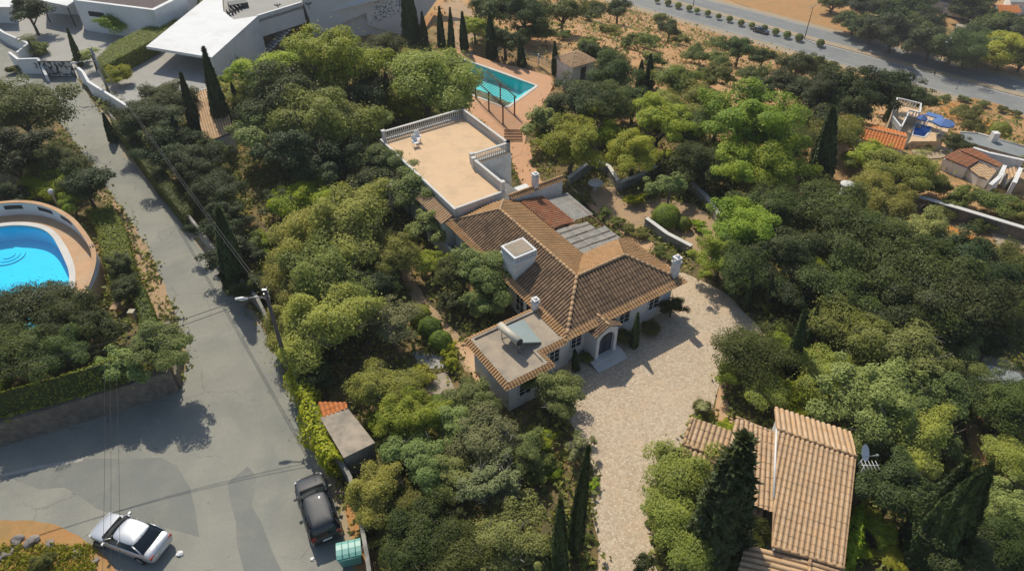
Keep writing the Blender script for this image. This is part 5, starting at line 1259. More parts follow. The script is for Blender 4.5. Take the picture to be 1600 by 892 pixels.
# long grey flat roof house
gz = hz(1550, 235)+3; gq = rq([(1500, 207), (1528, 209), (1600, 230), (1640, 243), (1620, 252), (1590, 244), (1520, 224), (1508, 220)], gz)
gh = root('flat_roof_house', (gq[3].x, gq[3].y, gz-3), 'long low house with pale grey flat roof at the right edge', 'house')
mb = MB(); mb.prism([(p.x, p.y) for p in gq], gz-8, gz-.21); mb.build('wall', 'plaster_grey', gh)
mb = MB(); mb.prism([(p.x, p.y) for p in gq], gz-.2, gz); mb.build('flat_roof', 'grey_roof', gh)
p = at(1554, 213, gz+.6); mb = MB(); mb.box((p.x, p.y, gz+.55), (.7, .7, 1.1)); mb.build('chimney', 'white', gh)
mb = MB()
for a_, b_ in zip(gq[:3], gq[1:4]):
    mb.tube([a_+Vector((0, 0, .05)), b_+Vector((0, 0, .05))], .1, 4)
mb.build('roof_kerb', 'coping', gh); KEEP_OUT.append([(p.x, p.y) for p in gq])
# half-ruined terracotta roofs
kz = hz(1530, 280)+1.6
kr = root('ruined_house', at(1530, 265, kz), 'crumbling cluster of brown tiled roofs and broken white walls on the right', 'house')
for i, (l_, dz3) in enumerate((([(1474, 246), (1497, 234), (1533, 249), (1512, 262)], 0), ([(1512, 262), (1533, 249), (1562, 262), (1544, 282), (1530, 276)], -.2), ([(1497, 234), (1520, 232), (1566, 257), (1562, 262)], .2), ([(1570, 266), (1588, 260), (1590, 274), (1574, 282)], -.4))):
    qq = rq(l_, kz+dz3); mb = MB(); mb.tiles([qq[0], qq[1], *qq[2:]] if len(qq) == 4 else qq, qq[-1]-qq[0], .35, .09, .5, seed=150+i); mb.build('roof', 'tile_red' if i % 2 == 0 else 'tile_tan', kr)
    c_ = sum(qq, Vector())/len(qq); mb = MB(); mb.prism([((p.x-c_.x)*.96+c_.x, (p.y-c_.y)*.96+c_.y) for p in qq], kz-8, kz+dz3-.15); mb.build('wall', 'white', kr)
for l_ in ([(1567, 258), (1560, 274), (1544, 288)], [(1592, 262), (1582, 285)], [(1520, 232), (1545, 240), (1600, 252)]):
    qq = rq(l_, kz+.3); mb = MB()
    for a_, b_ in zip(qq[:-1], qq[1:]):
        n = Vector((-(b_-a_).y, (b_-a_).x, 0)).normalized()*.35; mb.prism([(a_.x, a_.y), (b_.x, b_.y), (b_+n).to_tuple()[:2], (a_+n).to_tuple()[:2]], kz-8, kz+.35)
    mb.build('broken_wall', 'white', kr)
mb = MB(); qq = rq([(1586, 268), (1600, 262), (1605, 285), (1588, 290)], kz-.6); mb.prism([(p.x, p.y) for p in qq], kz-8, kz-.6); mb.build('floor_slab', 'dirt', kr)
KEEP_OUT.append([(p.x, p.y) for p in rq([(1470, 245), (1500, 225), (1610, 255), (1600, 295), (1540, 292)], kz)])
sheet('yard', jitter_poly(gp([(1425, 238), (1480, 232), (1600, 245), (1640, 250), (1640, 262), (1520, 236), (1480, 246), (1440, 250)]), .3, 60), 'verge', .08, grid=2.0)
# shed roof at the right edge, small white chimney among the trees
sz = 2.3; qq = rq([(1527, 590), (1542, 569), (1592, 582), (1600, 592), (1552, 609)], sz)
gs = root('shed', (qq[0].x, qq[0].y, 0), 'shed with a plain blue grey roof half hidden at the right edge', 'shed')
mb = MB(); mb.slab(qq, (0, 0, -.12)); mb.build('roof', 'grey_roof', gs); c_ = sum(qq, Vector())/5
mb = MB(); mb.prism([((p.x-c_.x)*.94+c_.x, (p.y-c_.y)*.94+c_.y) for p in qq], -.3, sz-.13); mb.build('wall', 'plaster_grey', gs); KEEP_OUT.append([(p.x, p.y) for p in qq])
wc = at(1323, 292, 4.0); hs_ = root('water_tank', (wc.x, wc.y, terr(wc.x, wc.y)), 'white capped tank rising above the trees on the right slope', 'tank')
mb = MB(); z0 = terr(wc.x, wc.y); mb.lathe((wc.x, wc.y, 0), [(.4, z0), (.4, 4.2)], 14); mb.build('tank', 'white2', hs_)
mb = MB(); mb.lathe((wc.x, wc.y, 0), [(.6, 4.2), (.6, 4.3), (.45, 4.36)], 14); mb.build('cap', 'coping', hs_)
# far houses top right
def far_house(l_, h, mat, wallm, label, tile=True, name='house'):
    z = hz(*l_[2])+h; qq = rq(l_, z); c_ = sum(qq, Vector())/len(qq)
    r = root(name, (c_.x, c_.y, z-h), label, 'house')
    if tile:
        a_, b_ = (qq[0]+qq[3])/2+Vector((0, 0, 1.2)), (qq[1]+qq[2])/2+Vector((0, 0, 1.2))
        mb = MB(); mb.tiles([a_, b_, qq[2], qq[3]], qq[3]-a_, .4, .07, .5, seed=170); mb.tiles([a_, qq[0], qq[1], b_], qq[0]-a_, .4, .07, .5, seed=171); mb.build('roof', mat, r)
        mb = MB()
        for p_, s_, t_ in ((a_, qq[0], qq[3]), (b_, qq[1], qq[2])): mb.slab([p_+Vector((0, 0, -.1)), s_, t_], (c_-p_).normalized()*.2)
        mb.build('gable', wallm, r)
    else: mb = MB(); mb.prism([(p.x, p.y) for p in qq], z-.2, z); mb.build('flat_roof', mat, r)
    mb = MB(); mb.prism([((p.x-c_.x)*.95+c_.x, (p.y-c_.y)*.95+c_.y) for p in qq], z-h-4, z-.21); w_ = mb.build('wall', wallm, r)
    d = (qq[2]-qq[3]); L_ = d.length; d = d/L_; n = Vector((d.y, -d.x, 0)); n = -n if n.y > 0 else n
    for t in (.25, .7):
        p = c_+(qq[3].lerp(qq[2], t)-c_)*.955+n*.05; mb = MB(); mb.box((p.x, p.y, z-h*.5), (1.1, .08, 1.2), math.atan2(d.y, d.x)); mb.build('window', 'glass', w_)
    KEEP_OUT.append([(p.x, p.y) for p in qq])
far_house([(1551, 8), (1580, 10), (1597, 20), (1560, 22)], 4, 'tile_orange', 'white', 'orange roofed house among trees at the top right corner')
far_house([(1575, -14), (1640, -14), (1640, 5), (1580, 4)], 4, 'grey_roof', 'white', 'grey roofed building at the very top right corner', False)
far_house([(1354, 24), (1370, 27), (1372, 36), (1356, 33)], 4, 'tile_tan', 'plaster_grey', 'small blue grey house with brown roof among trees beyond the highway')
far_house([(1495, 37), (1511, 40), (1511, 48), (1494, 45)], 3, 'concrete', 'white', 'small open cream building among the trees at the top right', False)
for i, (px, py, L_, lab) in enumerate(((1467, 11, 6, 'small white van at the top end of the parked white vehicles'), (1478, 17, 9, 'long white lorry body parked between trees at the top right'), (1492, 25, 7, 'white flatbed truck at the lower end of the parked white vehicles'), (1545, 38, 6, 'white vehicle parked alone below the orange roofed house'))):
    g_ = G(px, py+3); r = root('parked_truck', g_, lab, 'truck', 'white vehicles parked among far trees'); LOC[r.name] = Vector((0, 0, 0)); r.rotation_euler.z = -.75
    mb = MB(); mb.box((.9, 0, 1.7), (L_-1.8, 2.3, 2.4)); mb.build('cargo_box', 'white2', r)
    mb = MB(); mb.box((-L_/2+.9, 0, 1.3), (1.7, 2.1, 1.7), 0, .85); cb2 = mb.build('cab', 'white2', r)
    mb = MB(); mb.box((-L_/2+.2, 0, 1.7), (.3, 1.7, .6)); mb.build('windscreen', 'glass', cb2)
    for x in (-L_/2+1, L_/2-1.2):
        for y in (-1, 1): mb = MB(); mb.tube([(x, y-.12, .45), (x, y+.12, .45)], .45, 12, smooth=False); mb.build('wheel', 'rubber', r)
# lamp posts in the highway median
for px, py, lab in ((1083, 10.5, 'highway median lamp post nearest the top edge'), (1257, 60.5, 'highway median lamp post beside the last round bush'), (1460, 117, 'highway median lamp post right of the bushes, over the bare kerb')):
    g_ = at(px, py, HZ+.18); r = root('street_lamp', g_, lab, 'street lamp', 'lamp posts along the highway median')
    mb = MB(); mb.tube([g_, g_+Vector((0, 0, 8))], [.12, .07], 6); mb.build('pole', 'dark_metal', r)
    mb = MB()
    for s in (-1, 1): mb.tube([g_+Vector((0, 0, 7.9)), g_+Hn*s*1.3+Vector((0, 0, 8.3))], .05, 5)
    mb.build('lamp_arm', 'dark_metal', r)
    for s in (-1, 1): mb = MB(); mb.box(g_+Hn*s*1.6+Vector((0, 0, 8.32)), (.7, .3, .12), math.atan2(Hn.y, Hn.x)); mb.build('lamp_head', 'grey_metal', r)
# odd small things
def blob_rock(px, py, w, label, seed, h=.6):
    g_ = G(px, py); rng = random.Random(seed); r_ = w/2*depth(g_)/F
    bm = bmesh.new(); bmesh.ops.create_icosphere(bm, subdivisions=3, radius=r_)
    f1 = [Vector((rng.uniform(-1, 1), rng.uniform(-1, 1), rng.uniform(-1, 1))).normalized() for _ in range(9)]
    for v in bm.verts:
        d = v.co.normalized(); k_ = 1-sum(max(0, d.dot(f)-.72) for f in f1)*1.3; v.co *= k_; v.co.z *= h
    me = bpy.data.meshes.new('rock'); bm.to_mesh(me); bm.free(); me.materials.append(M['rock'])
    o = bpy.data.objects.new('rock', me); COL.objects.link(o); o.location = g_+Vector((0, 0, r_*h*.35)); o.rotation_euler.z = rng.uniform(0, 6); tag(o, label, 'rock', 'loose rocks')
for i, (px, py, w, lab) in enumerate(((704, 778, 22, 'brown boulder in the dry garden bed, the upper of two'), (761, 812, 18, 'pale boulder below the other in the dry garden bed'), (28, 846, 22, 'grey rock at the left of the dirt island cluster'), (52, 848, 26, 'largest grey rock in the middle of the dirt island'),
    (77, 853, 20, 'grey rock at the right of the dirt island cluster'), (22, 860, 18, 'dark low rock under the left rock on the dirt island'), (8, 868, 24, 'rock cut by the left picture edge on the dirt island'), (120, 866, 16, 'small rock on the dirt island beside the silver car'), (150, 877, 15, 'small rock at the lower tip of the dirt island'), (100, 858, 14, 'flat little rock between the bush and the silver car'),
    (1550, 688, 20, 'brown rock beside the orange path at the right edge'), (1283, 816, 0, ''), (795, 0, 0, ''))):
    if w: blob_rock(px, py, w, lab, 300+i)
def crumple(p, r, sd):
    rng = random.Random(sd); m = MB(); bm = bmesh.new(); bmesh.ops.create_icosphere(bm, subdivisions=2, radius=r)
    for v in bm.verts: v.co *= rng.uniform(.6, 1.25); v.co.z *= .45
    m.add([p+v.co+Vector((0, 0, r*.4)) for v in bm.verts], [[v.index for v in f.verts] for f in bm.faces]); bm.free(); return m
p = G(281, 865); mb = crumple(p, .2, 1); tag(mb.build('plastic_bag', 'plastic_w', None, at_=p), 'crumpled white plastic bag on the road behind the silver car', 'litter')
p = G(488, 873); mb = crumple(p, .12, 2); tag(mb.build('plastic_bag', 'plastic_w', None, at_=p), 'pale scrap of litter on the road below the black car', 'litter')
p = at(80, 300, 2.2); mb = MB(); mb.lathe((p.x, p.y, 0), [(.12, 0), (.12, 2.0), (.26, 2.05), (.26, 2.35), (.06, 2.5)], 12); tag(mb.build('garden_lamp', 'white2', None, at_=(p.x, p.y, 0)), 'white lantern post in the climbers behind the round pool terrace', 'lamp')
p = at(607, 290, 4.0); mb = MB(); mb.tube([(p.x, p.y, 0), (p.x, p.y, 3.9)], .05, 6); mb.box((p.x, p.y, 4.0), (.55, .25, .10), .8); tag(mb.build('garden_lamp', 'plastic_w', None, at_=(p.x, p.y, 0)), 'white lamp head poking out of the grey olive tree beside the roof terrace', 'lamp')
p = G(214, 505); mb = MB(); mb.box((p.x, p.y, .6), (.36, .36, 1.2)); mb.box((p.x, p.y, 1.24), (.46, .46, .08)); tag(mb.build('gate_pillar', 'cream', None, at_=(p.x, p.y, 0)), 'short white pillar in the hedge left of the road', 'pillar')
mb = MB(); p = G(192, 480); q = G(178, 498)
mb.slab([p+Vector((0, 0, 1.2)), p+Vector((.5, 0, 1.2)), q+Vector((.5, 0, 1.0)), q+Vector((0, 0, 1.0))], (0, 0, -.1)); mb.box((p+q)/2+Vector((.2, 0, .5)), (.4, .4, 1.0)); tag(mb.build('timber_board', 'mortar', None, at_=p), 'leaning orange timber board over rubble beside the round terrace', 'boards')
p = G(930, 296); pr_ = root('garden_table', p, 'pale round garden table in the shade of the parking bay wall', 'table')
mb = MB(); mb.lathe(p, [(.75, .70), (.75, .76)], 18); mb.build('table_top', 'coping', pr_); mb = MB(); mb.lathe(p, [(.3, 0), (.1, .1), (.1, .7)], 10); mb.build('leg', 'coping', pr_)
p = G(815, 775);
# ---------------------------------------------------------------- vegetation
def leaf_mat2(name, a, b, c, t=.3, v=.12, k=2.15):
    f = lambda q: (min(.5, q[0]*k*1.12), min(.5, q[1]*k*1.17), q[2]*k*.80)
    return leaf_mat(name, f(a), f(b), f(c), min(.5, t+.14), v)
LM = {
 'B': leaf_mat2('dark_broadleaf', (.043, .054, .018), (.070, .080, .025), (.031, .040, .016)),
 'G': leaf_mat2('fresh_green_leaf', (.135, .165, .024), (.200, .225, .034), (.100, .130, .026)),
 'O': leaf_mat2('olive_grey_leaf', (.100, .112, .046), (.145, .155, .068), (.074, .086, .034), .25),
 'P': leaf_mat2('feathery_olive_leaf', (.120, .122, .034), (.165, .162, .040), (.092, .096, .036), .25),
 'L': leaf_mat2('lime_leaf', (.140, .180, .014), (.220, .240, .022), (.095, .130, .018), .35),
 'D': leaf_mat2('evergreen_leaf', (.025, .033, .013), (.040, .049, .018), (.018, .025, .011), .15),
 'S': leaf_mat2('scrub_leaf', (.080, .088, .028), (.125, .122, .042), (.058, .066, .025)),
 'X': leaf_mat2('grey_leaf', (.118, .122, .070), (.16, .16, .10), (.085, .09, .052), .2),
 'C': leaf_mat2('cypress_leaf', (.026, .036, .016), (.046, .058, .024), (.020, .028, .014), .08, .06),
 'K': leaf_mat2('clipped_leaf', (.088, .105, .020), (.120, .138, .026), (.068, .086, .020), .2),
 'Y': leaf_mat2('yellow_leaf', (.20, .18, .028), (.24, .20, .034), (.14, .14, .03), .3),
}
def crown_mesh(name, seed, kind, lvl):
    """leaf clumps strung along spreading limbs, so the outline is ragged and sky or ground shows between limbs"""
    rs = np.random.RandomState(seed)
    N = {'L': 40000, 'M': 16000, 'S': 5200}[lvl]; sz = {'L': .032, 'M': .049, 'S': .086}[lvl]
    flat = {'B': .80, 'G': .90, 'O': .80, 'P': .66, 'L': .70, 'D': .95, 'S': .62, 'X': .9, 'K': .9, 'Y': .55}[kind]
    if kind == 'K':
        d = rs.normal(size=(N, 3)); d /= np.linalg.norm(d, axis=1, keepdims=True); P = d*rs.uniform(.93, 1.04, N)[:, None]*np.array([1, 1, .9])
        P *= (1+.05*np.sin(P[:, :1]*6+seed)*np.sin(P[:, 1:2]*5))
        ok = P[:, 2] > -.6; P, d = P[ok], d[ok]
        return mesh_quads(name, leaves(P, d*1.6+rs.normal(size=P.shape)*.4+np.array([0, 0, .5]), sz, rs, 1.45), LM[kind])
    nb = {'B': 11, 'G': 13, 'O': 10, 'P': 9, 'L': 9, 'D': 10, 'S': 7, 'X': 10, 'Y': 8}[kind]
    m = {'P': 7, 'X': 5}.get(kind, 6); r0, r1 = {'P': (.12, .27), 'G': (.09, .20), 'O': (.08, .22), 'X': (.07, .18)}.get(kind, (.09, .23))
    if kind in 'OX': N = int(N*(.80 if kind == 'O' else .42))
    if kind == 'P': sz *= .85; N = int(N*1.2)
    C, RR = [], []
    for b in range(nb):
        az = b*2.4+rs.uniform(-.7, .7); el = rs.uniform(-.05, 1.45)**1.0; L_ = rs.uniform(.50, 1.0)*(1.0 if el < .9 else .85)
        e = np.array([math.cos(az)*math.cos(el), math.sin(az)*math.cos(el), math.sin(el)*flat])*L_
        for k in range(m):
            t = rs.uniform(.45, 1.08); r = rs.uniform(r0, r1)*(1.15 if t < .8 else .9)
            C.append(e*t+rs.normal(size=3)*np.array([.11, .11, .07])); RR.append(r)
    nf = 7 if kind not in 'XO' else 2
    for k in range(nf): C.append(rs.normal(size=3)*np.array([.22, .22, .10])+np.array([0, 0, .05])); RR.append(.24)
    C = np.array(C); RR = np.array(RR); p = RR**1.9; p /= p.sum()
    k = rs.choice(len(RR), N, p=p)
    d = rs.normal(size=(N, 3)); dn = d/np.linalg.norm(d, axis=1, keepdims=True)
    rad = np.where(rs.rand(N) < .7, rs.uniform(.72, 1.12, N), np.abs(rs.normal(size=N))*.75)
    P = C[k]+dn*(RR[k]*rad)[:, None]*np.array([1, 1, .78])
    an = rs.uniform(.84, 1.16); P[:, 0] *= an; P[:, 1] /= an
    ok = (P[:, 2] > -.55*flat) & ~((dn[:, 2] < -.3) & (rs.rand(N) < .55)); P, dn = P[ok], dn[ok]
    s_ = np.percentile(np.hypot(P[:, 0], P[:, 1]), 95); P[:, :2] /= s_
    Nn = dn*.55+P*.35+rs.normal(size=P.shape)*.34+np.array([0, 0, .75])
    Q = leaves(P, Nn, sz, rs, 2.1 if kind in 'OPX' else 1.5)
    return mesh_quads(name, Q, LM[kind])
def trunk_mesh(name, seed, kind):
    rng = random.Random(seed); mb = MB()
    h = 1.0; mb.tube([(0, 0, -1.25), (rng.uniform(-.05, .05), rng.uniform(-.05, .05), -.7), (rng.uniform(-.08, .08), rng.uniform(-.08, .08), -.2)], [.085, .065, .05], 7)
    n = 6 if kind != 'X' else 13
    for i in range(n):
        a = i*2.4+rng.uniform(-.4, .4); r = rng.uniform(.45, .8); z = rng.uniform(.0, .5)
        e = Vector((r*math.cos(a), r*math.sin(a), z)); s0 = Vector((0, 0, rng.uniform(-.6, -.2)))
        m_ = s0.lerp(e, .5)+Vector((rng.uniform(-.1, .1), rng.uniform(-.1, .1), rng.uniform(0, .15))); mb.tube([s0, m_, e], [.042, .026, .010], 5)
        for j in range(3 if kind != 'X' else 7):
            f = m_.lerp(e, rng.uniform(.2, .95)); g = f+Vector((rng.uniform(-.3, .3), rng.uniform(-.3, .3), rng.uniform(.05, .35)))
            mb.tube([f, f.lerp(g, .5)+Vector((rng.uniform(-.04, .04), rng.uniform(-.04, .04), .02)), g], [.014, .009, .004], 4)
    me = bpy.data.meshes.new(name); me.from_pydata(mb.v, [], mb.f); me.materials.append(M['bark_grey' if kind in 'XO' else 'bark'])
    for p in me.polygons: p.use_smooth = True
    return me
def cypress_mesh(seed, wide):
    rs = np.random.RandomState(seed); N = 18000 if wide else 9000
    t = rs.uniform(0, 1, N)**.85; a = rs.uniform(0, 6.283, N)
    prof = np.minimum(1, (t+.05)*9)**.5*(1-t**2.2)**.8*(1-.25*t)
    lobes = 1+.14*np.sin(a*5+seed+t*3)+.10*np.sin(a*9+t*14+seed)+.07*np.sin(t*40+a*3)
    r = prof*lobes*rs.uniform(.82, 1.04, N)
    P = np.stack([r*np.cos(a)*.5, r*np.sin(a)*.5, t], 1)
    Nn = np.stack([np.cos(a), np.sin(a), np.full(N, .25)], 1)+rs.normal(size=(N, 3))*.4
    # unit width 1, unit height 1; leaf drawn tall
    Nn /= np.linalg.norm(Nn, axis=1, keepdims=True)
    up = np.array([0, 0, 1.0])+rs.normal(size=(N, 3))*.25; U = up-Nn*(up*Nn).sum(1, keepdims=True); U /= np.linalg.norm(U, axis=1, keepdims=True); Wv = np.cross(Nn, U)
    s = rs.uniform(.6, 1.3, N)[:, None]
    if wide: sx, sz = .050, .020
    else: sx, sz = .13, .022
    k = np.array([1, 1, sz/sx*1.0])
    Q = np.stack([P-U*s*sx*k*1.2, P-Wv*s*sx*.5*k, P+U*s*sx*k*1.8, P+Wv*s*sx*.5*k], 1)
    return mesh_quads('cypress_crown', Q, LM['C'])
PROTO = {}; TRUNK = {}
def proto(kind, lvl, v):
    key = (kind, lvl, v)
    if key not in PROTO: PROTO[key] = crown_mesh('crown', hash_(kind, lvl, v), kind, lvl)
    return PROTO[key]
def hash_(k, l, v): return (ord(k)*31+ord(l)*7+v*101) % 9973
def trunk(kind, v):
    kk = kind if kind in 'XO' else 'B'
    if (kk, v) not in TRUNK: TRUNK[(kk, v)] = trunk_mesh('trunk', 55+v+ord(kk), kk)
    return TRUNK[(kk, v)]
KN = {'B': ('broadleaf_tree', 'dark green broadleaf tree', 'tree'), 'G': ('broadleaf_tree', 'fresh green leafy tree', 'tree'), 'O': ('olive_tree', 'grey green olive tree', 'tree'),
      'P': ('wattle_tree', 'soft feathery olive green tree', 'tree'), 'L': ('shrub', 'bright lime green shrub', 'shrub'), 'D': ('evergreen_tree', 'very dark evergreen tree', 'tree'),
      'S': ('scrub_bush', 'dull green scrub bush', 'shrub'), 'X': ('bare_tree', 'thin grey half bare tree', 'tree'), 'K': ('clipped_bush', 'clipped round bush', 'shrub'), 'Y': ('shrub', 'yellow green flowering shrub', 'shrub')}
GRP = {'B': 'dark broadleaf trees', 'G': 'fresh green leafy trees', 'O': 'olive trees', 'P': 'feathery olive green trees', 'L': 'lime green shrubs', 'D': 'dark evergreen trees', 'S': 'scrub bushes', 'X': 'half bare trees', 'K': 'clipped round bushes', 'Y': 'yellow green shrubs'}
HCF = {'B': .95, 'G': 1.0, 'O': .95, 'P': .85, 'L': .62, 'D': 1.1, 'S': .55, 'X': 1.0, 'K': .8, 'Y': .45}
BANK += [at(*p, 1.9).to_tuple()[:2] for p in ((-160, 672), (0, 656), (105, 627), (200, 599), (267, 574), (258, 530), (205, 503), (150, 506), (60, 565), (-160, 570))]
mb = MB(); mb.prism(BANK, -.2, 1.88); mb.build('garden_bank', 'terrain')['kind'] = 'structure'
rngT = random.Random(77); CANOPY = []
def tree(kind, px, py, w, label, group=None, squash=1.0):
    w *= 1.07 if w >= 60 else 1.0; R = w*.02; low = HCF[kind]
    if ' far ' in ' '+label+' ' and w > 30: w *= 1.35; low *= .62; py -= w*.07
    for _ in range(6):
        g_ = G(px, py, low*R); R = w/2*depth(g_)/F/1.02
    base = Vector((g_.x, g_.y, terr(g_.x, g_.y)))
    lvl = 'L' if w >= 84 else ('M' if w >= 42 else 'S'); v = rngT.randrange(4)
    nm, pre, cat = KN[kind]; group = group or GRP[kind]
    label = (pre+' '+label).strip()
    hc = low*R; small = lvl == 'S' or kind in 'KLYS'
    sc = R*rngT.uniform(.97, 1.05)
    me = proto(kind, lvl, v)
    CANOPY.append((g_.x, g_.y, R))
    if small:
        o = bpy.data.objects.new(nm, me); COL.objects.link(o); o.location = base+Vector((0, 0, hc)); o.scale = (sc, sc*rngT.uniform(.9, 1.08), sc*squash); o.rotation_euler.z = rngT.uniform(0, 6.28)
        tag(o, label, cat, group); return o
    r = root(nm, base, label, cat, group); LOC.pop(r.name, None); r.rotation_euler.z = rngT.uniform(0, 6.28)
    c = bpy.data.objects.new('crown', me); COL.objects.link(c); c.parent = r; c.location = (0, 0, hc); c.scale = (sc, sc*rngT.uniform(.9, 1.08), sc*squash)
    t = bpy.data.objects.new('trunk', trunk(kind, v)); COL.objects.link(t); t.parent = r; t.location = (0, 0, hc); t.scale = (sc, sc, max(hc/1.1, sc*.7))
    return r
CYP = {}
def cypress(tx, ty, bx, by, w, label, group='cypress trees'):
    b = G(bx, by); lo, hi = 1.0, 40.0
    for _ in range(30):
        m_ = (lo+hi)/2
        if proj(b+Vector((0, 0, m_)))[1] > ty: lo = m_
        else: hi = m_
    h = lo; wd = w*depth(b+Vector((0, 0, h*.5)))/F
    wide = wd/h > .27; key = (wide, rngT.randrange(2))
    if key not in CYP: CYP[key] = cypress_mesh(17+key[1]*5+wide, wide)
    r = root('cypress_tree', b, label, 'tree', group); LOC.pop(r.name, None)
    px_, py_ = proj(b+Vector((0, 0, h))); lean = (tx-px_)*depth(b)/F
    r.rotation_euler = (0, max(-.12, min(.12, math.atan2(lean, h))), 0)
    c = bpy.data.objects.new('crown', CYP[key]); COL.objects.link(c); c.parent = r; c.location = (0, 0, h*.02); c.scale = (wd*1.08, wd*1.08, h*.98); c.rotation_euler.z = rngT.uniform(0, 6.28)
    if 'cyt' not in CYP:
        mb = MB(); mb.tube([(0, 0, -.03), (0, 0, .5), (0, 0, .9)], [.09, .05, .015], 7); me = bpy.data.meshes.new('trunk'); me.from_pydata(mb.v, [], mb.f); me.materials.append(M['bark']); CYP['cyt'] = me
    t = bpy.data.objects.new('trunk', CYP['cyt']); COL.objects.link(t); t.parent = r; t.scale = (wd, wd, h)
    CANOPY.append((b.x, b.y, wd*.5)); return r
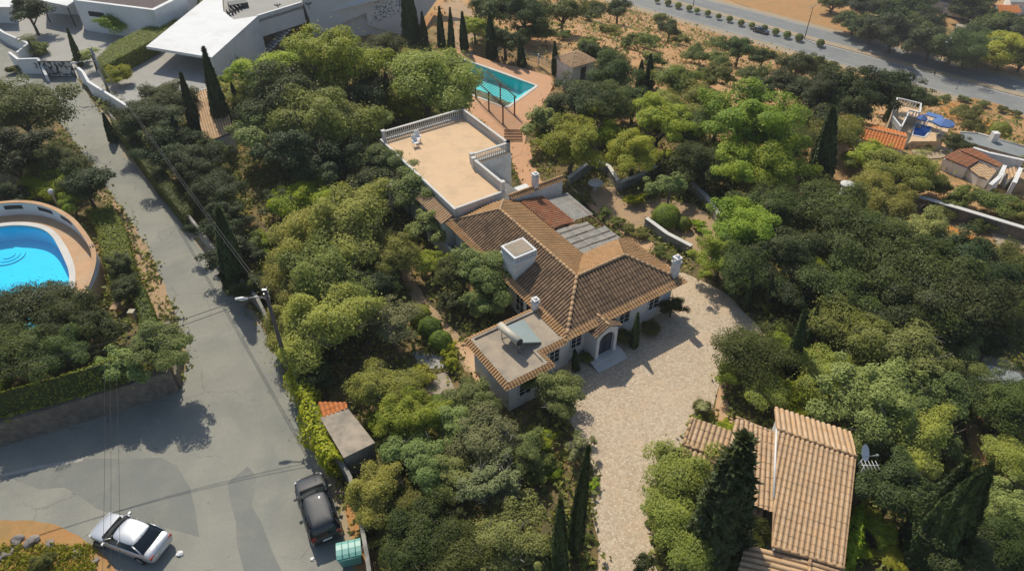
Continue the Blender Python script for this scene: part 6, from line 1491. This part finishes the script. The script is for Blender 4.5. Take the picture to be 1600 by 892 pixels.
ROWS = '''
B 32 178 130|at the left edge overhanging the access road
D 18 250 110|at the left edge below the big roadside tree
B 85 258 85|between the left edge and the access road bend
D 135 292 75|tight against the access road above the grass slope
L 75 288 80|of climbers just behind the round pool wall
G 110 318 50|low behind the right end of the round pool wall
D 20 310 60|touching the curved pool wall at the left edge
D 188 412 44|in shade at the foot of the round terrace
D 195 452 50|below the round terrace beside the narrow hedge
D 45 492 125|hanging over the near edge of the round pool
B 108 492 95|beside the round pool terrace, right of its darkest tree
B 158 510 75|with loose branches below the round terrace
B 30 552 105|in the lower left garden at the picture edge
B 92 545 85|in the middle of the lower left garden
D 120 520 60|small, wedged between the lower left garden trees
L 8 600 45|at the left edge on top of the stone wall
O 242 545 95|leaning out over the road corner above the stone wall
O 205 575 70|on the stone wall end beside the leaning road corner one
S 168 596 30|growing from a crack high in the stone wall
L 182 38 58|beside the slit window of the white house
L 186 118 46|inside the gate near the dark hedge shadow
S 18 110 22|in the planter behind the house number wall
S 58 75 34|beside the gate on the left side
Y 66 82 18|next to the left gate post
D 45 20 60|shading the forecourt at the top left corner
S 128 92 34|behind the right gate post
D 232 190 84|first in the dark belt below the neighbour gate wall
B 258 165 84|behind the first tree of the dark roadside belt
S 205 208 50|by the boundary wall where the road narrows
D 272 232 88|in the dark roadside belt left of the tallest cypresses
D 305 262 92|in the dark roadside belt below the left tall cypress
B 325 235 60|at the foot of the left tall cypress
D 338 300 84|in the middle of the dark roadside belt
D 352 352 80|in the dark roadside belt facing the shadowed bend
D 372 400 72|at the lower end of the dark roadside belt
B 395 448 60|at the boundary wall beside the lamp pole
S 400 380 60|behind the lower dark roadside belt
G 436 122 104|with yellowish top below the angular white house
P 378 150 60|small, right of the brown tiled garden roof
L 352 126 30|under the corner of the angular white house
G 518 114 142|with a huge dome in front of the angular house stairs
B 598 84 84|behind the huge green dome, near the cypress row
P 666 138 150|with a broad dome beside the turquoise pool
P 640 98 52|left of the cypress row by the turquoise pool
B 445 165 140|with a wide dull crown below the yellowish one
O 410 205 110|in the shadowed garden left of the wide dull crown
P 505 195 155|with a wide dusky crown in the upper garden
D 470 250 120|in deep shade above the spreading lime shrub
D 575 150 90|between the huge dome and the roof terrace
O 570 210 90|in dusky shade left of the roof terrace corner
D 540 250 80|behind the yucca near the roof terrace
L 622 172 74|at the far left corner of the roof terrace
L 655 160 26|small, behind the roof terrace balustrade
D 705 185 50|between the roof terrace and the turquoise pool
O 600 255 90|hugging the left wall of the roof terrace
O 640 300 90|hugging the middle of the long terrace side roof
O 675 350 70|beside the corner where terrace and tiled roof meet
D 585 300 70|in shade behind the largest feathery tree
L 478 316 105|spreading low above the largest feathery tree
D 442 320 60|left of the spreading lime shrub
L 420 380 50|low, between the dark belt and the feathery trees
P 560 350 150|largest, in the centre of the west garden
P 478 375 120|left of the largest central one
P 608 395 90|right of the largest central one
P 510 430 140|below the largest central one
P 445 440 90|just right of the lamp pole top
P 520 515 150|rounded and alone in the lower west garden
P 465 505 90|behind the lamp pole shaft
D 572 455 80|in deep shade beside the garden path
B 600 440 60|dark, at the upper end of the garden path
X 612 510 84|with a tangle of pale twigs beside the garden path
G 675 412 50|at the head of the garden path
B 712 430 76|in the middle of the bed west of the villa
L 712 408 40|in the bed west of the villa
O 752 428 105|largest beside the villa west wall
O 748 474 66|at the lower end of the villa west bed
D 706 472 40|low, shading the garden path
S 775 478 40|by the annex back corner
L 648 398 26|at the top of the narrow white garden wall
L 705 565 34|beside the path near the annex
K 655 492 34|upper of the row along the garden path
K 672 512 38|second of the row along the garden path
K 688 532 34|third of the row along the garden path
K 685 636 42|pale green, alone on the gravel below the annex path
L 700 540 26|at the lower end of the clipped row
Y 660 585 40|on the edge of the grey patio
P 605 612 105|with yellow tips above the concrete shed
G 640 660 95|right of the concrete shed
L 600 660 60|touching the concrete shed
D 500 590 60|in shade between the creeper and the lower garden
S 470 560 44|behind the creeper near the lamp pole foot
O 742 625 84|small, near the annex front corner
O 712 668 92|in the lower garden below the clipped ball
X 765 690 105|pale twiggy, in the lower garden centre
O 660 720 100|in the middle of the lower garden
B 615 715 75|behind the concrete shed
P 590 770 100|beside the boundary wall near the black car
O 705 745 90|left of the bare twigs in the lower garden
X 770 765 120|largest bare one, above the boulders
O 820 705 80|right of the bare twigs near the drive
O 868 618 92|leaning at the annex corner over the drive
X 905 700 55|at the left edge of the cobbled drive
L 850 690 46|behind the bare tree at the drive edge
S 845 730 60|in the bed left of the slim cypresses
L 868 742 28|at the foot of the taller slim cypress
O 800 850 120|at the bottom edge below the boulders
B 650 850 120|at the bottom edge beside the road wall
B 715 870 110|bushy, at the bottom edge of the garden
D 690 820 60|spiky, in the lower garden
S 610 830 60|behind the road wall by the bin
O 850 870 70|at the bottom edge beside the slim cypresses
S 640 790 80|low, in the dry bed of the lower garden
S 910 840 30|on the drive edge below the slim cypresses
L 925 760 24|on the drive edge beside the slim cypress
D 1008 884 36|small, at the bottom edge on the cobbled drive
B 820 22 80|at the top edge above the turquoise pool
B 768 18 70|behind the cypress row at the top edge
G 742 45 50|between the pool cypresses
B 790 62 60|behind the pool fence cypresses
S 838 52 60|on the slope above the pool fence
B 880 22 60|at the top edge left of the orange slope
S 915 68 34|single round on the orange slope above the pool house
S 883 55 26|left of the single round one on the orange slope
B 966 14 50|at the top edge of the orange slope beside the highway
S 928 20 50|on the upper orange slope
S 950 48 38|in the middle of the orange slope
S 982 66 36|on the orange slope right of the single round one
S 1008 64 40|right hand of a pair on the orange slope
B 1046 45 46|with pale underside on the slope below the highway
S 1064 62 28|below the one with pale underside
S 1030 30 28|near the highway edge on the slope
S 1022 95 40|upper orange slope, left of the cypress pair
S 1085 85 50|mid slope, right of the cypress pair
S 1118 95 40|mid slope below the driving car
B 1155 78 58|beside the highway below the driving car
S 1120 68 34|small, on the bare bank near the highway
S 1130 118 48|in the scrub belt below the highway
S 1098 122 46|in the scrub belt, left part
B 1192 90 44|beside the highway right of the driving car
S 1178 118 48|in the scrub belt, middle part
B 930 85 60|on the orange slope beside the pool house roof
B 955 118 80|behind the pool house, right of it
D 908 160 90|in front of the pool house
B 945 165 90|in the hollow right of the pool house
P 1055 128 74|right of the cypress pair on the upper slope
P 1085 152 62|lower right of the cypress pair
B 990 160 70|below the cypress pair
P 1040 165 70|behind the bright rounded crown
D 868 180 50|small, beside the pool deck corner
O 848 198 70|hedge-like beside the terracotta path
G 895 232 110|right of the roof terrace, over the parking bay
L 870 215 60|beside the terracotta path by the stairs
G 990 240 90|above the parking bay wall
L 948 215 60|between the parking bay crowns
B 1075 205 90|in the mid slope right of the bright crown
G 1030 195 110|bright rounded, in the centre of the upper slope
P 1120 190 80|left of the tallest bright crown
G 1180 205 140|tallest bright, right of centre
G 1150 255 100|below the tallest bright crown
G 1205 262 110|right of the tallest bright crown
B 1235 225 80|beside the big leaning cypress
B 1105 262 90|behind the garden terrace wall
B 1062 262 70|above the olive terrace
O 1047 298 66|standing alone on the tan garden terrace
K 1041 338 42|dark, under the lone terrace olive
L 990 314 30|on the terrace by the parking bay wall
K 1068 350 26|left of the small pair on the garden terrace
L 1092 352 26|right of the small pair on the garden terrace
S 945 332 26|first in the low row along the villa east path
S 965 345 26|second in the low row along the villa east path
S 984 358 24|third in the low row along the villa east path
S 1003 364 28|fourth in the low row, at the wall end
S 1030 392 26|in front of the low grey garden wall
S 1052 402 24|at the lower end of the low grey garden wall
S 905 315 30|beside the courtyard grey cover
G 1165 365 115|right of the tan garden terrace
G 1125 405 80|beside the drive top, below the terrace
B 1160 412 95|above the slim pair of drive cypresses
B 1215 330 100|in the dark hollow right of the terrace
D 1235 395 110|in the deepest shade of the east wood
B 1300 335 120|with lighter top in the east wood
L 1282 420 50|small patch glowing in the east wood
B 1285 300 70|at the foot of the big leaning cypress
G 1330 352 90|just below the white capped tank
P 1360 300 90|right of the white capped tank
P 1408 268 90|on the slope below the orange roofed villa
G 1365 248 60|beside the orange roofed villa wall
S 1335 255 50|behind the white capped tank
P 1395 335 90|above the long stone wall
B 1372 392 130|in the middle of the east wood
B 1305 455 120|in the east wood above the thin leaning cypress
O 1440 370 110|grey, at the left end of the long stone wall
B 1445 440 150|biggest speckled crown of the east wood
D 1520 420 120|in deep shade under the long stone wall
B 1580 425 100|at the right edge under the long stone wall
D 1495 480 140|low in the dark hollow of the east wood
D 1405 490 110|in the dark hollow left of the biggest speckled crown
B 1560 480 80|at the right edge above the stony path
D 1545 540 60|beside the stony path at the right edge
D 1250 452 90|dark, behind the thin leaning cypress pair
S 1205 470 50|behind the slim pair of drive cypresses
B 1170 560 110|rounded, nearest the cobbled drive on the right
G 1140 588 60|small, at the very edge of the cobbled drive
L 1240 618 76|above the outbuilding roof
P 1195 610 80|between the drive and the lime shrub
G 1215 540 60|left of the thin leaning cypress
P 1340 530 130|olive tinted, right of the thin leaning cypress
O 1420 560 130|pale green top in the lower east wood
P 1300 590 100|behind the outbuilding ridge
O 1365 620 140|spreading, in the centre of the lower east wood
O 1455 615 110|grey, right part of the lower east wood
P 1440 680 120|above the pair of thick cypresses
O 1365 690 100|behind the satellite dish
D 1400 770 120|dark, between the outbuilding and the thick cypresses
O 1500 560 80|at the edge of the dark hollow
D 1520 620 80|in shadow left of the orange path
B 1575 640 110|beside the blue grey shed roof
P 1570 725 90|at the right edge below the orange path
O 1580 800 100|at the right edge beside the thick cypress
B 1560 860 110|in the lower right corner
D 1500 870 120|in shade at the lower right bottom edge
O 1480 700 60|beside the orange path
L 1350 805 44|climber-like beside the outbuilding wall, upper
L 1342 860 44|climber-like beside the outbuilding wall, lower
G 1375 830 50|behind the climbing lime ones by the outbuilding
Y 1395 870 50|at the bottom edge right of the outbuilding
P 1068 752 120|thick, in front of the outbuilding wing
P 1048 815 110|overhanging the drive near the bottom
P 1090 860 120|at the bottom edge left of the massive cypress
B 1165 840 90|right of the massive cypress
P 1120 790 80|behind the massive cypress trunk
S 1098 640 34|spiky, at the drive corner by the outbuilding
Y 1088 662 30|at the outbuilding wing corner
L 1140 672 40|growing over the outbuilding wing roof edge
B 1050 478 48|climbing at the right front corner of the villa
S 1020 512 34|under the right front windows of the villa
S 968 525 34|between porch and villa front windows
S 918 560 24|left of the villa porch steps
D 1190 145 60|first of the dark row under the highway
D 1232 135 60|second of the dark row under the highway
D 1270 150 80|third of the dark row under the highway
D 1310 148 90|fourth of the dark row under the highway
D 1355 150 90|fifth of the dark row under the highway
D 1400 145 70|sixth of the dark row, above the cream terrace
D 1440 160 50|last of the dark row, by the blue parasols
B 1245 105 60|at the left end of the roadside trees
B 1280 112 60|mid roadside trees below the highway
B 1302 108 26|small, at the highway edge
D 1335 178 60|above the orange roofed villa
S 1255 190 70|in the dry gap right of the tallest bright crown
P 1310 210 80|in front of the dark row
D 1290 185 60|behind the big leaning cypress
D 1495 229 42|at the corner of the small pool terrace
K 1563 205 30|dark, above the long grey flat roof
S 1512 178 44|on the bright orange soil
S 1520 195 46|grey green, in front of the bright orange soil
S 1480 152 14|tiny, first of those along the highway edge
S 1504 155 16|tiny, second of those along the highway edge
S 1512 157 14|tiny, third of those along the highway edge
S 1535 162 18|tiny, fourth of those along the highway edge
S 1568 172 18|tiny, fifth of those along the highway edge
S 1588 178 18|tiny, last of those along the highway edge
S 1400 300 60|low, upper left of the dry scrub slope
S 1455 290 60|low, below the ruined roofs, left
S 1500 312 60|low, below the ruined roofs, middle
S 1550 318 60|low, below the ruined roofs, right
S 1470 330 44|low, in the yellow grass above the stone wall
S 1590 330 50|low, at the right edge above the stone wall
S 1530 350 36|low, close above the stone wall
B 1302 10 36|single, on the far brown field
B 1335 42 44|first of the far roadside wood
B 1365 52 50|second of the far roadside wood
D 1395 62 60|third of the far roadside wood
B 1430 58 56|fourth of the far roadside wood
D 1455 78 54|fifth of the far roadside wood
B 1490 88 60|sixth of the far roadside wood
B 1530 85 60|seventh of the far roadside wood
G 1570 90 64|eighth and palest of the far roadside wood
B 1598 100 50|last of the far roadside wood at the picture edge
D 1350 18 44|behind the far blue grey house
B 1390 22 50|in the second row of the far wood, left
B 1425 22 50|in the second row of the far wood, middle
D 1452 40 50|beside the parked white vehicles
B 1520 22 50|left of the far orange roofed house
D 1515 60 50|below the small cream building
B 1560 50 56|below the far orange roofed house
D 1590 55 50|at the right edge below the far orange roofed house
B 1410 -2 60|at the top edge of the far wood, left
B 1465 -4 50|at the top edge of the far wood, middle
D 1510 -2 60|at the top edge of the far wood, right
B 1540 -6 44|at the top edge beside the grey roofed building
S 62 884 46|dry yellowish, on the dirt island
'''
for ln in ROWS.strip().splitlines():
    a, lab = ln.split('|'); k_, px, py, w = a.split(); tree(k_, float(px), float(py), float(w), lab)
cypress(105, 46, 126, 104, 10, 'slim cypress beside the right gate post')
cypress(282, 116, 310, 214, 18, 'tall slim cypress, left of the two beside the brown tiled garden roof')
cypress(318, 78, 352, 210, 24, 'tallest cypress, right of the brown tiled garden roof')
cypress(361, 130, 376, 182, 12, 'short cypress just right of the tallest roadside one')
cypress(340, 328, 372, 452, 34, 'dark stout cypress in the shaded roadside belt')
cypress(268, 182, 288, 262, 24, 'shaded cypress between the dark belt trees above the road bend')
cypress(161, 178, 178, 222, 12, 'small slim cypress at the hedge start right of the road')
cypress(632, -30, 646, 68, 26, 'broad cypress against the angular white house, leftmost by the pool')
cypress(659, 20, 664, 72, 11, 'second of the slim poolside cypresses counted from the broad one')
cypress(686, 12, 690, 76, 11, 'third of the slim poolside cypresses')
cypress(703, 14, 706, 86, 10, 'fourth poolside cypress, nearest the pool far corner')
cypress(722, 20, 726, 80, 12, 'fifth poolside cypress, behind the pool ladder')
cypress(765, 22, 768, 92, 16, 'stout dark cypress behind the middle of the turquoise pool')
cypress(812, 60, 816, 106, 12, 'cypress in the pool fence line, left of the pool house')
cypress(867, 66, 868, 118, 11, 'cypress directly left of the pool house')
cypress(1003, 94, 1000, 142, 14, 'left cypress of the pair on the upper slope')
cypress(1017, 86, 1014, 138, 14, 'right cypress of the pair on the upper slope')
cypress(1300, 170, 1278, 292, 34, 'big leaning dark cypress in the east wood')
cypress(1395, 160, 1385, 192, 12, 'dark cypress against the cream terrace building')
cypress(1177, 425, 1165, 484, 11, 'left of the slim pair of cypresses by the drive')
cypress(1208, 430, 1196, 488, 11, 'right of the slim pair of cypresses by the drive')
cypress(1258, 486, 1236, 586, 20, 'leaning cypress on the orange soil, nearer one')
cypress(1279, 478, 1262, 545, 12, 'thin leaning cypress on the orange soil, farther one')
cypress(1167, 686, 1112, 868, 82, 'massive dark cypress in front of the outbuilding roofs')
cypress(1549, 728, 1440, 872, 72, 'thick cypress with ridged flank at the lower right')
cypress(1512, 722, 1418, 850, 34, 'narrower cypress leaning behind the thick one at the lower right')
cypress(918, 702, 895, 862, 24, 'taller of the two slim cypresses beside the cobbled drive')
cypress(877, 784, 872, 900, 26, 'shorter of the two slim cypresses beside the cobbled drive')
cypress(997, 490, 990, 542, 12, 'small cypress right of the villa porch')
cypress(898, 546, 900, 578, 11, 'small cypress left of the villa porch')
# palms and yuccas
def palm(px, py, w, h, label, mat='L'):
    g_ = G(px, py, h); b = Vector((g_.x, g_.y, terr(g_.x, g_.y))); R = w/2*depth(g_)/F
    r = root('palm_tree', b, label, 'palm'); LOC.pop(r.name, None)
    mb = MB(); mb.tube([(0, 0, 0), (.05, 0, h*.5), (0, 0, h)], [.16, .13, .14], 8); mb.build('trunk', 'bark', r)
    rng = random.Random(abs(int(px))); q = []
    for i in range(22):
        a = i*2.4; el = rng.uniform(-.1, 1.1); L_ = R*rng.uniform(.8, 1.1); d = Vector((math.cos(a), math.sin(a), 0)); s = Vector((-math.sin(a), math.cos(a), 0))
        pp = [Vector((0, 0, h))+d*(L_*t*math.cos(el*(1-t)))+Vector((0, 0, L_*(t*math.sin(el)-.75*t*t))) for t in (0, .2, .4, .6, .8, 1)]
        for j in range(5):
            for sd_ in (-1, 1):
                for m2 in range(3):
                    c = pp[j].lerp(pp[j+1], m2/3); l = R*.28*(1-abs(j-2)/4.5); e = c+s*sd_*l+d*l*.5+Vector((0, 0, -l*.35)); wv = d*R*.03
                    q.append([c-wv, c+wv, e+wv*.4, e-wv*.4])
    me = mesh_quads('frond', np.array([[tuple(v) for v in x] for x in q]), LM[mat]); o = bpy.data.objects.new('fronds', me); COL.objects.link(o); o.parent = r
palm(541, 245, 34, 3.2, 'bright palm-like yucca left of the roof terrace'); palm(553, 260, 24, 2.4, 'smaller bright yucca below its taller neighbour')
palm(42, 60, 34, 2.6, 'drooping palm behind the gate planter at the top left', 'S'); palm(140, 80, 34, 2.4, 'leafy palm inside the gate by the long hedge', 'G')
palm(925, 168, 40, 4.0, 'pale palm in the hollow right of the pool deck', 'L'); palm(1098, 635, 20, 1.0, 'spiky agave at the drive corner', 'X')
# clipped hedges, climbers
def hedge(label, px, h, kind='K', dens=170, size=.10, name='hedge', top=True, rough=.08, zoff=0.0):
    P = [G(*p, h) if top else G(*p) for p in px]; pl = [(p.x, p.y) for p in P]; KEEP_OUT.append(pl)
    rs = np.random.RandomState(abs(int(px[0][0]))+7); C, Nn = [], []
    xs, ys = [p[0] for p in pl], [p[1] for p in pl]; n = len(pl); z0 = min(terr(*p) for p in pl)
    ar = abs(sum(pl[i][0]*pl[(i+1) % n][1]-pl[(i+1) % n][0]*pl[i][1] for i in range(n)))/2
    cnt = 0; need = int(ar*dens); tries = 0
    while cnt < need and tries < need*30:
        tries += 1
        x, y = rs.uniform(min(xs), max(xs)), rs.uniform(min(ys), max(ys))
        if inside(x, y, pl): C.append((x, y, terr(x, y)+h+rs.normal()*rough)); Nn.append((rs.normal()*.4, rs.normal()*.4, 1)); cnt += 1
    orient = 1 if sum(pl[i][0]*pl[(i+1) % n][1]-pl[(i+1) % n][0]*pl[i][1] for i in range(n)) > 0 else -1
    for i in range(n):
        a, b = Vector(pl[i]), Vector(pl[(i+1) % n]); d = b-a; L_ = d.length; nn = Vector((d.y, -d.x))*orient/L_
        for _ in range(int(L_*h*dens)):
            p = a+d*rs.rand()+nn*rs.normal()*rough; C.append((p.x, p.y, terr(p.x, p.y)+h*rs.rand())); Nn.append((nn.x+rs.normal()*.4, nn.y+rs.normal()*.4, .3+rs.normal()*.3))
    C = np.array(C); Q = leaves(C, np.array(Nn), size, rs); me = mesh_quads('hedge', Q, LM[kind])
    c0 = C.mean(0); me.transform(Matrix.Translation((-c0[0], -c0[1], -z0)))
    o = bpy.data.objects.new(name, me); COL.objects.link(o); o.location = (c0[0], c0[1], z0)
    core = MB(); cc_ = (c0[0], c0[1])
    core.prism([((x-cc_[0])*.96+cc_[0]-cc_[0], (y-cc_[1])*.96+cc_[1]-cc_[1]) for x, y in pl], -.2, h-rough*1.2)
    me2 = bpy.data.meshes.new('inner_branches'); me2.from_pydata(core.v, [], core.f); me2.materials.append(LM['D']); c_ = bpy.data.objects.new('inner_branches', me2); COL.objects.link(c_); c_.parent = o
    tag(o, label, 'hedge'); return o
hedge('mossy green clipped slope hedge between the round terrace and the road', [(132, 328), (176, 322), (196, 360), (216, 440), (172, 445), (160, 400), (152, 360)], .7)
hedge('narrow clipped hedge along the road verge below the slope hedge', [(203, 450), (222, 445), (248, 512), (226, 520)], 1.0)
hedge('long clipped hedge on top of the rough stone wall', [(-20, 625), (100, 590), (195, 552), (215, 566), (120, 604), (0, 645), (-20, 650)], 2.2, 'K')
hedge('long tall hedge between the two modern white houses', [(150, 92), (172, 70), (215, 48), (262, 28), (282, 30), (240, 62), (190, 88), (160, 104)], 2.0, 'K', 120)
hedge('dark low hedge along the boundary wall near the gate', [(172, 186), (190, 182), (262, 272), (300, 330), (288, 338), (240, 280)], 1.8, 'B', 140)
def climber(label, px, h, wdt, kind, n):
    P = [G(*p, h) for p in px]; rs = np.random.RandomState(9); C, Nn = [], []
    for _ in range(n):
        i = rs.randint(len(P)-1); p = P[i].lerp(P[i+1], rs.rand()); a = rs.uniform(0, 6.28); k_ = 1+.35*math.sin(p.y*1.7)+.2*math.sin(p.y*4.1); r_ = wdt*k_*rs.uniform(.75, 1.1)
        d = (math.cos(a), math.sin(a)*.8); C.append((p.x+d[0]*r_, p.y+d[0]*r_*.3, h*.62+max(-h*.6, d[1]*h*.6)+rs.normal()*.08)); Nn.append((d[0]+rs.normal()*.5, rs.normal()*.5, d[1]+.4+rs.normal()*.4))
    C = np.array(C); c0 = C.mean(0); me = mesh_quads('climber', leaves(C, np.array(Nn), .17, rs, 1.2), LM[kind]); me.transform(Matrix.Translation((-c0[0], -c0[1], 0)))
    o = bpy.data.objects.new('climbing_plant', me); COL.objects.link(o); o.location = (c0[0], c0[1], 0); tag(o, label, 'climber')
climber('bright green creeper tumbling along the boundary wall below the lamp pole', [(447, 520), (462, 570), (478, 620), (492, 665), (512, 705), (522, 718)], 2.0, .75, 'L', 5200)
climber('lime creeper on the outbuilding side wall', [(1345, 790), (1338, 840), (1330, 885)], 1.6, .5, 'L', 1500)
# round bushes in the highway median, counted from the driving car
ORD = ['first', 'second', 'third', 'fourth', 'fifth', 'sixth', 'seventh', 'eighth', 'ninth', 'tenth', 'eleventh', 'twelfth', 'thirteenth']
MBX = [(1027, 1), (1044, 4.5), (1060, 9), (1077, 13), (1089, 17), (1106, 21), (1123, 26), (1140, 30), (1158, 36), (1175, 40)]
for i, (px, py) in enumerate(MBX[::-1]):
    b = at(px, py, HZ+.9); o = bpy.data.objects.new('median_bush', proto('K', 'S', i % 3)); COL.objects.link(o); s = rngT.uniform(.75, 1.0); o.location = (b.x, b.y, HZ+.95); o.scale = (s, s, s)
    tag(o, ORD[i]+' round clipped bush in the highway median, counted up the road from the dark car', 'bush', 'clipped bushes in the highway median')
for i, (px, py) in enumerate([(1194, 45), (1212, 50), (1230, 55), (1249, 59.5), (1282, 68)]):
    b = at(px, py, HZ+.9); o = bpy.data.objects.new('median_bush', proto('K', 'S', i % 3)); COL.objects.link(o); s = rngT.uniform(.85, 1.1); o.location = (b.x, b.y, HZ+1.0); o.scale = (s, s, s)
    tag(o, ORD[i]+' round clipped bush in the highway median, counted down the road from the dark car', 'bush', 'clipped bushes in the highway median')
# undergrowth nobody could count
def undergrowth(name, region, n, size, h, mats, seed, spread):
    rs = np.random.RandomState(seed); C, Nn = [], []; k_ = 0; tries = 0
    ph = rs.uniform(0, 6.28, 4)
    while k_ < n and tries < n*12:
        tries += 1
        x, y = rs.uniform(*region[0]), rs.uniform(*region[1]); nn = HN[0]*x+HN[1]*y
        if not (region[2] < nn < region[3]): continue
        if math.sin(x*.31+ph[0])*math.sin(y*.27+ph[1])+.6*math.sin(x*.83+ph[2])*math.sin(y*.71+ph[3]) < rs.uniform(-.9, .7): continue
        px, py = proj(Vector((x, y, terr(x, y))))
        if not (-150 < px < 1750 and -60 < py < 1000): continue
        if any(inside(x, y, pl) for pl in KEEP_OUT): continue
        k_ += 1; z = terr(x, y)
        s = size*rs.uniform(.6, 1.6)
        for _ in range(5):
            d = rs.normal(size=3); C.append((x+d[0]*spread*s, y+d[1]*spread*s, z+abs(d[2])*h*s*1.2+.03)); Nn.append((d[0]*.5+rs.normal()*.4, d[1]*.5+rs.normal()*.4, .7))
    C = np.array(C); me = mesh_quads(name, leaves(C, np.array(Nn), size*.55, rs, 1.7), mats); o = bpy.data.objects.new(name, me); COL.objects.link(o); o['kind'] = 'stuff'
undergrowth('undergrowth', ((-50, 60), (6, 95), -60, 64), 9000, .42, .6, LM['S'], 1, .8)
undergrowth('undergrowth', ((-35, 50), (6, 80), -60, 60), 3500, .34, .5, LM['P'], 2, .7)
undergrowth('dry_grass', ((-30, 120), (40, 200), 60, 168), 4200, .45, .4, leaf_mat('dry_grass_blade', (.44, .30, .12), (.36, .27, .11), (.28, .23, .09), .3), 3, .8)
undergrowth('hillside_scrub', ((-30, 120), (40, 200), 62, 166), 1100, .75, .7, LM['S'], 4, .9)
def island_weeds():
    rs = np.random.RandomState(3); C, Nn = [], []
    for _ in range(620):
        p = G(rs.uniform(0, 150), rs.uniform(852, 900)); 
        if not inside(p.x, p.y, ISLAND): continue
        for _ in range(4): d = rs.normal(size=3); C.append((p.x+d[0]*.10, p.y+d[1]*.10, .06+abs(d[2])*.12)); Nn.append((d[0], d[1], .6))
    me = mesh_quads('dry_weeds', leaves(np.array(C), np.array(Nn), .10, rs, 2), LM['Y']); o = bpy.data.objects.new('dry_weeds', me); COL.objects.link(o); o['kind'] = 'stuff'
island_weeds()

# thin summer air over the whole scene, sky outside it
mb = MB(); mb.box((0, 0, -2), (9400, 9400, 92)); hz_ = mb.build('haze', None); hz_['kind'] = 'stuff'
m = bpy.data.materials.new('thin_air'); m.use_nodes = True; nt = m.node_tree; nt.nodes.remove(nt.nodes['Principled BSDF'])
vp_ = nt.nodes.new('ShaderNodeVolumePrincipled'); vp_.inputs['Density'].default_value = 0.0003; vp_.inputs['Color'].default_value = (.93, .96, 1, 1); vp_.inputs['Anisotropy'].default_value = 0.2
nt.links.new(vp_.outputs[0], nt.nodes['Material Output'].inputs['Volume']); hz_.data.materials.append(m)
